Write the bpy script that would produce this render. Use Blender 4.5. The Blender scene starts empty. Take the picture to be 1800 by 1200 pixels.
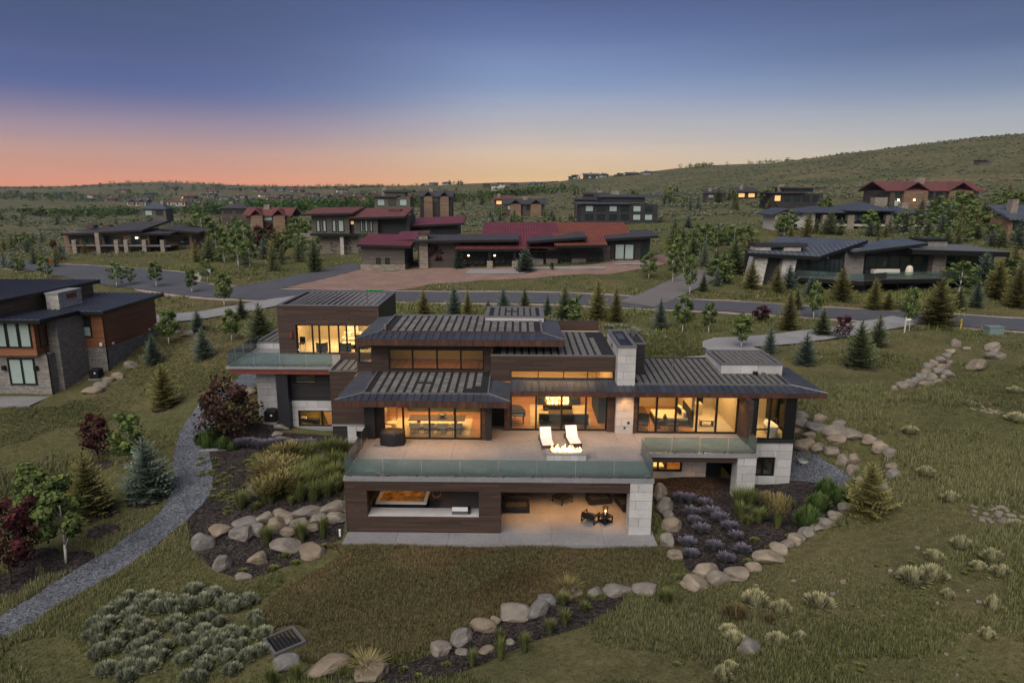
import bpy, bmesh, math, random
import numpy as np
from mathutils import Vector, Matrix, noise as mnoise
from mathutils.geometry import delaunay_2d_cdt
R = math.radians
random.seed(7); rng = np.random.default_rng(7)
scene = bpy.context.scene
COL = scene.collection

# ------------------------------------------------------------------ camera
CAM_F, CAM_H = 1200.0, 19.7
PITCH, YAW, ROLL = R(12.4), R(0.45), R(0.3)
_fw = np.array([-math.sin(YAW)*math.cos(PITCH), math.cos(YAW)*math.cos(PITCH), -math.sin(PITCH)])
_r0 = np.array([math.cos(YAW), math.sin(YAW), 0.0]); _u0 = np.cross(_r0, _fw)
_cr = _r0*math.cos(ROLL)+_u0*math.sin(ROLL); _cu = -_r0*math.sin(ROLL)+_u0*math.cos(ROLL)
cam_data = bpy.data.cameras.new('camera'); cam = bpy.data.objects.new('camera', cam_data); COL.objects.link(cam)
cam_data.sensor_width = 36.0; cam_data.lens = 24.0; cam_data.clip_start = 0.5; cam_data.clip_end = 20000
cam.matrix_world = Matrix(((_cr[0], _cu[0], -_fw[0], 0), (_cr[1], _cu[1], -_fw[1], 0), (_cr[2], _cu[2], -_fw[2], CAM_H), (0, 0, 0, 1)))
scene.camera = cam

# ------------------------------------------------------------------ sky, sun, exposure
HAZE = 0.00006
SUN_EL, SUN_AZ = 48.0, 205.0       # soft light that comes from the open sky behind the camera
world = bpy.data.worlds.new('World'); scene.world = world; world.use_nodes = True
wn = world.node_tree; wn.nodes.clear()
def wnode(t, **k):
    n = wn.nodes.new(t)
    for a, b in k.items(): setattr(n, a, b)
    return n
w_out = wnode('ShaderNodeOutputWorld'); w_bg = wnode('ShaderNodeBackground')
w_tc = wnode('ShaderNodeTexCoord'); w_sep = wnode('ShaderNodeSeparateXYZ')
wn.links.new(w_tc.outputs['Generated'], w_sep.inputs[0])
def srgb(r, g, b):
    f = lambda c: (c/255/12.92) if c/255 <= 0.04045 else ((c/255+0.055)/1.055)**2.4
    return (f(r), f(g), f(b), 1.0)
def wramp(stops):
    n = wnode('ShaderNodeValToRGB'); cr = n.color_ramp
    cr.interpolation = 'CARDINAL'
    while len(cr.elements) < len(stops): cr.elements.new(0.5)
    for e, (p, c) in zip(cr.elements, stops): e.position = p; e.color = srgb(*c)
    return n
# elevation (sine of it) runs three ramps: the afterglow, the pale sky beside it and the calm rest of the sky
glow = wramp([(0.000, (246, 152, 110)), (0.025, (220, 154, 127)), (0.057, (180, 146, 146)), (0.111, (106, 109, 151)), (0.162, (80, 90, 134)), (0.212, (69, 81, 118)), (0.5, (58, 68, 104)), (1.0, (56, 66, 100))])
pale = wramp([(0.0, (255, 208, 140)), (0.03, (234, 197, 152)), (0.067, (204, 188, 178)), (0.13, (148, 161, 190)), (0.19, (110, 127, 171)), (0.25, (80, 94, 139)), (0.5, (58, 68, 104)), (1.0, (56, 66, 100))])
calm = wramp([(0.000, (216, 204, 176)), (0.025, (210, 202, 182)), (0.056, (188, 187, 182)), (0.109, (142, 153, 173)), (0.160, (100, 116, 151)), (0.210, (80, 94, 130)), (0.420, (58, 68, 104)), (1.0, (56, 66, 100))])
w_dot = wnode('ShaderNodeVectorMath', operation='DOT_PRODUCT')
w_dot.inputs[1].default_value = (-0.58, 0.815, 0)
wn.links.new(w_tc.outputs['Generated'], w_dot.inputs[0])
def w_range(a, b):
    n = wnode('ShaderNodeMapRange', interpolation_type='SMOOTHSTEP'); n.inputs['From Min'].default_value = a; n.inputs['From Max'].default_value = b
    wn.links.new(w_dot.outputs['Value'], n.inputs['Value']); return n.outputs[0]
for n in (glow, pale, calm): wn.links.new(w_sep.outputs['Z'], n.inputs[0])
w_m1 = wnode('ShaderNodeMix', data_type='RGBA'); wn.links.new(w_range(0.30, 0.84), w_m1.inputs['Factor']); wn.links.new(calm.outputs[0], w_m1.inputs[6]); wn.links.new(pale.outputs[0], w_m1.inputs[7])
w_mix = wnode('ShaderNodeMix', data_type='RGBA'); wn.links.new(w_range(0.80, 1.0), w_mix.inputs['Factor']); wn.links.new(w_m1.outputs[2], w_mix.inputs[6]); wn.links.new(glow.outputs[0], w_mix.inputs[7])
w_sky = wnode('ShaderNodeTexSky', sky_type='NISHITA', sun_disc=False)
w_sky.sun_elevation = R(SUN_EL); w_sky.sun_rotation = R(SUN_AZ); w_sky.air_density = 1.0; w_sky.dust_density = 1.0
w_skm = wnode('ShaderNodeMix', data_type='RGBA', blend_type='ADD'); w_skm.inputs['Factor'].default_value = 0.004
wn.links.new(w_mix.outputs[2], w_skm.inputs[6]); wn.links.new(w_sky.outputs[0], w_skm.inputs[7])
# faint streaks of high cloud
w_map = wnode('ShaderNodeMapping'); w_map.inputs['Scale'].default_value = (1.2, 1.2, 14.0)
w_noi = wnode('ShaderNodeTexNoise'); w_noi.inputs['Scale'].default_value = 2.2; w_noi.inputs['Detail'].default_value = 5
w_str = wnode('ShaderNodeMapRange'); w_str.inputs['From Min'].default_value = 0.3; w_str.inputs['From Max'].default_value = 0.75
w_str.inputs['To Min'].default_value = 0.97; w_str.inputs['To Max'].default_value = 1.05
wn.links.new(w_tc.outputs['Generated'], w_map.inputs[0]); wn.links.new(w_map.outputs[0], w_noi.inputs['Vector'])
wn.links.new(w_noi.outputs[0], w_str.inputs['Value'])
w_mul = wnode('ShaderNodeVectorMath', operation='SCALE')
wn.links.new(w_skm.outputs[2], w_mul.inputs[0]); wn.links.new(w_str.outputs[0], w_mul.inputs['Scale'])
wn.links.new(w_mul.outputs[0], w_bg.inputs['Color'])
w_bg.inputs['Strength'].default_value = 0.70
wn.links.new(w_bg.outputs[0], w_out.inputs[0])
sun_data = bpy.data.lights.new('sun', 'SUN'); sun = bpy.data.objects.new('sun', sun_data); COL.objects.link(sun)
sun_data.energy = 2.6; sun_data.angle = R(70); sun_data.color = (1.0, 0.93, 0.86)
_sd = Vector((math.sin(R(SUN_AZ))*math.cos(R(SUN_EL)), math.cos(R(SUN_AZ))*math.cos(R(SUN_EL)), math.sin(R(SUN_EL))))
sun.rotation_euler = _sd.to_track_quat('Z', 'Y').to_euler()
vs = scene.view_settings
vs.view_transform = 'Standard'; vs.look = 'None'; vs.exposure = 0.5; vs.gamma = 1.0; vs.use_curve_mapping = False
scene.cycles.use_denoising = True
scene.cycles.max_bounces = 7; scene.cycles.transparent_max_bounces = 16
scene.cycles.diffuse_bounces = 3; scene.cycles.glossy_bounces = 3; scene.cycles.caustics_reflective = False; scene.cycles.caustics_refractive = False
scene.cycles.sample_clamp_indirect = 4.0

# ------------------------------------------------------------------ pixels of the photograph (1800 x 1200) to points
CAMP = np.array([0, 0, CAM_H])
def ray(px, py): return _fw+_cr*(px-900)/CAM_F-_cu*(py-600)/CAM_F
def at_z(px, py, z): d = ray(px, py); return CAMP+d*((z-CAM_H)/d[2])
def at_y(px, py, y): d = ray(px, py); return CAMP+d*(y/d[1])
def PX(px, y, py=750): return float(at_y(px, py, y)[0])       # world x of a pixel column on the plane Y = y
def PZ(py, y, px=900): return float(at_y(px, py, y)[2])       # world z of a pixel row on the plane Y = y

# ------------------------------------------------------------------ object helpers
ORIG = {}
def tag(o, label=None, cat=None, group=None, kind=None):
    if label: o['label'] = label
    if cat: o['category'] = cat
    if group: o['group'] = group
    if kind: o['kind'] = kind
    return o
def thing(name, label, cat, loc=(0, 0, 0), rz=0.0, group=None):
    o = bpy.data.objects.new(name, None); COL.objects.link(o)
    o.empty_display_size = 0.3
    o.location = loc; o.rotation_euler = (0, 0, rz)
    ORIG[o.name] = Vector((0, 0, 0))
    return tag(o, label, cat, group)
def wthing(name, label, cat, loc, group=None):     # its parts are given in world coordinates
    o = thing(name, label, cat, loc, 0, group); ORIG[o.name] = Vector(loc); return o
def put(name, me, parent=None, loc=(0, 0, 0), rz=0.0, sc=None):
    o = bpy.data.objects.new(name, me); COL.objects.link(o)
    o.location = loc; o.rotation_euler = (0, 0, rz)
    if sc is not None: o.scale = sc
    if parent is not None: o.parent = parent; ORIG[o.name] = ORIG.get(parent.name, Vector())
    else: ORIG[o.name] = Vector()
    return o
class MB:
    def __init__(s): s.v = []; s.f = []; s.m = []
    def add(s, vs, fs, m=0):
        b = len(s.v); s.v += [tuple(p) for p in vs]; s.f += [tuple(b+i for i in f) for f in fs]; s.m += [m]*len(fs); return s
    def box(s, x0, x1, y0, y1, z0, z1, m=0):
        x0, x1 = min(x0, x1), max(x0, x1); y0, y1 = min(y0, y1), max(y0, y1); z0, z1 = min(z0, z1), max(z0, z1)
        return s.add([(x0,y0,z0),(x1,y0,z0),(x1,y1,z0),(x0,y1,z0),(x0,y0,z1),(x1,y0,z1),(x1,y1,z1),(x0,y1,z1)],
                     [(0,3,2,1),(4,5,6,7),(0,1,5,4),(1,2,6,5),(2,3,7,6),(3,0,4,7)], m)
    def hexa(s, bot, top, m=0):        # any four bottom and four top corners, both counter-clockwise from above
        return s.add(list(bot)+list(top), [(0,3,2,1),(4,5,6,7),(0,1,5,4),(1,2,6,5),(2,3,7,6),(3,0,4,7)], m)
    def prism(s, poly, z0, z1, m=0):   # poly counter-clockwise in xy
        n = len(poly)
        return s.add([(x,y,z0) for x,y in poly]+[(x,y,z1) for x,y in poly],
                     [tuple(range(n-1,-1,-1)), tuple(range(n,2*n))]+[(i,(i+1)%n,n+(i+1)%n,n+i) for i in range(n)], m)
    def yprism(s, poly, x0, x1, m=0):  # poly in (y, z), extruded along x
        n = len(poly)
        return s.add([(x0,y,z) for y,z in poly]+[(x1,y,z) for y,z in poly],
                     [tuple(range(n)), tuple(range(2*n-1,n-1,-1))]+[(i,n+i,n+(i+1)%n,(i+1)%n) for i in range(n)], m)
    def xprism(s, poly, y0, y1, m=0):  # poly in (x, z), extruded along y
        n = len(poly)
        return s.add([(x,y0,z) for x,z in poly]+[(x,y1,z) for x,z in poly],
                     [tuple(range(n-1,-1,-1)), tuple(range(n,2*n))]+[(i,(i+1)%n,n+(i+1)%n,n+i) for i in range(n)], m)
    def cone(s, p, q, r0, r1, n=8, m=0):
        p = Vector(p); q = Vector(q); d = (q-p).normalized()
        a = d.orthogonal().normalized(); b = d.cross(a)
        vs = []
        for c, r in ((p, r0), (q, r1)):
            for i in range(n):
                t = 2*math.pi*i/n; vs.append(c+a*(r*math.cos(t))+b*(r*math.sin(t)))
        return s.add(vs, [tuple(range(n-1,-1,-1)), tuple(range(n,2*n))]+[(i,(i+1)%n,n+(i+1)%n,n+i) for i in range(n)], m)
    def tube(s, pts, r, n=6, m=0):
        for a, b in zip(pts[:-1], pts[1:]): s.cone(a, b, r, r, n, m)
        return s
    def lathe(s, prof, c=(0,0,0), n=16, m=0):  # prof: (radius, z)
        vs = []; fs = []
        for r, z in prof:
            for i in range(n):
                t = 2*math.pi*i/n; vs.append((c[0]+r*math.cos(t), c[1]+r*math.sin(t), c[2]+z))
        for k in range(len(prof)-1):
            for i in range(n): fs.append((k*n+i, k*n+(i+1)%n, (k+1)*n+(i+1)%n, (k+1)*n+i))
        fs.append(tuple(range(n-1,-1,-1))); fs.append(tuple((len(prof)-1)*n+i for i in range(n)))
        return s.add(vs, fs, m)
    def mesh(s, name, mats, smooth=False, off=None):
        me = bpy.data.meshes.new(name)
        vs = s.v if off is None else [(x-off[0], y-off[1], z-off[2]) for x, y, z in s.v]
        me.from_pydata(vs, [], s.f)
        if not isinstance(mats, (list, tuple)): mats = [mats]
        for m in mats: me.materials.append(m)
        if len(mats) > 1: me.polygons.foreach_set('material_index', s.m)
        if smooth: me.polygons.foreach_set('use_smooth', [True]*len(s.f))
        me.update(); return me
    def build(s, name, mats, parent=None, smooth=False, bevel=0.0, kind=None):
        off = ORIG.get(parent.name) if parent is not None else None
        o = put(name, s.mesh(name, mats, smooth, off), parent)
        if bevel:
            b = o.modifiers.new('bevel', 'BEVEL'); b.width = bevel; b.segments = 2; b.limit_method = 'ANGLE'
        if kind: o['kind'] = kind
        return o
def B(name, mat, parent, x0, x1, y0, y1, z0, z1, bevel=0.0):
    return MB().box(x0, x1, y0, y1, z0, z1).build(name, mat, parent, bevel=bevel)
def copy_tree(o, parent=None):
    c = o.copy(); COL.objects.link(c); c.parent = parent
    for ch in o.children: copy_tree(ch, c)
    return c

# ------------------------------------------------------------------ materials
def new_mat(name):
    m = bpy.data.materials.new(name); m.use_nodes = True
    nt = m.node_tree; nt.nodes.clear()
    out = nt.nodes.new('ShaderNodeOutputMaterial'); p = nt.nodes.new('ShaderNodeBsdfPrincipled')
    nt.links.new(p.outputs[0], out.inputs[0])
    return m, nt, p, out
def N(nt, t, ins=None, **k):
    n = nt.nodes.new(t)
    for a, b in k.items(): setattr(n, a, b)
    for a, b in (ins or {}).items():
        if isinstance(b, bpy.types.NodeSocket): nt.links.new(b, n.inputs[a])
        else: n.inputs[a].default_value = b
    return n
def ramp(nt, fac, stops, interp='LINEAR'):
    n = nt.nodes.new('ShaderNodeValToRGB'); cr = n.color_ramp; cr.interpolation = interp
    while len(cr.elements) < len(stops): cr.elements.new(0.5)
    for e, (p, c) in zip(cr.elements, stops): e.position = p; e.color = tuple(c)+(1.0,) if len(c) == 3 else c
    nt.links.new(fac, n.inputs[0]); return n.outputs[0]
def mixc(nt, fac, a, b, mode='MIX'):
    n = nt.nodes.new('ShaderNodeMix'); n.data_type = 'RGBA'; n.blend_type = mode
    for s, v in ((0, fac), (6, a), (7, b)):
        if isinstance(v, bpy.types.NodeSocket): nt.links.new(v, n.inputs[s])
        else: n.inputs[s].default_value = v if s == 0 else (tuple(v)+(1.0,) if len(v) == 3 else v)
    return n.outputs[2]
def tc(nt, kind='Object', scale=(1, 1, 1)):
    t = nt.nodes.new('ShaderNodeTexCoord'); mp = nt.nodes.new('ShaderNodeMapping'); mp.inputs['Scale'].default_value = scale
    nt.links.new(t.outputs[kind], mp.inputs[0]); return mp.outputs[0]
def geo_pos(nt, scale=(1, 1, 1)):
    t = nt.nodes.new('ShaderNodeNewGeometry'); mp = nt.nodes.new('ShaderNodeMapping'); mp.inputs['Scale'].default_value = scale
    nt.links.new(t.outputs['Position'], mp.inputs[0]); return mp.outputs[0]
def noise(nt, vec, scale, detail=4, rough=0.55):
    return N(nt, 'ShaderNodeTexNoise', {'Vector': vec, 'Scale': scale, 'Detail': detail, 'Roughness': rough}).outputs[0]
def bump(nt, p, h, strength=0.3, dist=0.02):
    b = N(nt, 'ShaderNodeBump', {'Height': h, 'Strength': strength, 'Distance': dist}); nt.links.new(b.outputs[0], p.inputs['Normal'])
def grain(name, col, rough=0.7, metal=0.0, var=0.25, scale=3.0, stretch=(1, 1, 1), bmp=0.15, bd=0.01, obj_random=0.0, spec=0.4):
    """One base colour, broken up by two noises (and by a random value per object)."""
    m, nt, p, out = new_mat(name)
    v = geo_pos(nt, stretch)
    n1 = noise(nt, v, scale, 6); n2 = noise(nt, v, scale*9, 3)
    mx = N(nt, 'ShaderNodeMath', {0: n1, 1: n2}, operation='ADD').outputs[0]
    lo = tuple(c*(1-var) for c in col); hi = tuple(min(1, c*(1+var)) for c in col)
    c = ramp(nt, N(nt, 'ShaderNodeMath', {0: mx, 1: 0.5}, operation='MULTIPLY').outputs[0], [(0.32, lo), (0.68, hi)])
    if obj_random:
        oi = N(nt, 'ShaderNodeObjectInfo')
        s = N(nt, 'ShaderNodeMapRange', {'Value': oi.outputs['Random'], 'To Min': 1-obj_random, 'To Max': 1+obj_random}).outputs[0]
        sc = N(nt, 'ShaderNodeVectorMath', {0: c, 'Scale': s}, operation='SCALE'); c = sc.outputs[0]
    nt.links.new(c, p.inputs['Base Color'])
    p.inputs['Roughness'].default_value = rough; p.inputs['Metallic'].default_value = metal
    p.inputs['Specular IOR Level'].default_value = spec
    if bmp: bump(nt, p, n2, bmp, bd)
    return m
def boards(name, col, pitch=0.14, length=3.2, axis='z', rough=0.62, var=0.3):
    """Stained boards: grooves every pitch metres, every board its own shade, grain along the board."""
    m, nt, p, out = new_mat(name)
    g = N(nt, 'ShaderNodeNewGeometry'); s = N(nt, 'ShaderNodeSeparateXYZ', {0: g.outputs['Position']})
    along = N(nt, 'ShaderNodeMath', {0: s.outputs['X'], 1: s.outputs['Y']}, operation='ADD').outputs[0]
    up = s.outputs['Z']
    if axis == 'x': along, up = s.outputs['Z'], along
    if axis == 'floor': along, up = s.outputs['X'], s.outputs['Y']
    rowf = N(nt, 'ShaderNodeMath', {0: up, 1: 1/pitch}, operation='MULTIPLY').outputs[0]
    row = N(nt, 'ShaderNodeMath', {0: rowf}, operation='FLOOR').outputs[0]
    fr = N(nt, 'ShaderNodeMath', {0: rowf}, operation='FRACT').outputs[0]
    sh = N(nt, 'ShaderNodeMath', {0: row, 1: 1.37}, operation='MULTIPLY').outputs[0]
    al = N(nt, 'ShaderNodeMath', {0: along, 1: 1/length}, operation='MULTIPLY').outputs[0]
    al = N(nt, 'ShaderNodeMath', {0: al, 1: sh}, operation='ADD').outputs[0]
    cell = N(nt, 'ShaderNodeCombineXYZ', {0: row, 1: N(nt, 'ShaderNodeMath', {0: al}, operation='FLOOR').outputs[0]})
    rnd = N(nt, 'ShaderNodeTexWhiteNoise', {'Vector': cell.outputs[0]}, noise_dimensions='2D').outputs[0]
    gv = N(nt, 'ShaderNodeCombineXYZ', {0: N(nt, 'ShaderNodeMath', {0: along, 1: 0.9}, operation='MULTIPLY').outputs[0], 1: rowf, 2: N(nt, 'ShaderNodeMath', {0: rnd, 1: 9.0}, operation='MULTIPLY').outputs[0]}).outputs[0]
    gn = noise(nt, gv, 3.0, 6, 0.65)
    f = N(nt, 'ShaderNodeMath', {0: rnd, 1: gn}, operation='ADD').outputs[0]
    f = N(nt, 'ShaderNodeMath', {0: f, 1: 0.5}, operation='MULTIPLY').outputs[0]
    c = ramp(nt, f, [(0.2, tuple(x*(1-var) for x in col)), (0.8, tuple(x*(1+var) for x in col))])
    gro = N(nt, 'ShaderNodeMath', {0: fr, 1: 0.09}, operation='LESS_THAN').outputs[0]
    c = mixc(nt, gro, c, tuple(x*0.35 for x in col))
    nt.links.new(c, p.inputs['Base Color']); p.inputs['Roughness'].default_value = rough; p.inputs['Specular IOR Level'].default_value = 0.3
    hgt = N(nt, 'ShaderNodeMath', {0: 1.0, 1: gro}, operation='SUBTRACT').outputs[0]
    hgt = N(nt, 'ShaderNodeMath', {0: hgt, 1: N(nt, 'ShaderNodeMath', {0: gn, 1: 0.25}, operation='MULTIPLY').outputs[0]}, operation='ADD').outputs[0]
    bump(nt, p, hgt, 0.5, 0.012)
    return m
def emit(name, col, strength, noise_scale=0.0):
    m, nt, p, out = new_mat(name)
    p.inputs['Base Color'].default_value = tuple(col)+(1,)
    p.inputs['Emission Color'].default_value = tuple(col)+(1,); p.inputs['Emission Strength'].default_value = strength
    return m
def glass(name, tint=(0.93, 0.96, 0.95), refl=0.08, dirt=0.0, dcol=(0.5, 0.6, 0.55), ior=1.5):
    """A thin pane: clear or tinted see-through plus a mirror-like reflection that grows at grazing angles."""
    m, nt, p, out = new_mat(name); nt.nodes.remove(p)
    tr = N(nt, 'ShaderNodeBsdfTransparent', {'Color': tuple(tint)+(1,)})
    gl = N(nt, 'ShaderNodeBsdfGlossy', {'Color': (0.95, 1, 1, 1), 'Roughness': 0.02})
    fr = N(nt, 'ShaderNodeFresnel', {'IOR': ior}).outputs[0]
    fac = N(nt, 'ShaderNodeMath', {0: fr, 1: refl}, operation='ADD', use_clamp=True).outputs[0]
    base = tr.outputs[0]
    if dirt:
        df = N(nt, 'ShaderNodeBsdfDiffuse', {'Color': tuple(dcol)+(1,)})
        base = N(nt, 'ShaderNodeMixShader', {0: dirt, 1: tr.outputs[0], 2: df.outputs[0]}).outputs[0]
    mx = N(nt, 'ShaderNodeMixShader', {0: fac, 1: base, 2: gl.outputs[0]})
    nt.links.new(mx.outputs[0], out.inputs[0]); return m
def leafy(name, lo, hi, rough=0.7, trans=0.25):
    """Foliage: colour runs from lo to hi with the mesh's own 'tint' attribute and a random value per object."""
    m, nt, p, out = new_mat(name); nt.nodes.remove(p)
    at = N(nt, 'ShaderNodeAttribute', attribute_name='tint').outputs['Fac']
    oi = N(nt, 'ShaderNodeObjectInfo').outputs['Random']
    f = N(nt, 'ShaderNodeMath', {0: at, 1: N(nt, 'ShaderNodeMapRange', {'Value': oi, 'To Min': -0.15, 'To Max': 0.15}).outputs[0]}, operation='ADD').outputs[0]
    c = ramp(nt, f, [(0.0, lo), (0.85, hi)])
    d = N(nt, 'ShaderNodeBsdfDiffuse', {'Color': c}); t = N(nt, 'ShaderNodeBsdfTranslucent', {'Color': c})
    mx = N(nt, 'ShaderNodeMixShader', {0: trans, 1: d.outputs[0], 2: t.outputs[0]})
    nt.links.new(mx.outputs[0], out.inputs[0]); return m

M = {}
M['siding'] = boards('stained_siding', (0.064, 0.040, 0.030), 0.14)
M['siding_grey'] = boards('charcoal_siding', (0.030, 0.027, 0.027), 0.16)
M['panel'] = grain('dark_metal_panel', (0.030, 0.032, 0.038), 0.45, 0.3, 0.2, 1.5)
M['fascia'] = None
M['stone'] = grain('pale_stone', (0.45, 0.435, 0.42), 0.8, 0, 0.16, 1.6, bmp=0.25, bd=0.01, obj_random=0.12)
M['joint'] = grain('mortar', (0.16, 0.15, 0.14), 0.9)
M['concrete'] = grain('concrete', (0.215, 0.21, 0.21), 0.75, 0, 0.2, 0.55, bmp=0.08, obj_random=0.04)
M['concrete_edge'] = grain('concrete_edge', (0.23, 0.23, 0.235), 0.75, 0, 0.2, 0.9)
M['seam'] = grain('dark_zinc', (0.062, 0.068, 0.085), 0.42, 0.35, 0.25, 0.8, bmp=0.05, obj_random=0.18)
M['flashing'] = grain('grey_flashing', (0.20, 0.19, 0.185), 0.45, 0.5, 0.25, 1.2)
M['membrane'] = grain('roof_membrane', (0.014, 0.014, 0.016), 0.85, 0, 0.3, 2)
M['paver'] = grain('roof_paver', (0.15, 0.144, 0.136), 0.85, 0, 0.3, 2.5, bmp=0.2, obj_random=0.22)
M['frame'] = grain('black_frame', (0.012, 0.012, 0.012), 0.4, 0.2, 0.1, 4, bmp=0)
M['glass'] = glass('window_glass', (0.90, 0.93, 0.90), 0.03)
M['rail_glass'] = glass('railing_glass', (0.74, 0.86, 0.85), 0.05, 0.10, (0.34, 0.44, 0.43))
M['steel'] = grain('steel', (0.24, 0.24, 0.25), 0.4, 0.9, 0.1, 6)
M['black'] = grain('black_matte', (0.012, 0.012, 0.013), 0.6, 0, 0.3, 3)
M['cover'] = grain('black_cover', (0.014, 0.013, 0.013), 0.55, 0, 0.4, 2.5, bmp=0.3, bd=0.04)
M['white'] = grain('white_fabric', (0.78, 0.76, 0.75), 0.9, 0, 0.06, 5, bmp=0.1)
M['cream'] = grain('cream_plaster', (0.56, 0.46, 0.32), 0.85, 0, 0.05, 2, bmp=0)
M['ceiling'] = boards('wood_ceiling', (0.34, 0.20, 0.10), 0.12, 3, 'floor', 0.6, 0.25)
M['oak'] = boards('oak_floor', (0.40, 0.205, 0.085), 0.19, 2.4, 'floor', 0.42, 0.28)
M['walnut'] = grain('walnut', (0.045, 0.025, 0.015), 0.65, 0, 0.35, 1.5, (0.6, 4, 4))
M['fabric_dark'] = grain('charcoal_fabric', (0.03, 0.03, 0.032), 0.9, 0, 0.3, 6)
M['fabric_cream'] = grain('cream_fabric', (0.62, 0.55, 0.42), 0.9, 0, 0.1, 6)
M['fabric_tan'] = grain('tan_leather', (0.30, 0.18, 0.09), 0.55, 0, 0.2, 4)
M['rug'] = grain('pale_rug', (0.52, 0.44, 0.31), 0.95, 0, 0.22, 1.4)
M['green_wall'] = grain('dark_tile', (0.06, 0.07, 0.05), 0.3, 0, 0.5, 2)
M['water'] = None
M['boulder'] = None
M['enamel'] = grain('white_enamel', (0.8, 0.8, 0.78), 0.15, 0, 0.03, 3, bmp=0)
M['candle'] = emit('candle_flame', (1.0, 0.62, 0.25), 14)
M['fire'] = emit('fire', (1.0, 0.46, 0.12), 3.5)
M['fire_core'] = emit('fire_core', (1.0, 0.66, 0.26), 5.5)
M['lamp'] = emit('lamp_glow', (1.0, 0.74, 0.42), 10)
M['lamp_soft'] = emit('lamp_glow_soft', (1.0, 0.66, 0.32), 4)
def fascia_mat():
    m, nt, p, out = new_mat('weathered_copper')
    v = geo_pos(nt, (1.4, 1.4, 0.25)); n1 = noise(nt, v, 2.0, 5, 0.7); n2 = noise(nt, geo_pos(nt, (7, 7, 0.6)), 2.0, 4)
    f = N(nt, 'ShaderNodeMath', {0: n1, 1: n2}, operation='ADD').outputs[0]
    c = ramp(nt, N(nt, 'ShaderNodeMath', {0: f, 1: 0.5}, operation='MULTIPLY').outputs[0], [(0.33, (0.030, 0.022, 0.022)), (0.5, (0.085, 0.042, 0.030)), (0.64, (0.17, 0.068, 0.042))])
    nt.links.new(c, p.inputs['Base Color']); p.inputs['Roughness'].default_value = 0.5; p.inputs['Metallic'].default_value = 0.35
    return m
M['fascia'] = fascia_mat()
M['fascia_red'] = grain('red_copper', (0.20, 0.060, 0.042), 0.5, 0.3, 0.3, 1.5, (1, 1, 4))
def boulder_mat():
    m, nt, p, out = new_mat('sandstone_boulder')
    v = tc(nt, 'Object', (1, 1, 1)); oi = N(nt, 'ShaderNodeObjectInfo').outputs['Random']
    n1 = noise(nt, v, 1.3, 6, 0.65); n2 = noise(nt, v, 7.0, 5, 0.6)
    c = ramp(nt, oi, [(0.0, (0.22, 0.175, 0.125)), (0.3, (0.28, 0.24, 0.18)), (0.5, (0.19, 0.185, 0.17)), (0.75, (0.25, 0.20, 0.15)), (1.0, (0.165, 0.17, 0.17))])
    c = mixc(nt, 0.75, c, ramp(nt, n1, [(0.3, (0.45, 0.43, 0.42)), (0.7, (1.3, 1.25, 1.2))]), 'MULTIPLY')
    c = mixc(nt, ramp(nt, n2, [(0.62, (0, 0, 0)), (0.75, (1, 1, 1))]), c, (0.13, 0.12, 0.10))
    nt.links.new(c, p.inputs['Base Color']); p.inputs['Roughness'].default_value = 0.92; bump(nt, p, n2, 0.5, 0.06); return m
M['boulder'] = boulder_mat()
def stack_stone(name, a, b, sx=2.2, sz=7.0):
    """Thin ledge stone laid dry: too fine to pick apart at this distance."""
    m, nt, p, out = new_mat(name)
    g = N(nt, 'ShaderNodeNewGeometry'); s = N(nt, 'ShaderNodeSeparateXYZ', {0: g.outputs['Position']})
    al = N(nt, 'ShaderNodeMath', {0: s.outputs['X'], 1: s.outputs['Y']}, operation='ADD').outputs[0]
    v = N(nt, 'ShaderNodeCombineXYZ', {0: al, 1: s.outputs['Z']}).outputs[0]
    br = N(nt, 'ShaderNodeTexBrick', {'Vector': v, 'Scale': 1.0, 'Mortar Size': 0.012, 'Bias': 0.0, 'Brick Width': 1/sx, 'Row Height': 1/sz, 'Color1': tuple(a)+(1,), 'Color2': tuple(b)+(1,), 'Mortar': tuple(x*0.3 for x in a)+(1,)})
    n = noise(nt, v, 3.0, 5)
    c = mixc(nt, 0.6, br.outputs[0], ramp(nt, n, [(0.3, (0.5, 0.5, 0.5)), (0.7, (1.35, 1.3, 1.25))]), 'MULTIPLY')
    nt.links.new(c, p.inputs['Base Color']); p.inputs['Roughness'].default_value = 0.9
    bump(nt, p, br.outputs['Fac'], -0.4, 0.03); return m
M['ledge'] = stack_stone('ledge_stone', (0.30, 0.28, 0.25), (0.20, 0.19, 0.175), 1.6, 7)
M['ledge_warm'] = stack_stone('warm_ledge_stone', (0.34, 0.29, 0.23), (0.20, 0.175, 0.15), 1.4, 5)
M['ledge_pale'] = stack_stone('pale_ledge_stone', (0.52, 0.50, 0.46), (0.38, 0.36, 0.33), 1.3, 5)
M['cedar'] = boards('cedar_boards', (0.25, 0.105, 0.048), 0.16, 3.0, 'z', 0.6, 0.25)
M['cedar_far'] = boards('cedar_far', (0.20, 0.128, 0.080), 0.4, 4, 'z', 0.6, 0.25)
M['brown_far'] = boards('brown_boards_far', (0.075, 0.060, 0.050), 0.35, 4, 'z', 0.7, 0.25)
M['taupe_far'] = boards('taupe_boards_far', (0.115, 0.100, 0.082), 0.35, 4, 'z', 0.7, 0.2)
M['dark_far'] = boards('dark_boards_far', (0.035, 0.033, 0.034), 0.35, 4, 'z', 0.6, 0.25)
M['white_far'] = grain('pale_stucco', (0.50, 0.46, 0.40), 0.9, 0, 0.1, 0.5)
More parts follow.
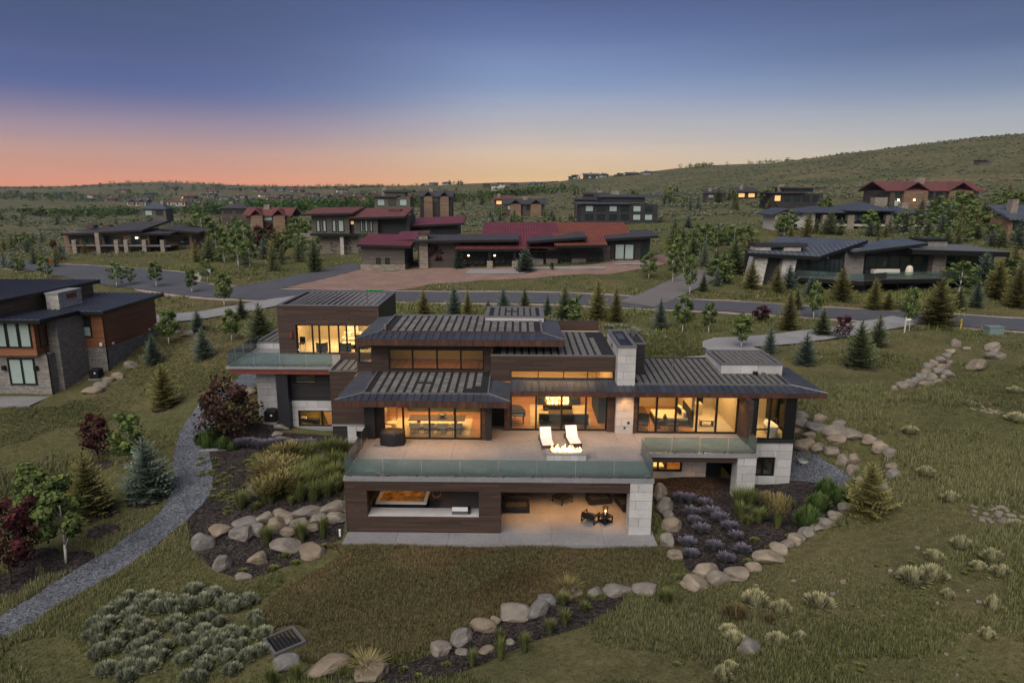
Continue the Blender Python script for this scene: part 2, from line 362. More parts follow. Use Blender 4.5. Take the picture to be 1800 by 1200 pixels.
def seam_roof(name, col, pitch=0.45, metal=0.4, rough=0.42, axis=0):
    m, nt, p, out = new_mat(name)
    v = tc(nt, 'Object'); s = N(nt, 'ShaderNodeSeparateXYZ', {0: v})
    f = N(nt, 'ShaderNodeMath', {0: N(nt, 'ShaderNodeMath', {0: s.outputs[axis], 1: 1/pitch}, operation='MULTIPLY').outputs[0]}, operation='FRACT').outputs[0]
    ln = N(nt, 'ShaderNodeMath', {0: f, 1: 0.25}, operation='LESS_THAN').outputs[0]
    n = noise(nt, v, 0.5, 5)
    c = ramp(nt, n, [(0.3, tuple(x*0.78 for x in col)), (0.7, tuple(x*1.22 for x in col))])
    c = mixc(nt, ln, c, tuple(x*0.4 for x in col))
    nt.links.new(c, p.inputs['Base Color']); p.inputs['Metallic'].default_value = metal; p.inputs['Roughness'].default_value = rough
    bump(nt, p, ln, 0.6, 0.04); return m
M['roof_blue'] = seam_roof('blue_grey_seam_roof', (0.090, 0.105, 0.130), 0.9, 0.15, 0.5)
M['roof_red'] = seam_roof('red_seam_roof', (0.17, 0.040, 0.046), 0.5, 0.15, 0.5)
M['roof_orange'] = seam_roof('rust_seam_roof', (0.22, 0.065, 0.032), 0.5, 0.15, 0.55)
M['roof_maroon'] = grain('maroon_shingles', (0.13, 0.045, 0.042), 0.8, 0, 0.3, 0.8)
M['roof_dark'] = grain('dark_shingles', (0.045, 0.042, 0.046), 0.75, 0, 0.3, 0.8)
M['roof_slate'] = grain('slate_shingles', (0.055, 0.065, 0.085), 0.6, 0.1, 0.25, 0.8)
M['win_far'] = glass('far_window_glass', (0.25, 0.32, 0.30), 0.22, 0.25, (0.05, 0.07, 0.07))
M['win_pale'] = grain('window_blind', (0.34, 0.42, 0.38), 0.35, 0, 0.08, 2, bmp=0)
M['win_lit'] = emit('lit_window', (1.0, 0.55, 0.20), 0.45)
M['shade_dark'] = grain('void_shade', (0.02, 0.02, 0.02), 0.9)  # near-black colour painted in for the shade inside openings

def speckle(name, cols, scale, bmp=0.8, bd=0.05, fine=2.6):
    """Loose stones or chips: every cell its own shade, broken by a broad noise."""
    m, nt, p, out = new_mat(name); v = geo_pos(nt)
    vo = N(nt, 'ShaderNodeTexVoronoi', {'Vector': v, 'Scale': scale}); rn = N(nt, 'ShaderNodeSeparateColor', {0: vo.outputs['Color']}).outputs[0]
    vo2 = N(nt, 'ShaderNodeTexVoronoi', {'Vector': v, 'Scale': scale*fine}); rn2 = N(nt, 'ShaderNodeSeparateColor', {0: vo2.outputs['Color']}).outputs[0]
    f = N(nt, 'ShaderNodeMath', {0: N(nt, 'ShaderNodeMath', {0: rn, 1: rn2}, operation='ADD').outputs[0], 1: .5}, operation='MULTIPLY').outputs[0]
    n_ = len(cols); c = ramp(nt, f, [((i+.5)/n_*.7+.15, k) for i, k in enumerate(cols)])
    c = mixc(nt, .5, c, ramp(nt, noise(nt, v, .8, 5), [(.3, (.55, .55, .55)), (.7, (1.45, 1.45, 1.45))]), 'MULTIPLY')
    nt.links.new(c, p.inputs['Base Color']); p.inputs['Roughness'].default_value = .95; p.inputs['Specular IOR Level'].default_value = .15
    bump(nt, p, vo.outputs['Distance'], bmp, bd); return m
# ------------------------------------------------------------------ terrain: heights fixed at points read off the photograph
CP = []
for px, py, z in [
    (870,958,-.16),(620,962,-.16),(1140,962,-.16),(760,955,-.16),(1000,955,-.16),(740,1010,-.25),(1000,1010,-.2),(700,1100,-.45),(560,1050,-.4),(520,1150,-.6),(900,1100,-.35),(800,1150,-.5),
    (900,1200,.3),(1100,1150,.7),(1000,1090,.15),(980,1060,0),(1150,1045,.15),(300,1150,-.7),(100,1190,-.8),
    (1250,1010,.5),(1300,1060,.9),(1500,905,1.3),(1420,960,1.1),(1400,1050,1.4),(1300,1180,1.3),(1600,1150,2.0),(1780,1180,2.4),(1600,950,2.2),(1790,950,3.2),(1600,860,2.3),(1790,800,3.8),(1600,780,3.3),(1700,740,4.0),(1560,720,3.9),
    (1440,715,3.4),(1500,745,3.0),(1420,770,2.2),(1500,800,1.8),(1440,830,.95),(1490,850,1.0),(1400,800,1.0),(1560,830,2.1),
    (1600,690,4.2),(1640,640,4.3),(1500,650,4.2),(1750,650,4.6),(1500,556,5.0),(1750,572,5.0),(1600,600,4.8),(1400,600,4.6),(1400,620,4.5),
    (1200,562,4.7),(1000,560,4.6),(800,545,4.6),(900,524,5.0),(1100,530,5.0),(720,520,5.0),(450,515,5.0),(300,505,5.0),(400,545,4.4),(300,562,4.1),(400,600,4.2),
    (440,670,3.3),(400,690,3.0),(360,730,2.0),(340,780,1.35),(335,820,1.0),(345,880,.6),(250,950,.05),(100,1050,-.5),(10,1108,-.8),
    (130,692,1.0),(20,690,1.0),(230,680,1.5),(300,640,2.7),(320,700,2.0),(200,780,.9),(40,800,.5),(50,950,-.2),(180,880,.2),(300,860,.4),
    (430,790,1.4),(500,780,1.3),(560,760,1.2),(460,840,1.15),(540,830,1.15),(590,800,1.2),(420,905,.75),(520,885,.95),(590,875,1.0),(380,960,.05),(480,955,-.02),(580,940,-.1),
    (1180,900,.05),(1250,880,.25),(1330,870,.4),(1200,980,.05),(1300,960,.35),(1420,880,.7),(1200,838,.25),(1270,836,.28),
    (700,478,6.0),(560,490,5.6),(900,478,6.4),(1100,466,7.4),(1200,500,5.8),(1300,480,6.0),(1400,506,5.4),(1550,520,5.0),(1480,504,4.5),(1580,503,4.3),(1650,500,4.7),(1700,515,6.0),(1790,530,5.6),
    (230,450,5.0),(100,460,4.8),(30,478,4.8),(380,470,5.4),(470,450,5.6),(600,450,5.8),(0,430,4.4),(120,415,4.4),
    (1090,396,9.2),(900,400,8.6),(760,400,7.2),(1300,430,8.5),(1500,410,10.2),(1350,400,10.2),(1640,377,12.2),(1790,430,9.2),(1700,450,8.2),(480,405,6.2),(600,412,6.4)]:
    p = at_z(px, py, z); CP.append((p[0], p[1], z))
for px, py, y in [
    (1800,237,650),(1650,250,670),(1500,268,720),(1400,283,760),(1320,294,820),(1200,296,900),(1100,306,950),(1000,319,1000),(900,327,1100),(800,323,1300),(700,327,1500),(620,331,2000),(500,329,2400),(350,326,2600),(230,321,2600),(100,331,2600),(0,331,2600),(-200,330,2600),(-500,330,2600),
    (1950,228,640),(2200,225,640),
    (1700,330,340),(1500,335,350),(1300,352,330),(1100,352,400),(1020,345,520),(900,362,420),(700,366,500),(500,371,540),(300,376,600),(100,381,600),(-100,381,600),(500,347,1200),(300,345,1400),(150,346,1400),(0,347,1300),(700,347,900),(850,341,850),(1200,320,600),(1500,300,500),(1750,285,470)]:
    p = at_y(px, py, y); CP.append((p[0], p[1], p[2]))
for x, y in [(-2600,4200),(0,4200),(2600,4200),(900,1600),(1800,1500),(0,2000)]:
    CP.append((x, y, 20.0 if y > 1700 else 60.0))
CP = np.array(CP)
def _warp(x, y):
    d = np.maximum(y, 8.0)+45.0
    return np.stack([np.clip(x/d, -1.7, 1.7), np.log(d)], -1)
def _phi(r): return np.where(r > 1e-9, r*r*np.log(np.maximum(r, 1e-9)), 0.0)
_cw = _warp(CP[:, 0], CP[:, 1]); _n = len(CP)
_K = _phi(np.linalg.norm(_cw[:, None]-_cw[None], axis=-1))+np.eye(_n)*2e-5
_P = np.concatenate([np.ones((_n, 1)), _cw], 1)
_A = np.block([[_K, _P], [_P.T, np.zeros((3, 3))]])
_S = 1.0/(30+CP[:, 1])            # solve for slope-like values, so near points keep their precision
_sol = np.linalg.solve(_A, np.concatenate([(CP[:, 2])*1.0, np.zeros(3)]))
PIT = [(-9.6,36.0),(7.8,36.0),(7.8,38.2),(7.2,38.2),(7.2,45.6),(15.6,45.6),(15.8,44.0),(17.6,44.0),(17.6,60),(-18.6,60),(-18.6,56),(-16.2,55.4),(-16.2,52),(-10.8,52),(-9.2,46)]
def inside(poly, x, y):
    x = np.asarray(x, float); y = np.asarray(y, float); r = np.zeros(x.shape, bool); n = len(poly)
    for i in range(n):
        x0, y0 = poly[i]; x1, y1 = poly[(i+1) % n]
        if y0 == y1: continue
        c = ((y0 > y) != (y1 > y)) & (x < (x1-x0)*(y-y0)/(y1-y0)+x0); r ^= c
    return r
def H(x, y, pit=True):
    x = np.atleast_1d(np.asarray(x, float)); y = np.atleast_1d(np.asarray(y, float)); shp = x.shape
    x = x.ravel(); y = y.ravel(); z = np.empty(x.shape)
    for a in range(0, len(x), 20000):
        w = _warp(x[a:a+20000], y[a:a+20000])
        r = np.linalg.norm(w[:, None]-_cw[None], axis=-1)
        z[a:a+20000] = _phi(r)@_sol[:_n]+_sol[_n]+w@_sol[_n+1:]
    # low swells and bumps of the wild ground, stronger far away
    d = np.hypot(x, y); amp = np.clip((d-60)/400, 0, 1)
    z += amp*(1.1*np.sin(x*0.031+1.3*np.sin(y*0.017))*np.sin(y*0.027+0.7)+0.5*np.sin(x*0.093+y*0.05)*np.sin(y*0.071-x*0.03))
    z += np.clip((d-700)/1500, 0, 1)*(6*np.sin(x*0.006+2*np.sin(y*0.004))*np.sin(y*0.0055+x*0.002))
    z += 0.05*np.sin(x*1.1+np.sin(y*0.9))*np.sin(y*1.3)
    if pit: z = np.where(inside(PIT, x, y), np.minimum(z, -0.5), z)
    return z.reshape(shp)
def h1(x, y): return float(H(x, y)[0])
def G(px, py):
    """Where the ray of a pixel meets the ground."""
    d = ray(px, py); t = np.geomspace(22, 6000, 700)
    X = d[0]*t; Y = d[1]*t; Z = CAM_H+d[2]*t
    k = np.nonzero(Z < H(X, Y, False))[0]
    if len(k) == 0: return None
    a, b = t[max(k[0]-1, 0)], t[k[0]]
    for _ in range(12):
        m = (a+b)/2
        if CAM_H+d[2]*m < H(d[0]*m, d[1]*m, False)[0]: b = m
        else: a = m
    return Vector((d[0]*b, d[1]*b, CAM_H+d[2]*b))
def GP(pts): return [tuple(G(*p)[:2]) for p in pts]
def axis_coords(lo, a, b, step, hi, grow=1.09):
    v = list(np.arange(a, b+step/2, step)); s = step
    while v[-1] < hi: s *= grow; v.append(v[-1]+s)
    s = step; w = []; c = a
    while c > lo: s *= grow; c -= s; w.append(c)
    return np.array(w[::-1]+v)
gx = axis_coords(-4200, -62, 62, 0.8, 4200); gy = axis_coords(-500, 18, 118, 0.8, 5200, 1.035)
GX, GY = np.meshgrid(gx, gy); GZ = H(GX, GY)
nv, nu = GX.shape
me = bpy.data.meshes.new('ground')
me.vertices.add(nv*nu); me.vertices.foreach_set('co', np.stack([GX, GY, GZ], -1).astype(np.float32).ravel())
idx = np.arange(nv*nu).reshape(nv, nu)
quads = np.stack([idx[:-1, :-1], idx[:-1, 1:], idx[1:, 1:], idx[1:, :-1]], -1).reshape(-1, 4)
me.loops.add(quads.size); me.loops.foreach_set('vertex_index', quads.ravel().astype(np.int32))
me.polygons.add(len(quads)); me.polygons.foreach_set('loop_start', np.arange(0, quads.size, 4, dtype=np.int32)); me.polygons.foreach_set('loop_total', np.full(len(quads), 4, np.int32))
me.polygons.foreach_set('use_smooth', np.ones(len(quads), bool)); me.update(calc_edges=True)
def ground_mat():
    m, nt, p, out = new_mat('wild_grass_ground')
    v = geo_pos(nt)
    big = noise(nt, v, 0.035, 5, 0.6); mid = noise(nt, v, 0.22, 6, 0.65); fine = noise(nt, v, 1.9, 6, 0.7); tiny = noise(nt, v, 9.0, 4, 0.7)
    c = ramp(nt, mid, [(0.25, (0.041, 0.045, 0.021)), (0.42, (0.072, 0.073, 0.030)), (0.55, (0.113, 0.101, 0.044)), (0.68, (0.145, 0.108, 0.058)), (0.8, (0.166, 0.111, 0.072))])
    c2 = ramp(nt, big, [(0.35, (0.083, 0.098, 0.039)), (0.5, (0.118, 0.116, 0.059)), (0.65, (0.173, 0.126, 0.077))])
    c = mixc(nt, 0.5, c, c2)
    # far off: grey-green sage country
    cd = N(nt, 'ShaderNodeVectorMath', {0: N(nt, 'ShaderNodeNewGeometry').outputs['Position']}, operation='LENGTH').outputs['Value']
    far = N(nt, 'ShaderNodeMapRange', {'Value': cd, 'From Min': 110.0, 'From Max': 420.0}).outputs[0]
    sage = ramp(nt, noise(nt, v, 0.02, 8, 0.72), [(0.3, (0.069, 0.078, 0.044)), (0.5, (0.127, 0.123, 0.072)), (0.62, (0.177, 0.139, 0.085)), (0.75, (0.213, 0.149, 0.092))])
    dots = ramp(nt, noise(nt, v, 0.45, 3, 0.7), [(0.4, (0.55, 0.6, 0.55)), (0.6, (1.2, 1.2, 1.15))])
    sage = mixc(nt, 1.0, sage, dots, 'MULTIPLY')
    c = mixc(nt, far, c, sage)
    c = mixc(nt, 0.75, c, ramp(nt, fine, [(0.3, (0.55, 0.55, 0.5)), (0.7, (1.4, 1.38, 1.3))]), 'MULTIPLY')
    c = mixc(nt, 0.6, c, ramp(nt, tiny, [(0.3, (0.6, 0.6, 0.6)), (0.7, (1.3, 1.3, 1.25))]), 'MULTIPLY')
    nt.links.new(c, p.inputs['Base Color']); p.inputs['Roughness'].default_value = 1.0; p.inputs['Specular IOR Level'].default_value = 0.1
    bump(nt, p, fine, 0.6, 0.25); return m
M['ground'] = ground_mat(); me.materials.append(M['ground'])
ground = put('ground', me); ground['kind'] = 'structure'

def dense(poly, step, closed=True):
    o = []; n = len(poly)
    for i in range(n if closed else n-1):
        a = Vector(poly[i][:2]); b = Vector(poly[(i+1) % n][:2]); k = max(1, int((b-a).length/step))
        o += [tuple(a.lerp(b, j/k)) for j in range(k)]
    if not closed: o.append(tuple(poly[-1][:2]))
    return o
def smooth_line(pts, n=8, closed=False):
    o = []; P = [Vector(p[:2]) for p in pts]; L = len(P)
    for i in range(L if closed else L-1):
        p0 = P[(i-1) % L] if closed or i > 0 else P[i]; p1 = P[i]; p2 = P[(i+1) % L]; p3 = P[(i+2) % L] if closed or i+2 < L else p2
        for j in range(n):
            t = j/n; o.append(tuple(0.5*((2*p1)+(p2-p0)*t+(2*p0-5*p1+4*p2-p3)*t*t+(3*p1-p0-3*p2+p3)*t**3)))
    if not closed: o.append(tuple(P[-1]))
    return o
EXCL = []
def drape(name, poly, mat, off, step=1.0, jitter=0.0, kind='structure', parent=None, wob=0.0):
    """A sheet that lies on the ground inside an outline."""
    ring = dense(poly, step); EXCL.append(ring)
    if wob: ring = [(x+wob*math.sin(x*3.1+y*1.7)+wob*0.6*math.sin(y*5.3-x*2.1), y+wob*math.cos(x*2.3-y*2.9)) for x, y in ring]
    xs = [p[0] for p in ring]; ys = [p[1] for p in ring]
    X, Y = np.meshgrid(np.arange(min(xs), max(xs), step), np.arange(min(ys), max(ys), step))
    k = inside(ring, X, Y); pts = ring+list(zip(X[k], Y[k])); n = len(ring)
    vs, es, fs, *_ = delaunay_2d_cdt([Vector(p) for p in pts], [(i, (i+1) % n) for i in range(n)], [], 1, 1e-4)
    v = np.array([(q.x, q.y) for q in vs]); z = H(v[:, 0], v[:, 1], False)+off
    me = bpy.data.meshes.new(name); me.from_pydata([(a, b, c) for (a, b), c in zip(v, z)], [], [f if Vector((vs[f[1]]-vs[f[0]])).cross(vs[f[2]]-vs[f[0]]) > 0 else f[::-1] for f in fs])
    me.materials.append(mat); me.polygons.foreach_set('use_smooth', [True]*len(me.polygons)); me.update()
    o = put(name, me, parent)
    if kind: o['kind'] = kind
    return o
def offset_line(line, d):
    o = []
    for i, p in enumerate(line):
        a = Vector(line[max(i-1, 0)]); b = Vector(line[min(i+1, len(line)-1)]); t = (b-a).normalized()
        o.append((p[0]-t.y*d, p[1]+t.x*d))
    return o
def strip(name, line, w, mat, off, step=1.5, **k):
    return drape(name, offset_line(line, -w/2)+offset_line(line, w/2)[::-1], mat, off, step, **k)
M['asphalt'] = grain('asphalt', (0.075, 0.078, 0.088), 0.85, 0, 0.18, 0.4, bmp=0.2)
M['verge'] = grain('gravel_verge', (0.30, 0.245, 0.205), 0.95, 0, 0.25, 1.2)
M['drive'] = grain('driveway_concrete', (0.25, 0.245, 0.245), 0.8, 0, 0.15, 0.5)
M['dirt'] = grain('red_dirt', (0.235, 0.150, 0.118), 1.0, 0, 0.3, 0.35, bmp=0.4, bd=0.1)
M['gravel'] = speckle('blue_grey_gravel', [(.035,.038,.045),(.075,.082,.095),(.125,.135,.155),(.19,.20,.22)], 13.0)
M['mulch'] = speckle('dark_mulch', [(.010,.009,.009),(.022,.018,.017),(.034,.027,.024),(.075,.06,.052)], 9.0)
road_line = smooth_line([(-95,131),(-62,117)]+GP([(300,503),(430,516),(600,520),(900,523.5),(1100,532),(1300,541),(1500,553),(1790,572)])+[(95,66)], 8)
strip('road_verge', road_line, 9.6, M['verge'], 0.05, 1.6)
strip('road', road_line, 7.4, M['asphalt'], 0.13, 1.6)
side_line = smooth_line(GP([(330,506),(210,492),(120,476),(0,462)])+[(-150,175)], 6)
strip('side_road', side_line, 8.0, M['asphalt'], 0.115, 2.0)
house_drive = smooth_line(GP([(1600,563),(1540,574),(1450,588),(1360,600),(1270,607)])+[(22,64),(14,63)], 6)
strip('driveway', house_drive, 4.3, M['drive'], 0.17, 1.2)
left_drive = smooth_line(GP([(560,521),(500,531),(430,543),(350,556),(262,566)])+[(-48,76)], 6)
strip('neighbor_driveway', left_drive, 5.2, M['drive'], 0.17, 1.2)
far_drive = smooth_line(GP([(1115,536),(1160,520),(1210,497),(1248,478)]), 6)
strip('paved_lane', far_drive, 5.5, grain('lane_paving', (0.15, 0.135, 0.13), 0.85, 0, 0.15, 0.4), 0.165, 1.5)
red_drive = smooth_line(GP([(405,512),(470,503),(560,484),(640,464)]), 6)
strip('asphalt_drive', red_drive, 7.0, M['asphalt'], 0.10, 1.5)
drape('dirt_yard', smooth_line(GP([(500,505),(560,488),(640,471),(690,478),(740,470),(860,470),(1000,468),(1120,456),(1190,440),(1180,462),(1100,478),(1000,485),(880,492),(760,500),(700,511),(620,512)]), 4, True), M['dirt'], 0.06, 2.0, wob=0.5)
PATH = smooth_line(GP([(452,655),(425,678),(385,698),(362,722),(345,760),(336,800),(338,850),(322,890),(270,935),(200,985),(100,1045),(-10,1112)]), 8)
PATH_W = np.interp(np.linspace(0, 1, len(PATH)), [0, .3, .6, 1], [2.8, 2.3, 2.6, 2.0])
_l = [tuple(Vector(p)+(Vector(q)-Vector(p))*w/2) for p, q, w in zip(PATH, offset_line(PATH, 1.0), PATH_W)]
_r = [tuple(Vector(p)+(Vector(q)-Vector(p))*w/2) for p, q, w in zip(PATH, offset_line(PATH, -1.0), PATH_W)]
PATH_POLY = _r+_l[::-1]
drape('gravel_path', PATH_POLY, M['gravel'], 0.05, 0.5, wob=0.06)
BED_L = smooth_line(GP([(350,800),(356,868),(330,900),(335,955),(375,1000),(440,1015),(520,990),(590,952),(604,930),(604,800),(640,770),(590,765),(500,760),(470,740),(372,770)]), 3, True)
drape('mulch_bed', BED_L, M['mulch'], 0.03, 0.5, wob=0.05)
BED_R = smooth_line(GP([(1150,845),(1300,842),(1400,845),(1480,862),(1492,890),(1400,945),(1330,990),(1240,1018),(1195,985),(1165,920)]), 3, True)
drape('planting_bed', BED_R, M['mulch'], 0.03, 0.5, wob=0.05)
YARD_R = GP([(1385,845),(1390,790),(1430,795),(1500,835),(1485,858),(1440,850)])
drape('gravel_yard', YARD_R, M['gravel'], 0.06, 0.5, wob=0.04)
BED_F = smooth_line(GP([(560,1195),(640,1185),(720,1165),(790,1135),(870,1095),(940,1068),(1000,1058),(1100,1050),(1060,1085),(1000,1110),(930,1130),(850,1165),(760,1195),(650,1210)]), 3, True)
drape('boulder_bed', BED_F, M['mulch'], 0.03, 0.4, wob=0.06)
LAWN = smooth_line(GP([(604,956),(1155,958),(1180,1000),(1100,1040),(960,1055),(860,1095),(760,1140),(640,1165),(520,1160),(470,1110),(480,1050),(600,975)]), 4, True)
def lawn_mat():
    m, nt, p, out = new_mat('dry_lawn'); v = geo_pos(nt)
    a = noise(nt, v, 0.35, 6, 0.65); f = noise(nt, v, 4.0, 6, 0.7)
    c = ramp(nt, a, [(0.3, (0.040, 0.040, 0.016)), (0.5, (0.062, 0.052, 0.024)), (0.7, (0.090, 0.064, 0.034))])
    c = mixc(nt, 0.8, c, ramp(nt, f, [(0.3, (0.55, 0.55, 0.5)), (0.7, (1.45, 1.4, 1.3))]), 'MULTIPLY')
    nt.links.new(c, p.inputs['Base Color']); p.inputs['Roughness'].default_value = 1; bump(nt, p, f, 0.5, 0.1); return m
M['lawn'] = lawn_mat()
drape('lawn', LAWN, M['lawn'], 0.02, 0.6, wob=0.1)
# ------------------------------------------------------------------ the main house
UNIT = MB().box(-.5, .5, -.5, .5, -.5, .5)
def unit_mesh(name, mat): return UNIT.mesh(name, mat)
U_STONE = unit_mesh('stone_block', M['stone']); U_PAVER = unit_mesh('paver', M['paver']); U_SLAB = unit_mesh('slab', M['concrete'])
def piece(name, me, parent, x0, x1, y0, y1, z0, z1):
    o = ORIG.get(parent.name, Vector())
    return put(name, me, parent, ((x0+x1)/2-o[0], (y0+y1)/2-o[1], (z0+z1)/2-o[2]), 0, (abs(x1-x0), abs(y1-y0), abs(z1-z0)))
def splits(a, b, n, rnd, off=0.0):
    """n pieces between a and b, of uneven width."""
    if n <= 1: return [(a, b)]
    w = [1+rnd.uniform(-.3, .3)+(off if i % 2 else -off) for i in range(n)]; s = sum(w); o = []; c = a
    for k in w: o.append((c, c+(b-a)*k/s)); c += (b-a)*k/s
    return o
def stone_wall(name, parent, x0, x1, y0, y1, z0, z1, course=0.53, bw=1.0, seed=1, holes=(), depth=0.35):
    """Coursed pale stone on a recessed core; every block is a piece of its own. Blocks run round the outside."""
    rnd = random.Random(seed); g = 0.011
    core = MB(); n = max(1, round((z1-z0)/course)); ch = (z1-z0)/n
    part = None
    if not holes: core.box(x0+.03, x1-.03, y0+.03, y1-.03, z0, z1-.01)
    else:
        hx0, hx1, hz0, hz1 = holes[0]
        core.box(x0+.03, hx0-.01, y0+.03, y1-.03, z0, z1-.01); core.box(hx1+.01, x1-.03, y0+.03, y1-.03, z0, z1-.01)
        core.box(hx0-.01, hx1+.01, y0+.03, y1-.03, z0, hz0-.01); core.box(hx0-.01, hx1+.01, y0+.03, y1-.03, hz1+.01, z1-.01)
    part = core.build(name, M['joint'], parent)
    for i in range(n):
        za, zb = z0+i*ch+g, z0+(i+1)*ch-g
        W = x1-x0; L = y1-y0
        nx = max(1, round(W/bw)) if W > 1.6 else (1 if i % 2 == 0 else 2)
        ny = max(1, round(L/bw)) if L > 1.6 else 1
        dx = splits(x0, x1, nx, rnd, .18 if i % 2 else -.18)
        dy = splits(y0, y1, ny, rnd, .15 if i % 2 else -.15)
        for a, (xa, xb) in enumerate(dx):
            for b, (ya, yb) in enumerate(dy):
                if ny > 2 and 0 < b < ny-1 and 0 < a < nx-1: continue
                segs = [(xa+g, xb-g, za, zb)]
                for hx0, hx1, hz0, hz1 in holes:
                    new = []
                    for q in segs:
                        qa, qb, qc, qd = q
                        if qb <= hx0 or qa >= hx1 or qd <= hz0 or qc >= hz1: new.append(q); continue
                        if qa < hx0: new.append((qa, hx0, qc, qd))
                        if qb > hx1: new.append((hx1, qb, qc, qd))
                        if qc < hz0: new.append((max(qa, hx0), min(qb, hx1), qc, hz0))
                        if qd > hz1: new.append((max(qa, hx0), min(qb, hx1), hz1, qd))
                    segs = new
                for qa, qb, qc, qd in segs:
                    if qb-qa > .05 and qd-qc > .04:
                        j = rnd.uniform(0, .008)
                        piece('stone_block', U_STONE, part, qa, qb, ya+g*(b > 0)-j*(b == 0), yb-g*(b < ny-1), qc, qd)
    return part
def wall_y(name, mat, parent, x0, x1, y0, y1, z0, z1, holes=()):
    m = MB(); xs = sorted({x0, x1, *[v for h in holes for v in h[:2]]})
    for a, b in zip(xs[:-1], xs[1:]):
        c = (a+b)/2; z = z0
        for h in sorted([h for h in holes if h[0] < c < h[1]], key=lambda h: h[2]):
            if h[2] > z: m.box(a, b, y0, y1, z, h[2])
            z = h[3]
        if z < z1: m.box(a, b, y0, y1, z, z1)
    return m.build(name, mat, parent)
def glazing(parent, x0, x1, y, z0, z1, mull=(), trans=(), fw=0.08, dp=0.14, name='window', gmat=None, fmat=None, panes=True):
    """Frame with mullions and, under it, one pane for each bay (plane faces -Y)."""
    m = MB(); m.box(x0, x1, y, y+dp, z0, z0+fw); m.box(x0, x1, y, y+dp, z1-fw, z1)
    m.box(x0, x0+fw, y, y+dp, z0+fw, z1-fw); m.box(x1-fw, x1, y, y+dp, z0+fw, z1-fw)
    for u in mull: m.box(u-fw*.62, u+fw*.62, y+.004, y+dp-.004, z0+fw, z1-fw)
    o = m.build(name, fmat or M['frame'], parent)
    xs = [x0+fw]+[v for u in mull for v in (u-fw*.62, u+fw*.62)]+[x1-fw]
    for a, b in zip(xs[::2], xs[1::2]):
        p = MB().box(a, b, y+dp*.45, y+dp*.45+.012, z0+fw, z1-fw).build('pane', gmat or M['glass'], o)
    for (a, b, z) in trans:
        MB().box(a, b, y+.01, y+dp-.01, z-.04, z+.04).build('transom', fmat or M['frame'], o)
    return o
def glazing_x(parent, x, y0, y1, z0, z1, mull=(), fw=0.08, dp=0.14, name='window', gmat=None):
    m = MB(); m.box(x-dp, x, y0, y1, z0, z0+fw); m.box(x-dp, x, y0, y1, z1-fw, z1)
    m.box(x-dp, x, y0, y0+fw, z0+fw, z1-fw); m.box(x-dp, x, y1-fw, y1, z0+fw, z1-fw)
    for u in mull: m.box(x-dp+.004, x-.004, u-fw*.6, u+fw*.6, z0+fw, z1-fw)
    o = m.build(name, M['frame'], parent); ys = [y0+fw]+[v for u in mull for v in (u-fw*.6, u+fw*.6)]+[y1-fw]
    for a, b in zip(ys[::2], ys[1::2]): MB().box(x-dp*.55, x-dp*.55+.012, a, b, z0+fw, z1-fw).build('pane', gmat or M['glass'], o)
    return o

house = wthing('modern_house', 'large modern brown house with lit glass walls, stacked flat roofs and long deck', 'house', (0, 44, 0))
DK = 3.5
# ---- lower level
OP = (-8.72, -2.18, 1.02, 2.64)
wall_y('barbecue_wall', M['siding'], house, -10.0, -0.9, 36.9, 37.45, .06, 3.25, [OP])
B('wall_base', M['frame'], house, -9.97, -.93, 36.94, 37.4, -.3, .055)
B('side_wall', M['siding'], house, -10.0, -9.6, 37.46, 44.0, -.3, 3.25)
B('edge_trim', M['flashing'], house, -10.03, -9.98, 36.86, 36.92, .05, 1.9)
B('bay_wall', M['siding'], house, -1.3, -.9, 37.46, 41.6, .01, 3.25)
B('lintel', M['siding'], house, -.895, 6.66, 36.9, 37.35, 2.62, 3.25)
B('counter', M['stone'], house, OP[0]+.01, OP[1]-.01, 36.92, 38.0, 1.0, 1.05)
B('counter_base', M['siding_grey'], house, OP[0]+.02, OP[1]-.02, 37.46, 37.95, .01, .995)
stone_wall('stone_column', house, 6.6, 7.92, 36.84, 37.9, .0, 3.24, .53, seed=3)
wall_y('lower_back_wall', M['siding_grey'], house, -9.6, 8.0, 44.2, 44.5, .01, 3.25, [(1.2, 6.2, .05, 2.5)])
glazing(house, 1.2, 6.2, 44.28, .05, 2.5, [2.45, 3.7, 4.95])
B('lower_room_wall', M['cream'], house, -9.6, 8.0, 48.0, 48.2, -.1, 3.2)
B('lower_room_floor', M['oak'], house, -9.6, 8.0, 44.5, 48.0, -.1, .0)
B('soffit', M['ceiling'], house, -9.6, 7.9, 37.5, 44.2, 3.17, 3.24)
# ---- deck
dk = B('deck', M['concrete_edge'], house, -10.04, 7.98, 36.84, 44.44, 3.25, 3.46)
xs = np.linspace(-10.04, 7.98, 7); ysd = [36.84, 39.9, 43.08]
for i in range(6):
    for j in range(2): piece('slab', U_SLAB, dk, xs[i]+(.006 if i else 0), xs[i+1]-(.006 if i < 5 else 0), ysd[j]+(.006 if j else 0), ysd[j+1]-.006, 3.462, 3.5)
for a, b, c, d in ((-2.25, -.46, 43.09, 45.95), (-.448, 3.0, 43.09, 44.99), (3.012, 6.72, 43.09, 44.99), (6.732, 7.98, 43.09, 44.44)): piece('slab', U_SLAB, dk, a, b, c, d, 3.3, 3.5)
dk2 = B('side_deck', M['concrete_edge'], house, 8.0, 15.3, 40.85, 44.6, 3.25, 3.46)
for i in range(3):
    a = 8.0+i*7.3/3; piece('slab', U_SLAB, dk2, a+.006, a+7.3/3-.006, 40.85, 44.6, 3.462, 3.5)
B('deck_beam', M['siding'], house, 8.05, 14.05, 41.1, 41.5, 2.82, 3.245)
B('deck_beam', M['siding'], house, 7.96, 8.045, 37.9, 41.5, 2.82, 3.245)
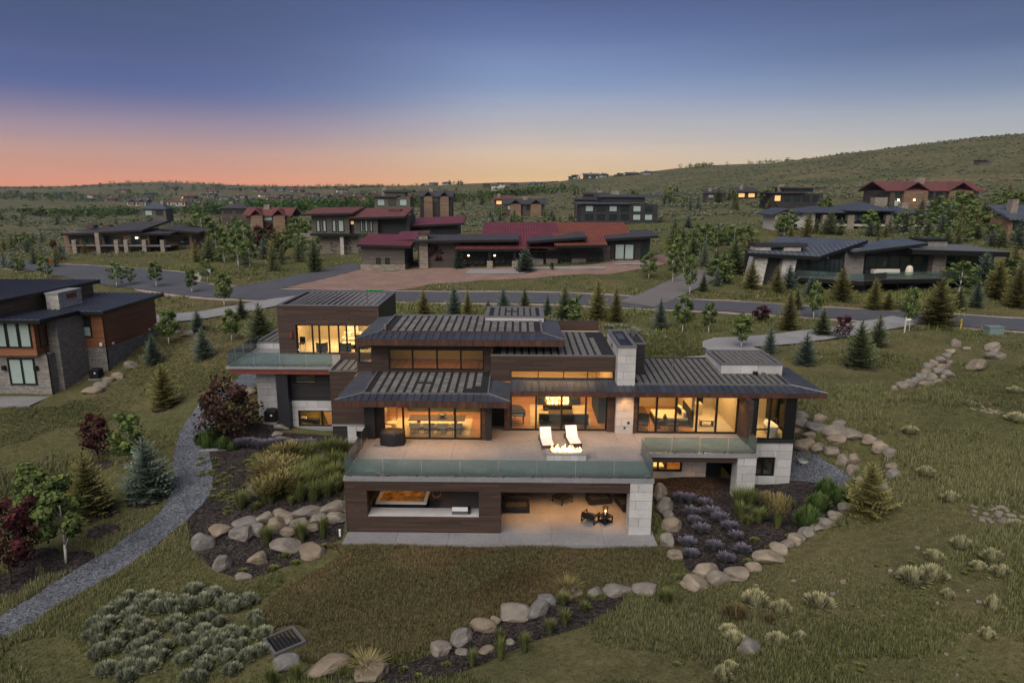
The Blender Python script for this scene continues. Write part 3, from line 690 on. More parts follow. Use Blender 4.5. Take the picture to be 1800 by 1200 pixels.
B('soffit', M['ceiling'], house, 8.05, 15.2, 41.52, 44.55, 3.18, 3.24)
stone_wall('stone_column', house, 14.08, 15.28, 40.9, 42.0, .0, 3.24, .53, seed=5)
stone_wall('stone_wall', house, 8.0, 13.2, 44.6, 45.0, -.3, 3.2, .53, 1.15, 7, [(8.0, PX(1199,44.6,820), .72, 1.9)])
glazing(house, 7.9, PX(1199,44.6,820), 44.66, .72, 1.9, [PX(1157,44.6,820)], fw=.1)
B('dark_door', M['frame'], house, 13.2, 14.3, 44.75, 44.95, .0, 3.2)
B('lower_bedroom_wall', M['cream'], house, 7.9, 14.3, 48.0, 48.2, -.1, 3.2)
B('lower_bedroom_floor', M['oak'], house, 7.9, 14.3, 45.0, 48.0, -.1, .0)
# ---- main level: dining room front
TOP = 6.46
B('wall_panel', M['panel'], house, -10.12, -9.42, 43.02, 43.4, 3.505, TOP)
B('side_wall', M['siding'], house, -10.1, -9.85, 43.4, 48.8, 3.3, TOP)
x = lambda p, y=43.1: PX(p, y)
B('wall_panel', M['frame'], house, -9.415, x(674), 43.25, 43.4, 3.505, TOP)
glazing(house, x(674), x(847), 43.1, 3.505, TOP-.01, [x(709), x(755), x(800)], fw=.1, name='sliding_door')
B('post', M['siding'], house, x(847)+.005, x(853), 43.0, 43.5, 3.505, TOP)
B('wall_panel', M['panel'], house, x(853)+.005, x(864), 42.95, 43.5, 3.505, TOP)
B('side_wall', M['siding'], house, -2.1, -1.86, 43.505, 45.95, 3.505, TOP)
B('recess_wall', M['panel'], house, -2.08, -.42, 45.96, 46.15, 3.505, TOP)
B('door', M['frame'], house, -1.6, -.75, 45.9, 45.955, 3.51, 5.9)
B('post', M['siding'], house, -.86, -.45, 44.9, 45.9, 3.505, TOP)
# great room doors
gx_ = lambda p: PX(p, 45.0)
glazing(house, -.44, gx_(1066), 45.0, 3.505, TOP, [gx_(942), gx_(986.5), gx_(1029)], fw=.1, name='sliding_door')
B('post', M['siding'], house, gx_(1066)+.004, 6.73, 44.8, 45.15, 3.505, TOP)
stone_wall('stone_chimney', house, 6.74, 7.96, 44.45, 50.1, DK, 9.55, .53, 1.25, 11)
ch = MB().box(6.70, 8.0, 44.40, 44.62, 9.55, 9.67).box(6.70, 8.0, 49.95, 50.15, 9.55, 9.67).box(6.70, 6.92, 44.62, 49.95, 9.55, 9.67).box(7.78, 8.0, 44.62, 49.95, 9.55, 9.67)
cap = ch.build('chimney_cap', M['flashing'], house); B('flue', M['frame'], house, 6.93, 7.77, 44.63, 49.94, 9.551, 9.56)
for k in range(3): B('flue_vent', M['steel'], house, 7.1, 7.6, 47.2+k*.6, 47.5+k*.6, 9.56, 9.64)
B('vent', M['frame'], house, 6.715, 6.735, 47.3, 47.6, 8.9, 9.2)
B('outlet', M['panel'], house, 7.55, 7.72, 44.425, 44.45, 4.2, 4.38); B('outlet', M['panel'], house, 7.32, 7.46, 44.425, 44.45, 3.85, 4.0)
blk = B('chimney_block', M['siding_grey'], house, 8.02, 8.95, 46.6, 50.4, 7.0, 9.3)
MB().box(7.98, 8.99, 46.56, 46.66, 9.3, 9.42).box(7.98, 8.99, 50.34, 50.44, 9.3, 9.42).box(7.98, 8.08, 46.66, 50.34, 9.3, 9.42).box(8.89, 8.99, 46.66, 50.34, 9.3, 9.42).build('block_cap', M['flashing'], house)
B('vent_pipe', M['steel'], house, 8.4, 8.7, 49.4, 49.8, 9.3, 9.75)
# bedroom doors
bx = lambda p: PX(p, 44.6)
B('post', M['siding'], house, 7.965, bx(1119), 44.55, 44.9, 3.505, TOP)
glazing(house, bx(1119)+.004, bx(1296), 44.6, 3.505, TOP, [bx(1153), bx(1187), bx(1224), bx(1258)], fw=.11, name='sliding_door')
B('fin_wall', M['siding'], house, 15.1, 15.42, 42.6, 44.9, 3.505, TOP)
# bath bay
BY = 43.55; tw = lambda p: PX(p, BY)
stone_wall('stone_base', house, 15.45, 18.62, BY, 49.8, -.3, 3.28, .6, 1.15, 13, [(15.45, PX(1362,BY,820), PZ(837,BY,1345), PZ(803,BY,1345))])
glazing(house, 15.45, PX(1362,BY,820), BY+.1, PZ(837,BY,1345), PZ(803,BY,1345), [PX(1342,BY,820)], fw=.1)
B('sill', M['panel'], house, 15.43, 18.68, BY-.08, 49.8, 3.28, 3.5)
B('wall_panel', M['panel'], house, 15.43, tw(1328), BY, BY+.3, 3.505, TOP)
glazing(house, tw(1328)+.004, tw(1380), BY, 3.505, TOP, [tw(1352)], [(tw(1328)+.09, tw(1352)-.06, 4.2)], fw=.09)
B('corner_post', M['frame'], house, tw(1380)+.004, 18.62, BY, BY+.3, 3.505, TOP)
glazing_x(house, 18.62, BY+.305, 46.6, 3.505, TOP, [45.2])
B('corner_post', M['siding'], house, 18.37, 18.62, 46.6, 49.8, 3.505, TOP)
# ---- right wing roof
EZ = 6.46
U_PANEL = {}
def panel_mesh(w, dy, dz, key):
    if key not in U_PANEL:
        m = MB(); t = .03
        m.hexa([(0,0,0),(w-.012,0,0),(w-.012,dy,dz),(0,dy,dz)], [(0,0,t),(w-.012,0,t),(w-.012,dy,dz+t),(0,dy,dz+t)])
        m.hexa([(-.022,0,0),(.022,0,0),(.022,dy,dz),(-.022,dy,dz)], [(-.016,0,t+.055),(.016,0,t+.055),(.016,dy,dz+t+.055),(-.016,dy,dz+t+.055)])
        U_PANEL[key] = m.mesh('roof_panel', M['seam'])
    return U_PANEL[key]
def eave_band(part, x0, x1, y0, z0, y1, z1, n, key):
    w = (x1-x0)/n; me = panel_mesh(w, y1-y0, z1-z0, key); o = ORIG[part.name]
    for i in range(n): put('roof_panel', me, part, (x0+i*w-o[0], y0-o[1], z0-o[2]))
def side_band(name, parent, xe, xi, ya, yb, ze, zi, pitch=.42, cut=None):
    """Sloping band on a side: seams run from the eave (xe) up to the inner edge (xi)."""
    m = MB(); t = .03
    m.hexa(*[[(min(xe,xi),ya,(ze if xe < xi else zi)+k),(max(xe,xi),ya,(zi if xe < xi else ze)+k),(max(xe,xi),yb,(zi if xe < xi else ze)+k),(min(xe,xi),yb,(ze if xe < xi else zi)+k)] for k in (0, t)])
    yy = ya+pitch*.5
    while yy < yb:
        lo, hi = (xe, xi) if xe < xi else (xi, xe); zl, zh = (ze, zi) if xe < xi else (zi, ze)
        m.hexa([(lo,yy-.02,zl+t),(hi,yy-.02,zh+t),(hi,yy+.02,zh+t),(lo,yy+.02,zl+t)], [(lo,yy-.014,zl+t+.05),(hi,yy-.014,zh+t+.05),(hi,yy+.014,zh+t+.05),(lo,yy+.014,zl+t+.05)])
        yy += pitch
    return m.build(name, M['seam'], parent)
def hip_corner(part, xe, ye, xi, yi, ze, zi):
    """The triangle of metal between the last panel and the hip, with its ridge cap."""
    s = 1 if xi > xe else -1; m = MB(); t = .03
    tri = [(xe,ye,ze),(xi,ye,ze),(xi,yi,zi)]; tri2 = [(x_,y_,z_+t) for x_,y_,z_ in tri]
    m.add(tri+tri2, [(0,2,1),(3,4,5),(0,1,4,3),(1,2,5,4),(2,0,3,5)] if s > 0 else [(0,1,2),(3,5,4),(0,3,4,1),(1,4,5,2),(2,5,3,0)])
    n = 3
    for k in range(1, n+1):
        f = k/(n+1); xx = xe+(xi-xe)*f; yy = ye+(yi-ye)*f; zz = ze+(zi-ze)*f
        m.hexa([(xx-.02,ye,ze+t),(xx+.02,ye,ze+t),(xx+.02,yy,zz+t),(xx-.02,yy,zz+t)], [(xx-.014,ye,ze+t+.05),(xx+.014,ye,ze+t+.05),(xx+.014,yy,zz+t+.05),(xx-.014,yy,zz+t+.05)])
    m.build('hip_panel', M['seam'], part)
    MB().cone((xe, ye, ze+.05), (xi, yi, zi+.06), .06, .06, 6).build('hip_cap', M['flashing'], part)
def pavers(part, x0, x1, y0, y1, z0, z1, nx, ny, single, skip=(), gapx=.30, gapy=.12):
    """Rows of roof pavers between dark seams; z0 at y0, z1 at y1."""
    wx = (x1-x0)/nx; wy = (y1-y0)/ny; m = MB(); rnd = random.Random(nx*31+ny)
    for i in range(nx):
        for j in range(ny):
            if (i, j) in skip: continue
            a = x0+i*wx+wx*gapx/2; b = a+wx*(1-gapx); c = y0+j*wy+wy*gapy/2; d = c+wy*(1-gapy)
            z = z0+(z1-z0)*((c+d)/2-y0)/(y1-y0)+rnd.uniform(-.006, .006)
            if single: piece('paver', U_PAVER, part, a, b, c, d, z, z+.05)
            else: m.box(a, b, c, d, z, z+.05)
        
    if not single: m.build('paver_field', M['paver'], part, kind='stuff')
def roof_slab(name, x0, x1, y0, y1, z0, z1, th=.3):
    return MB().hexa([(x0,y0,z0-th),(x1,y0,z0-th),(x1,y1,z1-th),(x0,y1,z1-th)], [(x0,y0,z0),(x1,y0,z0),(x1,y1,z1),(x0,y1,z1)]).build(name, M['membrane'], house)
def kerb(part, x0, x1, y0, y1, z, w=.12, hgt=.10, mat='flashing', sides='fblr', z2=None):
    z2 = z if z2 is None else z2
    for q in sides:
        if q == 'f': m = MB().box(x0, x1, y0, y0+w, z-.02, z+hgt)
        elif q == 'b': m = MB().box(x0, x1, y1-w, y1, z2-.02, z2+hgt)
        else:
            a = x0 if q == 'l' else x1-w
            m = MB().hexa([(a,y0+w,z-.02),(a+w,y0+w,z-.02),(a+w,y1-w,z2-.02),(a,y1-w,z2-.02)], [(a,y0+w,z+hgt),(a+w,y0+w,z+hgt),(a+w,y1-w,z2+hgt),(a,y1-w,z2+hgt)])
        m.build('roof_edge', M[mat], part)
rw = roof_slab('lower_roof', 8.0, 18.5, 44.66, 50.8, 6.97, 7.3)
eave_band(rw, -.42, 6.72, 43.37, 6.77, 45.38, 7.02, 15, 'gr')
eave_band(rw, 6.72, 18.5, 43.37, 6.77, 44.66, 6.93, 25, 'rw')
hip_corner(rw, 20.45, 43.37, 18.5, 44.66, 6.77, 6.95)
side_band('side_eave', rw, 20.45, 18.5, 44.66, 50.0, 6.77, 6.95)
m = MB().add([(20.45,43.37,6.77),(20.45,44.66,6.77),(18.5,44.66,6.95),(20.45,43.37,6.80),(20.45,44.66,6.80),(18.5,44.66,6.98)], [(0,2,1),(3,4,5),(0,1,4,3),(1,2,5,4),(2,0,3,5)]); m.build('hip_panel', M['seam'], rw)
kerb(rw, 8.0, 18.55, 44.6, 50.8, 6.97, .10, .08, 'flashing', 'fr', 7.28)
pavers(rw, 8.2, 18.3, 44.85, 50.6, 6.975, 7.29, 22, 12, False, [(i, j) for i in range(22) for j in range(12) if i < 2 and j > 3 or (i > 13 and j > 4)], .34, .2)
def fascia(name, x0, x1, y, z0, z1, parent=house, mat='fascia', pitch=.95):
    m = MB(); n = max(1, round((x1-x0)/pitch)); w = (x1-x0)/n
    for i in range(n): m.box(x0+i*w+.006, x0+(i+1)*w-.006, y, y+.06, z0, z1)
    m.box(x0, x1, y+.01, y+.05, z0+.01, z1-.01)
    return m.build(name, M[mat], parent)
fascia('fascia', -.42, 20.45, 43.32, EZ, 6.765)
MB().box(20.42, 20.48, 43.39, 50.0, EZ, 6.765).build('fascia', M['fascia'], house)
B('soffit', M['ceiling'], house, -.40, 20.41, 43.385, 44.44, EZ+.005, EZ+.06)
B('soffit', M['ceiling'], house, 18.4, 20.41, 44.45, 49.9, EZ+.005, EZ+.06)
B('roof_deck', M['membrane'], house, -.42, 20.4, 43.4, 44.6, 6.54, 6.75)
B('roof_deck', M['membrane'], house, -.42, 6.7, 44.61, 45.35, 6.54, 6.88)
B('roof_deck', M['membrane'], house, 18.5, 20.4, 44.61, 49.9, 6.54, 6.72)
bxr = stone_wall('roof_parapet', house, 14.5, 18.85, 47.1, 51.4, 7.0, 7.78, .78, 1.4, 17)
kerb(bxr, 14.44, 18.9, 47.05, 51.45, 7.78, .32, .07); B('parapet_roof', M['membrane'], bxr, 14.7, 18.7, 47.3, 51.2, 7.70, 7.79)
pavers(bxr, 14.9, 18.5, 47.5, 51.0, 7.79, 7.8, 9, 7, False, gapx=.2)
def vent(x_, y_, z_, hh=.55, r_=.06): MB().cone((x_,y_,z_), (x_,y_,z_+hh), r_, r_, 8).cone((x_,y_,z_+hh), (x_,y_,z_+hh+.08), r_*1.5, r_*1.5, 8).build('vent_pipe', M['flashing'], house)
vent(11.3, 48.2, 7.1); vent(17.2, 46.2, 7.05, .3, .1); B('roof_vent', M['frame'], house, 16.7, 17.0, 46.7, 46.95, 7.05, 7.35)
# ---- great room upper storey
cl = (-.42, 6.5, 7.05, 7.66)
wall_y('upper_wall', M['siding'], house, -1.78, 6.73, 45.4, 45.65, 6.9, 8.72, [(PX(898,45.4,660), PX(1079,45.4,660), 7.12, 7.66)])
cx = lambda p: PX(p, 45.4, 660)
glazing(house, cx(898), cx(1079), 45.44, 7.12, 7.66, [cx(946), cx(991), cx(1033)], fw=.05, dp=.1, name='clerestory_window')
gr = roof_slab('great_room_roof', -1.7, 6.73, 45.5, 53.4, 8.72, 8.76, .35)
kerb(gr, -1.82, 6.76, 45.36, 53.4, 8.72, .07, .09, 'flashing', 'fb')
pavers(gr, -1.2, 5.9, 45.6, 53.2, 8.725, 8.765, 14, 11, False, [(13, j) for j in range(8, 11)], .34, .18)
B('side_wall', M['siding'], house, -1.78, -1.55, 45.66, 53.3, 6.5, 8.38)
# ---- dining roof
dr = roof_slab('dining_roof', -9.85, -1.85, 42.05, 46.6, 6.98, 7.22)
eave_band(dr, -9.85, -1.85, 41.02, 6.79, 42.05, 6.96, 17, 'dr')
hip_corner(dr, -11.46, 41.02, -9.85, 42.05, 6.79, 6.96); hip_corner(dr, -.43, 41.02, -1.85, 42.05, 6.79, 6.96)
side_band('side_eave', dr, -11.46, -9.85, 42.05, 48.75, 6.79, 6.98); side_band('side_eave', dr, -.43, -1.85, 42.05, 45.35, 6.79, 6.98)
for s, xe, xi in ((1, -11.46, -9.85), (-1, -.43, -1.85)):
    t3 = [(xe,41.02,6.79),(xe,42.05,6.79),(xi,42.05,6.97)]; MB().add(t3+[(a,b,c+.03) for a,b,c in t3], [(0,1,2),(3,5,4),(0,3,4,1),(1,4,5,2),(2,5,3,0)] if s > 0 else [(0,2,1),(3,4,5),(0,1,4,3),(1,2,5,4),(2,0,3,5)]).build('hip_panel', M['seam'], dr)
kerb(dr, -9.9, -1.8, 42.0, 46.58, 6.98, .1, .07, 'flashing', 'flr', 7.2)
pavers(dr, -9.5, -2.3, 42.25, 46.45, 6.985, 7.21, 13, 10, True, [(11, j) for j in (0, 1)]+[(12, j) for j in (0, 1, 2)]+[(5, 4), (6, 4)], .36, .20)
fascia('fascia', -11.46, -.43, 40.97, 6.40, 6.785)
MB().box(-11.49, -11.43, 41.04, 48.7, 6.40, 6.785).build('fascia', M['fascia'], house); MB().box(-.46, -.40, 41.04, 43.3, 6.40, 6.785).build('fascia', M['fascia'], house)
B('soffit', M['ceiling'], house, -11.42, -.47, 41.035, 43.1, 6.405, 6.455)
B('soffit', M['siding'], house, -11.42, -10.13, 43.11, 48.7, 6.405, 6.455)
B('soffit', M['ceiling'], house, -2.0, -.47, 43.11, 45.9, 6.405, 6.455)
B('roof_deck', M['membrane'], house, -11.42, -.47, 41.04, 42.0, 6.46, 6.77); B('roof_deck', M['membrane'], house, -11.42, -9.9, 42.0, 48.7, 6.46, 6.77); B('roof_deck', M['membrane'], house, -1.8, -.47, 42.0, 45.3, 6.46, 6.77)
# ---- upper hall over the dining room
ux = lambda p: PX(p, 46.6, 632)
UW = (ux(683), ux(851), 7.36, 8.86)
wall_y('hall_wall', M['siding'], house, -10.25, -1.8, 46.6, 46.85, 6.7, 9.55, [UW])
glazing(house, UW[0], UW[1], 46.64, UW[2], UW[3], [ux(725), ux(768), ux(810)], fw=.09, name='hall_window')
wall_y('hall_side_wall', M['siding'], house, -11.6, -10.26, 47.9, 48.1, 6.7, 9.55, [(-11.45, -10.5, 7.5, 8.7)])
glazing(house, -11.45, -10.5, 47.95, 7.5, 8.7, fw=.07)
B('side_wall', M['siding'], house, -1.79, -1.56, 46.9, 52.5, 8.8, 9.5)
ur = roof_slab('upper_roof', -9.6, 1.75, 46.9, 52.8, 10.0, 10.12)
eave_band(ur, -9.6, 1.75, 45.3, 9.83, 46.9, 9.98, 24, 'ur')
hip_corner(ur, -11.0, 45.3, -9.6, 46.9, 9.83, 9.98); hip_corner(ur, 3.15, 45.3, 1.75, 46.9, 9.83, 9.98)
side_band('side_eave', ur, -11.0, -9.6, 46.9, 53.2, 9.83, 9.99, .4); side_band('side_eave', ur, 3.15, 1.75, 46.9, 52.2, 9.83, 9.99, .4)
for s, xe, xi in ((1, -11.0, -9.6), (-1, 3.15, 1.75)):
    t3 = [(xe,45.3,9.83),(xe,46.9,9.83),(xi,46.9,9.99)]; MB().add(t3+[(a,b,c+.03) for a,b,c in t3], [(0,1,2),(3,5,4),(0,3,4,1),(1,4,5,2),(2,5,3,0)] if s > 0 else [(0,2,1),(3,4,5),(0,1,4,3),(1,2,5,4),(2,0,3,5)]).build('hip_panel', M['seam'], ur)
kerb(ur, -9.66, 1.8, 46.85, 52.85, 10.0, .12, .10, 'fascia', 'f', 10.12); kerb(ur, -9.66, 1.8, 46.85, 52.85, 10.0, .14, .10, 'flashing', 'lrb', 10.12)
pavers(ur, -9.0, 1.3, 47.15, 52.6, 10.005, 10.125, 19, 7, True, [(i, j) for i in range(12, 19) for j in (5, 6)], .32, .16)
fascia('fascia', -11.0, 3.15, 45.24, 9.40, 9.825); MB().box(-11.03, -10.97, 45.32, 53.2, 9.40, 9.825).build('fascia', M['fascia'], house); MB().box(3.12, 3.18, 45.32, 52.2, 9.40, 9.825).build('fascia', M['fascia'], house)
B('soffit', M['siding'], house, -10.96, 3.11, 45.31, 52.2, 9.41, 9.46); B('roof_deck', M['membrane'], house, -10.96, 3.11, 45.31, 52.2, 9.47, 9.81)
sk = B('roof_monitor', M['stone'], house, -2.45, 2.0, 51.0, 55.6, 9.6, 10.38); kerb(sk, -2.5, 2.05, 50.95, 55.65, 10.38, .28, .05)
B('monitor_roof', M['membrane'], sk, -2.2, 1.75, 51.25, 55.35, 10.3, 10.385); pavers(sk, -1.9, 1.5, 51.5, 55.1, 10.386, 10.39, 7, 5, False, [(3, 2), (2, 2)], .28, .14)
MB().box(-9.5, -9.35, 47.6, 47.75, 10.0, 10.45).build('vent_pipe', M['flashing'], house)
# ---- left wing: block with the balcony
LX0, LX1, LY = -19.42, -11.2, 54.2
lx = lambda p: PX(p, LY, 600)
wall_y('den_wall', M['siding'], house, LX0, LX1, LY, LY+.3, 6.45, 10.62, [(lx(521), -11.9, 6.62, 9.05)])
glazing(house, lx(521), -11.9, LY+.12, 6.62, 9.05, [lx(p) for p in (549, 561, 578, 595, 609, 624)], fw=.09, name='folding_door')
B('den_side_wall', M['siding'], house, LX0, LX0+.3, LY+.31, 62.0, 3.3, 10.62); B('den_side_wall', M['panel'], house, LX1-.3, LX1, LY+.31, 62.0, 6.4, 10.62)
B('den_back_wall', M['siding'], house, LX0+.3, LX1-.3, 61.7, 62.0, 3.3, 10.62)
lr = roof_slab('den_roof', LX0+.3, LX1-.3, LY+.3, 61.7, 10.50, 10.58); kerb(lr, LX0-.04, LX1+.04, LY-.04, 62.04, 10.62, .3, .05)
m = MB()
for k in range(15):
    a = LX0+.7+k*.5; m.hexa([(a,LY+.35,10.58),(a+.14,LY+.35,10.58),(a+.14,61.6,10.6),(a,61.6,10.6)], [(a,LY+.35,10.62),(a+.14,LY+.35,10.62),(a+.14,61.6,10.64),(a,61.6,10.64)])
m.build('roof_seam', M['flashing'], lr); pavers(lr, LX0+.6, LX1-.5, LY+.5, 61.4, 10.52, 10.59, 15, 9, False, gapx=.35, gapy=.1)
vent(-15.6, 58.0, 10.55, .7, .05); vent(-12.4, 55.6, 10.55, .7, .05)
sc_ = MB().cone((-18.35,LY-.07,8.0), (-18.35,LY-.07,8.45), .13, .13, 10).build('wall_sconce', M['fascia_red'], house)
B('outlet', M['enamel'], house, -17.9, -17.8, LY-.03, LY, 6.9, 7.05)
# balcony
bal = B('balcony', M['concrete_edge'], house, -22.1, -13.9, 49.95, LY-.01, 6.42, 6.6); B('balcony', M['concrete_edge'], house, -22.1, LX0-.01, LY, 56.6, 6.42, 6.6)
fascia('balcony_fascia', -21.9, -13.92, 50.05, 6.02, 6.415, mat='fascia_red', pitch=2.2); B('balcony_fascia', M['fascia_red'], house, -21.9, -21.84, 50.12, 56.5, 6.02, 6.415)
B('soffit', M['siding'], house, -21.83, -13.95, 50.13, 55.4, 6.03, 6.1)
stone_wall('side_parapet', house, -22.1, LX0-.02, 56.0, 61.0, 6.6, 7.15, .55, 1.4, 23); kerb(house, -22.15, LX0-.02, 55.95, 61.05, 7.15, .25, .05, sides='flb')
B('side_roof', M['membrane'], house, -21.9, LX0-.02, 56.2, 60.9, 7.1, 7.16); sp = MB()
for i in range(4):
    for j in range(8): sp.box(-21.6+i*.52, -21.6+i*.52+.4, 56.5+j*.53, 56.97+j*.53, 7.16, 7.2)
sp.build('paver_field', M['paver'], house, kind='stuff')
stone_wall('stone_wall', house, -20.5, -18.5, 51.6, 55.4, 1.2, 6.0, .53, 1.0, 29)
B('fin_wall', M['panel'], house, -18.5, -17.6, 50.3, 52.0, 1.0, 6.02)
wall_y('wing_wall', M['siding_grey'], house, -17.6, -13.95, 51.05, 51.3, 3.65, 6.02, [(PX(517,51.05,660), PX(554,51.05,660), 5.0, 6.0)])
glazing(house, PX(517,51.05,660), PX(554,51.05,660), 51.1, 5.0, 6.0, fw=.08)
stone_wall('stone_wall', house, -17.6, -13.95, 50.95, 51.3, 1.0, 3.65, .53, 1.3, 31, [(-17.15, -13.95, 1.55, 2.85)])
glazing(house, -17.15, -12.9, 51.0, 1.55, 2.85, [-15.3], fw=.1)
B('wing_back', M['cream'], house, -17.6, -10.2, 54.6, 54.8, .5, 6.0); B('wing_floor', M['oak'], house, -17.6, -10.2, 51.4, 54.6, .4, .5); B('wing_floor', M['oak'], house, -17.6, -10.2, 51.4, 54.6, 3.25, 3.5)
B('wing_ceiling', M['cream'], house, -17.55, -10.2, 51.4, 54.6, 5.9, 6.0)
bw_ = PX(583, 48.85, 700)
B('projecting_wall', M['siding'], house, -13.9, -10.11, 48.8, 49.1, 2.5, 6.62); B('wall_base', M['concrete_edge'], house, -13.92, -10.11, 48.74, 49.05, 2.36, 2.495); B('foundation', M['siding_grey'], house, -13.88, -10.11, 48.82, 49.05, .2, 2.355); B('foundation', M['siding_grey'], house, -10.1, -9.9, 44.01, 48.8, -.2, 3.29); B('projecting_wall', M['siding'], house, -13.9, -13.6, 49.11, 54.1, 3.0, 6.62)
B('wall_base', M['concrete_edge'], house, -17.6, -13.92, 50.86, 50.95, .6, 1.5)
pr = roof_slab('small_roof', -13.88, -10.28, 48.85, 52.0, 6.62, 6.7, .25); kerb(pr, -13.95, -10.26, 48.76, 52.0, 6.62, .07, .06, 'flashing', 'fl', 6.7)
pavers(pr, -13.6, -10.5, 49.0, 51.9, 6.63, 6.7, 6, 5, False, gapx=.25, gapy=.1)
B('step_wall', M['siding'], house, -13.9, -11.3, 52.0, 52.3, 6.5, 7.25)
B('roof_drain', M['frame'], house, -12.0, -11.7, 50.2, 50.6, 6.68, 6.85)
stone_wall('stone_base', house, PX(612,48.55,770), -10.12, 48.45, 48.72, .2, 2.45, .53, 1.0, 37, [(PX(627,48.55,765), -10.12, 1.6, 2.1)])
B('vent_window', M['frame'], house, PX(627,48.55,765), -10.13, 48.55, 48.65, 1.6, 2.1)
# outer shell behind
for a, b, c, d, z0, z1 in ((-19.1,-11.5,54.55,61.65,3.3,6.4),): B('rear_wall', M['siding'], house, a, b, c, d, z0, z1)
B('rear_wall', M['siding'], house, -10.2, 6.7, 55.3, 55.6, 3.3, 9.3); B('rear_wall', M['siding'], house, 8.0, 18.4, 51.0, 51.25, 3.3, 7.3); B('side_wall', M['siding'], house, -10.25, -10.0, 48.9, 55.2, 3.3, 9.4); B('side_wall', M['siding'], house, 6.72, 6.735, 50.2, 55.2, 3.3, 8.4)
# ---- glass railings
def railing(label, pts, z, panel_w, hgt=1.08, inset=.1, n_each=None):
    """Clamped glass panels along a line of points; each panel is a part with its two clamps."""
    t = wthing('glass_railing', label, 'railing', (pts[0][0], pts[0][1], z))
    for k, (a, b) in enumerate(zip(pts[:-1], pts[1:])):
        a = Vector(a); b = Vector(b); L = (b-a).length; n = n_each[k] if n_each else max(1, round(L/panel_w)); d = (b-a)/L; nrm = Vector((-d.y, d.x))
        for i in range(n):
            p = a+d*(L*i/n+.02); q = a+d*(L*(i+1)/n-.02); w = nrm*.008
            m = MB(); m.prism([tuple(p-w), tuple(q-w), tuple(q+w), tuple(p+w)] if True else [], z+.05, z+hgt)
            g_ = m.build('glass_panel', M['rail_glass'], t)
            for f in (.12, .88):
                c = p.lerp(q, f); cm = MB().cone((c.x-nrm.x*.05, c.y-nrm.y*.05, z+.12), (c.x+nrm.x*.05, c.y+nrm.y*.05, z+.12), .05, .05, 8); cm.box(c.x-.03, c.x+.03, c.y-.03, c.y+.03, z, z+.14)
                cm.build('clamp', M['steel'], g_)
    return t
railing('frameless glass railing round the front edge of the big deck', [(-9.95, 43.0), (-9.95, 36.95), (7.88, 36.95), (7.88, 40.9)], DK, 2.4, n_each=(4, 8, 2))
railing('frameless glass railing on the raised side deck by the bedroom doors', [(8.06, 40.95), (15.2, 40.95), (15.2, 42.5)], DK, 2.3, n_each=(4, 1))
railing('frameless glass railing round the small upper balcony', [(-22.0, 56.5), (-22.0, 50.1), (-14.0, 50.1)], 6.6, 1.9, n_each=(4, 4))
# ---- patio
patio = B('patio', M['concrete_edge'], None, -9.95, 8.1, 35.62, 44.2, -.3, -.042); patio['kind'] = 'structure'
xs = np.linspace(-9.95, 8.1, 7)
for i in range(6):
    for a, b in ((35.62, 36.88), (36.895, 39.6), (39.615, 44.19)): piece('slab', U_SLAB, patio, xs[i]+.008, xs[i+1]-.008, a, b, -.04, 0)
# ------------------------------------------------------------------ rooms, lamps and furniture
WARM = (1.0, 0.53, 0.19)
def area(x, y, z, sx, sy, w, col=WARM, spread=180):
    d = bpy.data.lights.new('ceiling_light', 'AREA'); d.shape = 'RECTANGLE'; d.size = sx; d.size_y = sy; d.energy = w; d.color = col; d.spread = R(spread)
    o = bpy.data.objects.new('ceiling_light', d); COL.objects.link(o); o.location = (x, y, z); return o
def lamp_fixture(x, y, z, w, label, r=.11, spot=None, col=(1.0, .47, .15), group=None):
    """A recessed downlight: trim ring, glowing lens and the light it gives."""
    t = thing('downlight', label, 'light', (x, y, z), 0, group)
    put('trim', LAMP_TRIM, t); put('lens', LAMP_LENS, t)
    d = bpy.data.lights.new('downlight', 'SPOT'); d.energy = w; d.color = col; d.spot_size = R(spot or 110); d.spot_blend = 0.8; d.shadow_soft_size = .12
    o = bpy.data.objects.new('beam', d); COL.objects.link(o); o.parent = t; o.location = (0, 0, -.06)
    return t
LAMP_TRIM = MB().lathe([(.13, 0), (.13, -.02), (.10, -.02), (.10, 0)], n=14).mesh('trim', M['frame']); LAMP_LENS = MB().lathe([(.095, -.003), (.095, -.012)], n=14).mesh('lens', M['lamp'])
F = DK+.005
# dining room
B('room_floor', M['oak'], house, -9.8, -2.12, 43.26, 50.0, 3.3, F); B('room_wall', M['cream'], house, -9.84, -2.1, 50.0, 50.2, F, 6.44)
B('room_wall', M['cream'], house, -9.845, -9.7, 43.45, 49.99, F, 6.4); B('room_ceiling', M['ceiling'], house, -9.84, -2.1, 43.26, 50.0, 6.47, 6.6)
B('feature_wall', M['green_wall'], house, -8.2, -2.4, 49.0, 49.4, F, 6.4)
# great room
B('room_floor', M['oak'], house, -.43, 6.7, 45.15, 55.2, 3.3, F); B('room_wall', M['cream'], house, -1.5, 6.7, 55.0, 55.2, F, 8.5); B('room_wall', M['cream'], house, -1.55, -1.45, 46.2, 55.0, F, 8.4)
B('room_floor', M['oak'], house, -1.44, -.44, 46.2, 55.0, 3.3, F); B('room_wall', M['cream'], house, 6.60, 6.70, 45.6, 55.0, F, 8.4); B('room_ceiling', M['ceiling'], house, -1.5, 6.6, 45.7, 55.0, 8.3, 8.36)
for k, z in enumerate((6.8, 7.3, 7.75)): B('shelf', M['walnut'], house, -1.3, 1.0, 54.5, 54.95, z, z+.06)
B('beam', M['walnut'], house, 2.2, 2.5, 54.7, 54.95, 6.6, 8.2); B('beam', M['walnut'], house, 4.6, 4.9, 54.7, 54.95, 6.6, 8.2)
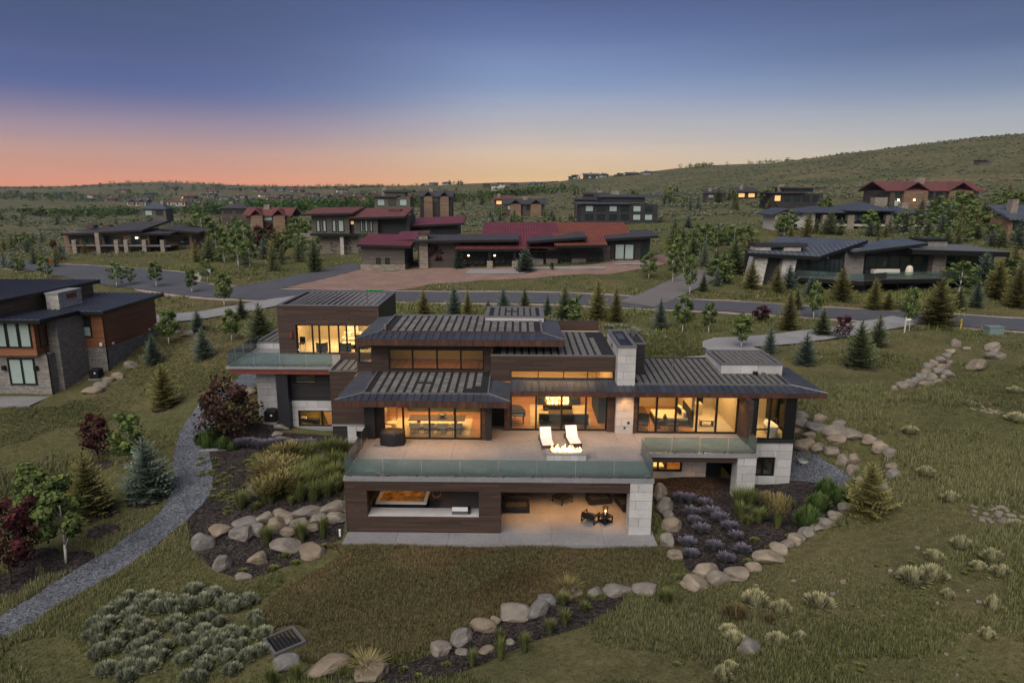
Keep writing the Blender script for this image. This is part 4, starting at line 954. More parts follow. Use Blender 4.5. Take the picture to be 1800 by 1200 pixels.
# bedroom, bath hall, bath
B('room_floor', M['oak'], house, 8.0, 12.35, 44.76, 50.9, 3.3, F); B('room_floor', M['rug'], house, 12.35, 15.5, 44.76, 50.9, 3.3, F)
B('room_wall', M['cream'], house, 8.0, 15.5, 50.7, 50.9, F, 6.44); B('room_wall', M['cream'], house, 12.3, 12.5, 46.0, 50.69, F, 6.44); B('room_wall', M['cream'], house, 8.0, 8.1, 44.95, 50.69, F, 6.44)
B('room_ceiling', M['cream'], house, 8.0, 18.3, 44.8, 50.7, 6.47, 6.55)
B('room_wall', M['cream'], house, 15.15, 15.35, 44.92, 50.69, F, 6.44); B('doorway', M['frame'], house, 14.0, 14.35, 50.55, 50.69, F, 6.2); B('vanity', M['cream'], house, 12.9, 13.8, 48.6, 49.3, F, 4.35)
B('room_floor', M['rug'], house, 15.55, 18.45, 43.75, 49.7, 3.4, 3.52); B('room_wall', M['cream'], house, 15.4, 18.35, 48.2, 48.4, 3.52, 6.44); B('mirror', M['frame'], house, 16.9, 17.7, 48.14, 48.19, 4.6, 6.1)
B('room_ceiling', M['cream'], house, 15.45, 18.3, 43.9, 44.79, 6.47, 6.55)
# lower rooms
B('room_wall', M['cream'], house, 15.5, 18.3, 46.6, 46.8, .0, 3.3); B('room_floor', M['oak'], house, 15.8, 18.2, 44.0, 46.6, .0, .2)
# upper hall and den
B('room_floor', M['oak'], house, -11.6, -1.8, 46.9, 52.3, 6.62, 6.75); B('room_wall', M['cream'], house, -11.6, -1.8, 52.3, 52.5, 6.75, 9.4); B('room_ceiling', M['cream'], house, -10.2, -1.85, 46.9, 52.3, 9.3, 9.39)
B('room_floor', M['rug'], house, -19.1, -11.5, 54.52, 61.65, 6.41, 6.6); B('room_wall', M['cream'], house, -19.1, -11.5, 60.6, 60.8, 6.6, 10.4); B('room_wall', M['cream'], house, -18.95, -18.85, 54.6, 60.6, 6.6, 10.4); B('room_ceiling', M['cream'], house, -18.85, -11.5, 54.55, 60.6, 9.6, 9.7)
B('art_panel', M['fascia_red'], house, -16.4, -15.7, 60.5, 60.59, 8.2, 9.2); B('chimney_breast', M['white'], house, -15.4, -14.3, 60.0, 60.59, 6.6, 9.6)
area(-6.0, 46.3, 6.42, 5.5, 3.5, 460); area(3.0, 49.5, 8.2, 5, 6, 620); area(10.2, 47.2, 6.42, 3, 3, 190); area(13.8, 47.4, 6.42, 1.6, 4, 150, (1, .60, .26)); area(17, 45.4, 6.42, 1.8, 3, 110, (1, .60, .26))
area(-6.0, 49.5, 9.25, 6, 3, 48); area(-10.9, 50.0, 9.25, 1, 2, 30); area(-15.2, 57.3, 9.55, 5, 4, 420, (1, .64, .30)); area(-15.3, 52.8, 2.95, 3, 2, 90, (1, .5, .18)); area(-15.5, 53.0, 5.85, 3, 2, 40, (1, .62, .22))
area(9.8, 46.4, 2.9, 3, 2, 170, (1, .55, .18)); area(16.9, 45.2, 3.1, 1.5, 1.5, 40); area(3.6, 46.4, 2.9, 4, 2, 40)
# soffit downlights: under the deck, under the eaves and over the side deck
for i, xx in enumerate((1.0, 3.6, 5.6)): lamp_fixture(xx, 39.2+.5*(i == 1), 3.165, 330, 'round downlight in the wood ceiling over the covered patio', spot=88, group='patio ceiling lights')
lamp_fixture(-7.2, 40.5, 3.165, 70, 'round downlight over the hot tub in the barbecue alcove')
for xx in (-8.5, -6.4, -4.3, -2.7): lamp_fixture(xx, 42.1, 6.40, 150, 'small downlight in the eave above the dining room doors', spot=125, group='dining eave lights')
for xx in (.3, 2.0, 3.7, 5.4, 7.4, 9.0, 10.8, 12.6, 14.4): lamp_fixture(xx, 43.9, 6.46, 115, 'small downlight in the long eave above the sliding doors', spot=125, group='long eave lights')
for xx in (9.4, 12.3): lamp_fixture(xx, 43.2, 3.175, 130, 'small downlight under the raised side deck', spot=80, group='side deck lights')
for xx in (-15.5, -13.5): lamp_fixture(xx, 53.9, 9.58, 10, 'small downlight just inside the den folding doors', group='den lights')
for xx in (-8.3, -6.4, -4.6, -2.9): lamp_fixture(xx, 47.6, 9.295, 10, 'recessed downlight in the upper hall ceiling', group='upper hall lights')

# --- furniture
def dining_chair(loc, rz, label, group):
    t = thing('dining_chair', label, 'chair', loc, rz, group)
    n = 12; ri, ro = .33, .40; m = MB()
    for i in range(n):
        a0 = math.pi*(1.06*i/n-.03); a1 = math.pi*(1.06*(i+1)/n-.03)
        q = lambda r, a: (r*math.cos(a), -r*math.sin(a))
        zt = lambda a: .72+.10*math.sin(max(0, min(math.pi, a)))
        b = [q(ri,a0), q(ro,a0), q(ro,a1), q(ri,a1)]
        m.hexa([(*b[0],.42),(*b[1],.42),(*b[2],.42),(*b[3],.42)][::-1], [(*b[0],zt(a0)),(*b[1],zt(a0)),(*b[2],zt(a1)),(*b[3],zt(a1))][::-1])
    m.build('backrest', M['fabric_cream'], t)
    MB().lathe([(.33,.34),(.36,.38),(.36,.44),(.30,.48)], n=16).build('seat', M['fabric_dark'], t, smooth=False)
    for sx in (-1, 1):
        for sy in (-1, 1): MB().cone((.24*sx,.24*sy,.36), (.30*sx,.30*sy,0), .025, .016, 6).build('leg', M['black'], t)
    return t
tp = at_z(768, 736, 4.25)
t = thing('dining_table', 'long dark wood dining table behind the glass doors', 'table', (tp[0], 45.35, F))
MB().box(-1.95, 1.95, -.6, .6, .70, .76).build('table_top', M['walnut'], t, bevel=.015)
for s in (-1, 1): MB().box(s*1.3-.06, s*1.3+.06, -.4, .4, 0, .70).build('leg', M['black'], t)
B('stretcher', M['black'], t, -1.24, 1.24, -.03, .03, .2, .26)
for p in (730, 754, 778, 803): dining_chair((PX(p, 44.35, 762), 44.35, F), 0, 'cream barrel dining chair with its back to the glass doors', 'dining chairs facing the room')
t = thing('round_bowl', 'dark round bowl in the middle of the dining table', 'bowl', (tp[0]+.35, 45.35, F+.76)); MB().lathe([(.10,0),(.14,.03),(.30,.24),(.27,.25),(.12,.06)], n=18).build('bowl', M['black'], t, smooth=True); MB().lathe([(.26,.20),(.20,.26),(.05,.30)], n=12).build('moss', M['green_wall'], t)
t = thing('flower_vase', 'small vase of pink flowers on the dining table', 'vase', (tp[0]+1.25, 45.3, F+.76)); MB().lathe([(.05,0),(.09,.08),(.04,.2),(.05,.24)], n=12).build('vase', M['green_wall'], t, smooth=True)
fl = MB()
for k in range(9): fl.lathe([(.01,0),(.055,.05),(.02,.1)], (random.uniform(-.12,.12), random.uniform(-.12,.12), .24+random.uniform(0,.16)), 6)
fl.build('flowers', M['fascia_red'], t)
tag(B('area_rug', M['rug'], None, -9.0, -3.2, 43.75, 47.4, F, F+.015), 'pale patterned rug under the dining table', 'rug')
def drum(loc, label):
    t = thing('ottoman', label, 'ottoman', loc); MB().lathe([(.33,0),(.37,.04),(.37,.40),(.33,.44)], n=18).build('body', M['fabric_cream'], t, smooth=False); MB().lathe([(.34,.44),(.355,.47),(.2,.50)], n=18).build('cushion', M['fabric_cream'], t); return t
drum((PX(680,44.2,755), 44.2, F), 'cream drum ottoman beside the grill end of the glass doors'); drum((PX(688,45.1,748), 45.1, F), 'cream drum ottoman next to the tall counter stand')
t = thing('counter_stand', 'tall thin black frame stand against the dining room side wall', 'stand', (PX(690,47.0,725), 47.0, F))
for sx in (-.3, .3):
    for sy in (-.2, .2): MB().cone((sx,sy,0), (sx,sy,1.0), .015, .015, 6).build('leg', M['black'], t)
B('top', M['fabric_cream'], t, -.34, .34, -.24, .24, 1.0, 1.04)
def sofa(name, label, loc, rz, w, d, mat, hb=.78, pil=()):
    t = thing(name, label, 'sofa', loc, rz)
    MB().box(-w/2, w/2, -d/2, d/2, .10, .40).build('base', mat, t, bevel=.03)
    MB().box(-w/2, w/2, d/2-.22, d/2, .41, hb).build('backrest', mat, t, bevel=.05)
    for s in (-1, 1): MB().box(s*w/2, s*(w/2-.2), -d/2, d/2-.23, .41, .60).build('arm', mat, t, bevel=.04)
    n = max(1, round((w-.4)/.95)); cw = (w-.42)/n
    for i in range(n): MB().box(-w/2+.21+i*cw+.01, -w/2+.21+(i+1)*cw-.01, -d/2+.01, d/2-.23, .41, .52).build('cushion', mat, t, bevel=.03)
    for px_, pm in pil: MB().box(px_-.22, px_+.22, d/2-.42, d/2-.24, .53, .92).build('pillow', pm, t, bevel=.06)
    for sx in (-1, 1):
        for sy in (-1, 1): MB().box(sx*(w/2-.1)-.03, sx*(w/2-.1)+.03, sy*(d/2-.1)-.03, sy*(d/2-.1)+.03, 0, .10).build('leg', M['black'], t)
    return t
sofa('sofa', 'long charcoal sofa with its back against the great room doors', (PX(990,46.6,745), 46.45, F), math.pi, 3.5, 1.0, M['fabric_dark'], .86)
sofa('sofa', 'dark sofa beyond the indoor fire table with pale pillows', (PX(983,50.6,705), 51.2, F), 0, 3.3, 1.0, M['fabric_dark'], .84, [(-1.1, M['fabric_cream']), (1.1, M['fabric_cream'])])
tag(B('area_rug', M['rug'], None, 1.0, 5.3, 45.9, 50.8, F, F+.015), 'cream rug between the two dark great room sofas', 'rug')
t = thing('coffee_table', 'low dark coffee table with trays on the cream rug', 'table', (PX(985,48.2,728), 48.0, F+.016))
B('table_top', M['walnut'], t, -.9, .9, -.45, .45, .30, .36)
for sx in (-.8, .8):
    for sy in (-.35, .35): B('leg', M['black'], t, sx-.03, sx+.03, sy-.03, sy+.03, 0, .3)
def flames(parent, x0, x1, y0, y1, z, hgt, n, seed):
    rnd = random.Random(seed)
    for k in range(n):
        xx = x0+(x1-x0)*(k+.5)/n+rnd.uniform(-.04, .04); yy = rnd.uniform(y0, y1); hh = hgt*rnd.uniform(.45, 1.0); w = hh*rnd.uniform(.17, .26); m = MB(); pts = []
        ph = rnd.uniform(0, 6); prof = [(.35,0),(.95,.14),(1.0,.28),(.72,.5),(.42,.72),(.16,.9),(.02,1.0)]; vs = []; fs = []; s = 6
        for r_, f in prof:
            cx_ = xx+w*.75*math.sin(ph+f*3.2)*f; cy_ = yy+w*.5*math.cos(ph*1.7+f*3.6)*f
            for i in range(s): a = 2*math.pi*i/s; vs.append((cx_+r_*w*math.cos(a), cy_+r_*w*.6*math.sin(a), z+hh*f))
        for q in range(len(prof)-1):
            for i in range(s): fs.append((q*s+i, q*s+(i+1)%s, (q+1)*s+(i+1)%s, (q+1)*s+i))
        m.add(vs, fs); m.build('flame', M['fire_core'] if k % 3 else M['fire'], parent, smooth=True)
t = thing('fire_table', 'indoor linear fire table with flames between the sofas', 'fireplace', (PX(980,49.6,712), 49.6, F))
B('body', M['black'], t, -1.1, 1.1, -.3, .3, 0, .42); B('burner', M['steel'], t, -.85, .85, -.1, .1, .421, .44); flames(t, -.8, .8, -.06, .06, .44, .40, 11, 3)
t = thing('grand_piano', 'black grand piano standing by the left end of the great room doors', 'piano', (PX(905,46.9,735), 46.9, F))
MB().prism([(-.55,-.75),(.75,-.75),(.75,-.2),(.55,.5),(.25,.85),(-.2,.95),(-.55,.7)], .62, .92).build('body', M['black'], t)
B('keyboard', M['enamel'], t, -.4, .6, -.80, -.755, .70, .78)
for a, b in ((-.45,-.6),(.6,-.6),(0,.75)): MB().cone((a,b,.62), (a,b,0), .06, .04, 8).build('leg', M['black'], t)
MB().prism([(-.55,-.4),(.70,-.4),(.55,.5),(.25,.85),(-.2,.95),(-.55,.7)], .935, .96).build('lid', M['black'], t)
t = thing('tall_cabinet', 'tall dark cabinet along the right side of the great room', 'cabinet', (6.2, 49.2, F))
B('carcass', M['fabric_dark'], t, -.38, .38, -2.6, 1.5, 0, 1.9)
for k in range(4): B('door', M['black'], t, -.40, -.385, -2.58+k*1.02, -1.58+k*1.02, .03, 1.87)
t = thing('pendant_light', 'branching pendant lamp with small glowing globes in the great room', 'lamp', (3.6, 47.5, 7.3))
MB().cone((0,0,0), (0,0,1.0), .012, .012, 6).build('rod', M['black'], t); MB().tube([(-1.0,0,.12),(-.4,.1,-.05),(.3,-.1,.05),(1.0,0,-.02)], .012).build('arm', M['black'], t)
for dx, dz in ((-1.0,.12),(-.55,0),(-.1,-.04),(.35,.04),(.95,.08)): MB().lathe([(.01,-.08),(.07,-.04),(.08,0),(.07,.04),(.01,.08)], (dx,0,dz), 10).build('globe', M['lamp'], t, smooth=True)
# bedroom
t = thing('bed', 'wide bed with cream cover and dark headboard behind the bedroom doors', 'bed', (PX(1178,47.0,725), 47.1, F))
B('base', M['fabric_dark'], t, -1.25, 1.2, -1.05, 1.05, .06, .36); MB().box(-1.22, 1.1, -1.02, 1.02, .365, .62).build('mattress', M['fabric_cream'], t, bevel=.08)
MB().box(1.21, 1.38, -1.3, 1.3, 0, 1.25).build('headboard', M['fabric_dark'], t, bevel=.03)
for yy, mt in ((-.55, M['white']), (.5, M['white'])): MB().box(.72, .98, yy-.38, yy+.38, .63, 1.02).build('pillow', mt, t, bevel=.08)
MB().lathe([(.02,-.10),(.34,-.06),(.38,0),(.34,.06),(.02,.10)], n=20).build('round_pillow', M['walnut'], t, smooth=True).rotation_euler = (0, R(62), R(20)); t.children[-1].location = (.55, -.2, .95)
def lounge_chair(label, loc, rz):
    t = thing('lounge_chair', label, 'chair', loc, rz)
    MB().hexa([(-.36,-.4,.30),(.36,-.4,.30),(.36,.32,.24),(-.36,.32,.24)], [(-.36,-.4,.44),(.36,-.4,.44),(.36,.32,.38),(-.36,.32,.38)]).build('seat', M['fabric_dark'], t, bevel=.03)
    MB().hexa([(-.36,.30,.30),(.36,.30,.30),(.36,.44,.30),(-.36,.44,.30)], [(-.36,.52,.95),(.36,.52,.95),(.36,.64,.92),(-.36,.64,.92)]).build('backrest', M['fabric_dark'], t, bevel=.03)
    for s in (-1, 1):
        MB().tube([(s*.40,-.40,0),(s*.40,-.40,.56),(s*.40,.40,.58),(s*.40,.46,0)], .018).build('arm_frame', M['black'], t)
    return t
lounge_chair('dark lounge chair turned sideways behind the middle bedroom door', (PX(1182,45.4,752), 45.5, F), R(70)); lounge_chair('dark lounge chair behind the first bedroom door by the desk', (PX(1130,45.5,752), 45.6, F), R(-20))
t = thing('side_table', 'small round side table with a plant between the bedroom chairs', 'table', (PX(1157,45.7,748), 45.7, F)); MB().lathe([(.02,0),(.2,.01),(.2,.03),(.025,.05),(.025,.5),(.28,.52),(.28,.55)], n=16).build('table', M['black'], t); MB().lathe([(.09,.55),(.12,.7),(.1,.72)], n=12).build('pot', M['green_wall'], t)
t = thing('desk', 'brown writing desk against the stone chimney wall of the bedroom', 'desk', (8.75, 47.3, F)); B('desk_top', M['walnut'], t, -.5, .6, -.9, .9, .72, .78); B('drawers', M['walnut'], t, -.5, .5, .3, .88, 0, .715); B('leg', M['walnut'], t, -.5, .5, -.88, -.82, 0, .715)
# bath
t = thing('bathtub', 'white oval freestanding bathtub in the glass corner bay', 'bathtub', (PX(1356,44.6,752), 44.75, 3.522))
vs = []; fs = []; prof = [(.78,0),(.84,.1),(.92,.4),(1.0,.62),(.96,.63),(.86,.4),(.75,.14),(.0,.12)]; n = 20
for r_, z in prof:
    for i in range(n):
        a = 2*math.pi*i/n; vs.append((.42*r_*math.cos(a), .85*r_*math.sin(a), z+(.12*abs(math.sin(a))**3 if z > .5 else 0)))
for k in range(len(prof)-1):
    for i in range(n): fs.append((k*n+i, k*n+(i+1)%n, (k+1)*n+(i+1)%n, (k+1)*n+i))
MB().add(vs, fs).build('tub', M['enamel'], t, smooth=True); MB().tube([(.5,.3,0),(.5,.3,.95),(.35,.3,1.0),(.28,.3,.95)], .02).build('faucet', M['steel'], t)
t = thing('low_bench', 'pale low bench in the bath hall', 'bench', (13.5, 46.3, F)); B('seat', M['cream'], t, -.5, .5, -.25, .25, .38, .45); B('leg', M['walnut'], t, -.45, -.38, -.22, .22, 0, .375); B('leg', M['walnut'], t, .38, .45, -.22, .22, 0, .375)
# den
sofa('sofa', 'cream sofa facing the folding doors of the upper den', (-13.6, 58.4, 6.6), 0, 3.4, 1.1, M['fabric_cream'], .95, [(-1.2, M['white']), (0, M['white']), (1.2, M['white'])])
t = thing('low_table', 'low cream table in the middle of the upper den', 'table', (-13.8, 56.6, 6.6)); B('table_top', M['fabric_cream'], t, -1.1, 1.1, -.5, .5, .34, .42); B('base', M['walnut'], t, -.8, .8, -.35, .35, 0, .335)
def tub_chair(label, loc, rz, mat):
    t = thing('tub_chair', label, 'chair', loc, rz); m = MB(); n = 10
    for i in range(n):
        a0 = math.pi*i/n; a1 = math.pi*(i+1)/n; q = lambda r, a: (r*math.cos(a), -r*math.sin(a))
        b = [q(.36,a0), q(.48,a0), q(.48,a1), q(.36,a1)]; m.hexa([(*v,.05) for v in b][::-1], [(*v,.78) for v in b][::-1])
    m.build('shell', mat, t); MB().lathe([(.36,.06),(.36,.40),(.32,.44)], n=16).build('seat', mat, t); return t
tub_chair('dark tub chair behind the middle folding doors of the den', (PX(566,55.1,618), 55.2, 6.6), R(15), M['fabric_dark']); tub_chair('dark tub chair next to the right folding door of the den', (PX(608,55.1,618), 55.2, 6.6), R(-10), M['fabric_dark'])
t = thing('bar_stool', 'thin black bar stool behind the first folding door of the den', 'stool', (PX(532,55.2,618), 55.2, 6.6)); B('seat', M['fabric_dark'], t, -.22, .22, -.22, .22, .66, .74); B('backrest', M['fabric_dark'], t, -.22, .22, .17, .22, .74, 1.2)
for sx in (-.2, .2):
    for sy in (-.2, .2): MB().cone((sx,sy,.66), (sx*1.1,sy*1.1,0), .014, .014, 6).build('leg', M['black'], t)
t = thing('low_dresser', 'low dark dresser inside the lower left window', 'dresser', (PX(540,52.0,745), 52.2, .5)); B('carcass', M['black'], t, -.9, .9, -.25, .25, .05, 1.25)
for k in range(3): B('drawer', M['walnut'], t, -.88+k*.59, -.31+k*.59, -.27, -.252, .3, 1.2)
B('book', M['white'], t, -.5, -.1, -.2, .1, 1.25, 1.4)
tub_chair('dark tub chair behind the lower left window', (-13.6, 52.4, .52), R(200), M['fabric_dark'])
t = thing('bed', 'low bed with cream cover behind the window under the side deck', 'bed', (9.6, 46.6, .0)); B('base', M['walnut'], t, -1, 1, -.9, .9, 0, .35); MB().box(-.97, .97, -.88, .88, .355, .62).build('mattress', M['fabric_cream'], t, bevel=.06); B('headboard', M['walnut'], t, 1.01, 1.1, -1, 1, 0, 1.2)
tub_chair('tan tub chair behind the stone base window by the gravel yard', (16.6, 45.0, .2), R(30), M['fabric_tan'])

# ------------------------------------------------------------------ on the deck
def sun_lounger(label, foot, head):
    f = Vector(foot); h = Vector(head); d = (h-f).to_2d(); L = 2.0; rz = math.atan2(d.y, d.x)-math.pi/2
    t = thing('sun_lounger', label, 'sun lounger', (f.x, f.y, DK), rz, 'white sun loungers'); w = .40
    fr = MB()
    for s in (-1, 1): fr.box(s*w-.03, s*w+.03, 0, L, .20, .27)
    fr.box(-w, w, 0, .06, .20, .27).box(-w, w, L-.06, L, .20, .27); fr.build('frame', M['walnut'], t)
    for sx in (-1, 1):
        for yy in (.12, L-.14): B('leg', M['walnut'], t, sx*w-.03, sx*w+.03, yy-.03, yy+.03, 0, .199)
    MB().box(-w+.02, w-.02, .02, 1.18, .272, .38).build('seat_cushion', M['white'], t, bevel=.04)
    a = R(48); bl = .86; dy, dz = bl*math.cos(a), bl*math.sin(a); tx, tz = -.10*math.sin(a), .10*math.cos(a)
    MB().hexa([(-w+.02,1.19,.28),(w-.02,1.19,.28),(w-.02,1.19+dy,.28+dz),(-w+.02,1.19+dy,.28+dz)], [(-w+.02,1.19+tx,.28+tz),(w-.02,1.19+tx,.28+tz),(w-.02,1.19+dy+tx,.28+dz+tz),(-w+.02,1.19+dy+tx,.28+dz+tz)]).build('back_cushion', M['white'], t, bevel=.03)
    MB().cone((-w+.06,1.75,.25), (-w+.06,1.19+dy*.7,.28+dz*.7), .015, .015, 6).cone((w-.06,1.75,.25), (w-.06,1.19+dy*.7,.28+dz*.7), .015, .015, 6).build('back_strut', M['black'], t)
    return t
a = at_z(964, 783, 3.78); b = at_z(951, 752, 3.78); sun_lounger('white cushioned sun lounger on the deck, nearer the dining room', (a[0], a[1], 0), (b[0]-.05, b[1]+1.2, 0))
a = at_z(1012, 780, 3.78); b = at_z(995, 750, 3.78); sun_lounger('white cushioned sun lounger on the deck, nearer the stone chimney', (a[0], a[1], 0), (b[0]-.15, b[1]+1.2, 0))
t = wthing('fire_pit', 'long pale stone fire pit burning in front of the loungers', 'fire pit', (3.08, 39.98, DK))
core = B('core', M['joint'], t, 1.87, 4.29, 39.62, 40.34, DK, 3.90)
for i in range(5):
    for j in range(1): piece('stone_block', U_STONE, core, 1.85+i*.492+.008, 1.85+(i+1)*.492-.008, 39.59, 40.37, DK, 3.885)
cp_ = MB().box(1.80, 4.36, 39.55, 39.80, 3.89, 3.96).box(1.80, 4.36, 40.16, 40.41, 3.89, 3.96).box(1.80, 2.05, 39.80, 40.16, 3.89, 3.96).box(4.11, 4.36, 39.80, 40.16, 3.89, 3.96).build('coping', M['concrete'], t)
B('burner_tray', M['frame'], t, 2.05, 4.11, 39.80, 40.16, 3.891, 3.92); flames(t, 2.2, 3.98, 39.90, 40.06, 3.92, .50, 17, 11)
d = bpy.data.lights.new('fire_light', 'AREA'); d.shape = 'RECTANGLE'; d.size = 1.8; d.size_y = .3; d.energy = 28; d.color = (1, .5, .18); o = bpy.data.objects.new('fire_light', d); COL.objects.link(o); o.parent = t; o.location = (0, 0, .75); o.rotation_euler = (math.pi*.5, 0, 0)
t = thing('covered_grill', 'round black fabric-covered grill on the deck corner by the dining room', 'grill', (-8.1, 42.25, DK)); n = 28; vs = []; fs = []
prof = [(1.02,.0),(1.04,.25),(1.0,.55),(1.0,.80),(.92,.92),(.5,1.02),(.12,1.05)]
for r_, z in prof:
    for i in range(n):
        a = 2*math.pi*i/n; q = 1+.035*math.sin(7*a)*(1-z*.7)+.02*math.sin(13*a+1)*(1-z*.7); sq = 1/max(abs(math.cos(a)), abs(math.sin(a))*.0+.86)
        vs.append((.78*r_*q*math.cos(a)*min(sq, 1.1), .50*r_*q*math.sin(a)*min(sq, 1.12), z))
for k in range(len(prof)-1):
    for i in range(n): fs.append((k*n+i, k*n+(i+1)%n, (k+1)*n+(i+1)%n, (k+1)*n+i))
fs.append(tuple((len(prof)-1)*n+i for i in range(n)))
MB().add(vs, fs).build('fabric_cover', M['cover'], t, smooth=True); B('tag_strip', M['white'], t, -.12, .2, -.545, -.53, .80, .83)
MB().tube([(-.9,-.2,.02),(-1.15,-.45,.02),(-.8,-.62,.02),(-.4,-.5,.02)], .018).build('gas_hose', M['flashing'], t)
# ------------------------------------------------------------------ under the deck
t = thing('hot_tub', 'hot tub with pale rim in the alcove behind the barbecue counter', 'hot tub', (-7.1, 40.0, 0)); B('cabinet', M['black'], t, -1.5, 1.5, -1.0, 1.0, 0, .82)
MB().box(-1.58, 1.58, -1.08, -.86, .82, .92).box(-1.58, 1.58, .86, 1.08, .82, .92).box(-1.58, -1.36, -.86, .86, .82, .92).box(1.36, 1.58, -.86, .86, .82, .92).build('rim', M['enamel'], t)
def water_mat():
    m, nt, p, out = new_mat('tub_water'); v = geo_pos(nt); n_ = noise(nt, v, 2.2, 5, 0.6)
    nt.links.new(ramp(nt, n_, [(0.35, (0.16, 0.09, 0.03)), (0.55, (0.42, 0.26, 0.10)), (0.7, (0.60, 0.42, 0.2))]), p.inputs['Base Color'])  # gold-brown reflection of the wood ceiling is painted into the water colour
    p.inputs['Roughness'].default_value = 0.08; p.inputs['Specular IOR Level'].default_value = 0.9; bump(nt, p, n_, 0.4, 0.1); return m
B('water', water_mat(), t, -1.36, 1.36, -.86, .86, .8, .86)
t = thing('hose_reel', 'coiled garden hose on a thin stand beside the hot tub', 'hose', (-5.25, 39.2, 0)); MB().cone((0,0,0), (0,0,1.75), .025, .025, 6).build('stand', M['black'], t)
ring = [(.32+.27*math.cos(a), 0, 1.45+.27*math.sin(a)) for a in np.linspace(0, 2*math.pi, 15)]; MB().tube(ring, .025).build('hose', M['fabric_tan'], t)
t = thing('gas_grill', 'stainless gas grill set on the barbecue counter', 'grill', (PX(811,37.5,900), 37.45, 1.05)); hp = [(-.30,0),(.30,0),(.30,.16),(.24,.32),(.10,.40),(-.12,.40),(-.30,.22)]
MB().yprism(hp, -.52, .40).build('hood', M['steel'], t); B('handle', M['flashing'], t, -.42, .30, -.36, -.32, .18, .22); B('side_panel', M['black'], t, .401, .55, -.26, .3, 0, .26)
def patio_sofa(label, loc, rz, w):
    t = thing('patio_sofa', label, 'sofa', loc, rz); MB().box(-w/2, w/2, -.45, .45, .08, .34).build('base', M['black'], t, bevel=.02)
    MB().box(-w/2, w/2, .28, .45, .345, .80).build('backrest', M['black'], t, bevel=.03)
    for s in (-1, 1): B('arm', M['black'], t, s*w/2, s*(w/2-.12), -.45, .275, .345, .60)
    n = 2
    for i in range(n): MB().box(-w/2+.14+i*(w-.28)/n+.01, -w/2+.14+(i+1)*(w-.28)/n-.01, -.44, .26, .345, .48).build('cushion', M['fabric_dark'], t, bevel=.04)
    return t
patio_sofa('black two-seat patio sofa against the wall of the covered patio', (.0, 39.9, 0), 0, 1.7); patio_sofa('black chaise sofa under the deck beside the lantern table', (5.35, 41.2, 0), R(10), 1.5); patio_sofa('black patio sofa tucked behind the stone column', (7.0, 40.5, 0), R(-80), 1.6)
t = thing('patio_table', 'low slatted black table half hidden by the deck edge', 'table', (3.0, 41.2, 0), R(40))
for k in range(6): B('slat', M['black'], t, -.5+k*.17, -.5+k*.17+.13, -.5, .5, .36, .40)
for sx in (-.45, .45):
    for sy in (-.45, .45): B('leg', M['black'], t, sx-.03, sx+.03, sy-.03, sy+.03, 0, .36)
t = thing('patio_chair', 'low black slatted armchair on the covered patio', 'chair', (4.55, 38.55, 0), R(-32))
for k in range(5): B('slat', M['black'], t, -.34+k*.14, -.34+k*.14+.11, -.36, .34, .28, .33)
for s in (-1, 1):
    MB().box(s*.42-.03, s*.42+.03, -.40, .40, .50, .55).box(s*.42-.03, s*.42+.03, -.40, -.34, 0, .50).box(s*.42-.03, s*.42+.03, .34, .40, 0, .50).box(s*.42-.03, s*.42+.03, -.34, .34, .02, .07).build('arm_frame', M['black'], t)
MB().hexa([(-.38,-.34,.33),(.38,-.34,.33),(.38,-.28,.33),(-.38,-.28,.33)], [(-.38,-.48,.72),(.38,-.48,.72),(.38,-.42,.72),(-.38,-.42,.72)]).build('backrest', M['black'], t); MB().box(-.36, .36, -.28, .33, .335, .40).build('cushion', M['fabric_dark'], t, bevel=.03)
t = thing('lantern_table', 'small black cube table under a lantern on the covered patio', 'table', (5.45, 38.45, 0), R(35))
B('top', M['black'], t, -.34, .34, -.34, .34, .40, .45); B('shelf', M['black'], t, -.32, .32, -.32, .32, .03, .07)
for sx in (-.3, .3):
    for sy in (-.3, .3): B('leg', M['black'], t, sx-.03, sx+.03, sy-.03, sy+.03, .0, .40)
t = thing('lantern', 'tall black lantern with a lit candle on the cube table', 'lantern', (5.45, 38.45, .452)); B('base', M['black'], t, -.15, .15, -.15, .15, 0, .04)
for sx in (-.12, .12):
    for sy in (-.12, .12): MB().cone((sx,sy,.04), (sx*.9,sy*.9,.52), .012, .012, 5).build('post', M['black'], t)
MB().lathe([(.20,.52),(.16,.58),(.05,.66),(.02,.72)], n=12).build('roof', M['fascia'], t); MB().lathe([(.04,.04),(.04,.22)], n=10).build('candle', M['enamel'], t); MB().lathe([(.01,.22),(.03,.26),(.005,.33)], n=8).build('flame', M['candle'], t)
# ------------------------------------------------------------------ round the house
def condenser(label, loc):
    t = thing('air_conditioner', label, 'air conditioner', loc, 0, 'air conditioners'); B('pad', M['concrete_edge'], t, -.55, .55, -.55, .55, -.3, .05); MB().box(-.44, .44, -.44, .44, .055, .95).build('casing', M['panel'], t, bevel=.03)
    for k in range(9): B('louver', M['frame'], t, -.46, .46, -.46, .46, .12+k*.09, .15+k*.09)
    MB().lathe([(.40,.951),(.40,.99),(.34,.99),(.34,.97)], n=18).build('fan_guard', M['black'], t); B('label_plate', M['enamel'], t, .05, .20, -.475, -.461, .55, .70); return t
p = at_z(478, 733, 2.2); zz = h1(p[0], p[1]); condenser('grey air conditioner beside the stone wall under the balcony', (p[0], p[1], zz))
p = G(598, 943); t = thing('vent_stub', 'short white vent pipe standing beside the corner of the brown wall', 'pipe', p); MB().cone((0,0,-.2), (0,0,.42), .06, .06, 10).build('pipe', M['enamel'], t); MB().cone((0,0,.42), (0,0,.47), .075, .07, 10).build('cap', M['enamel'], t)
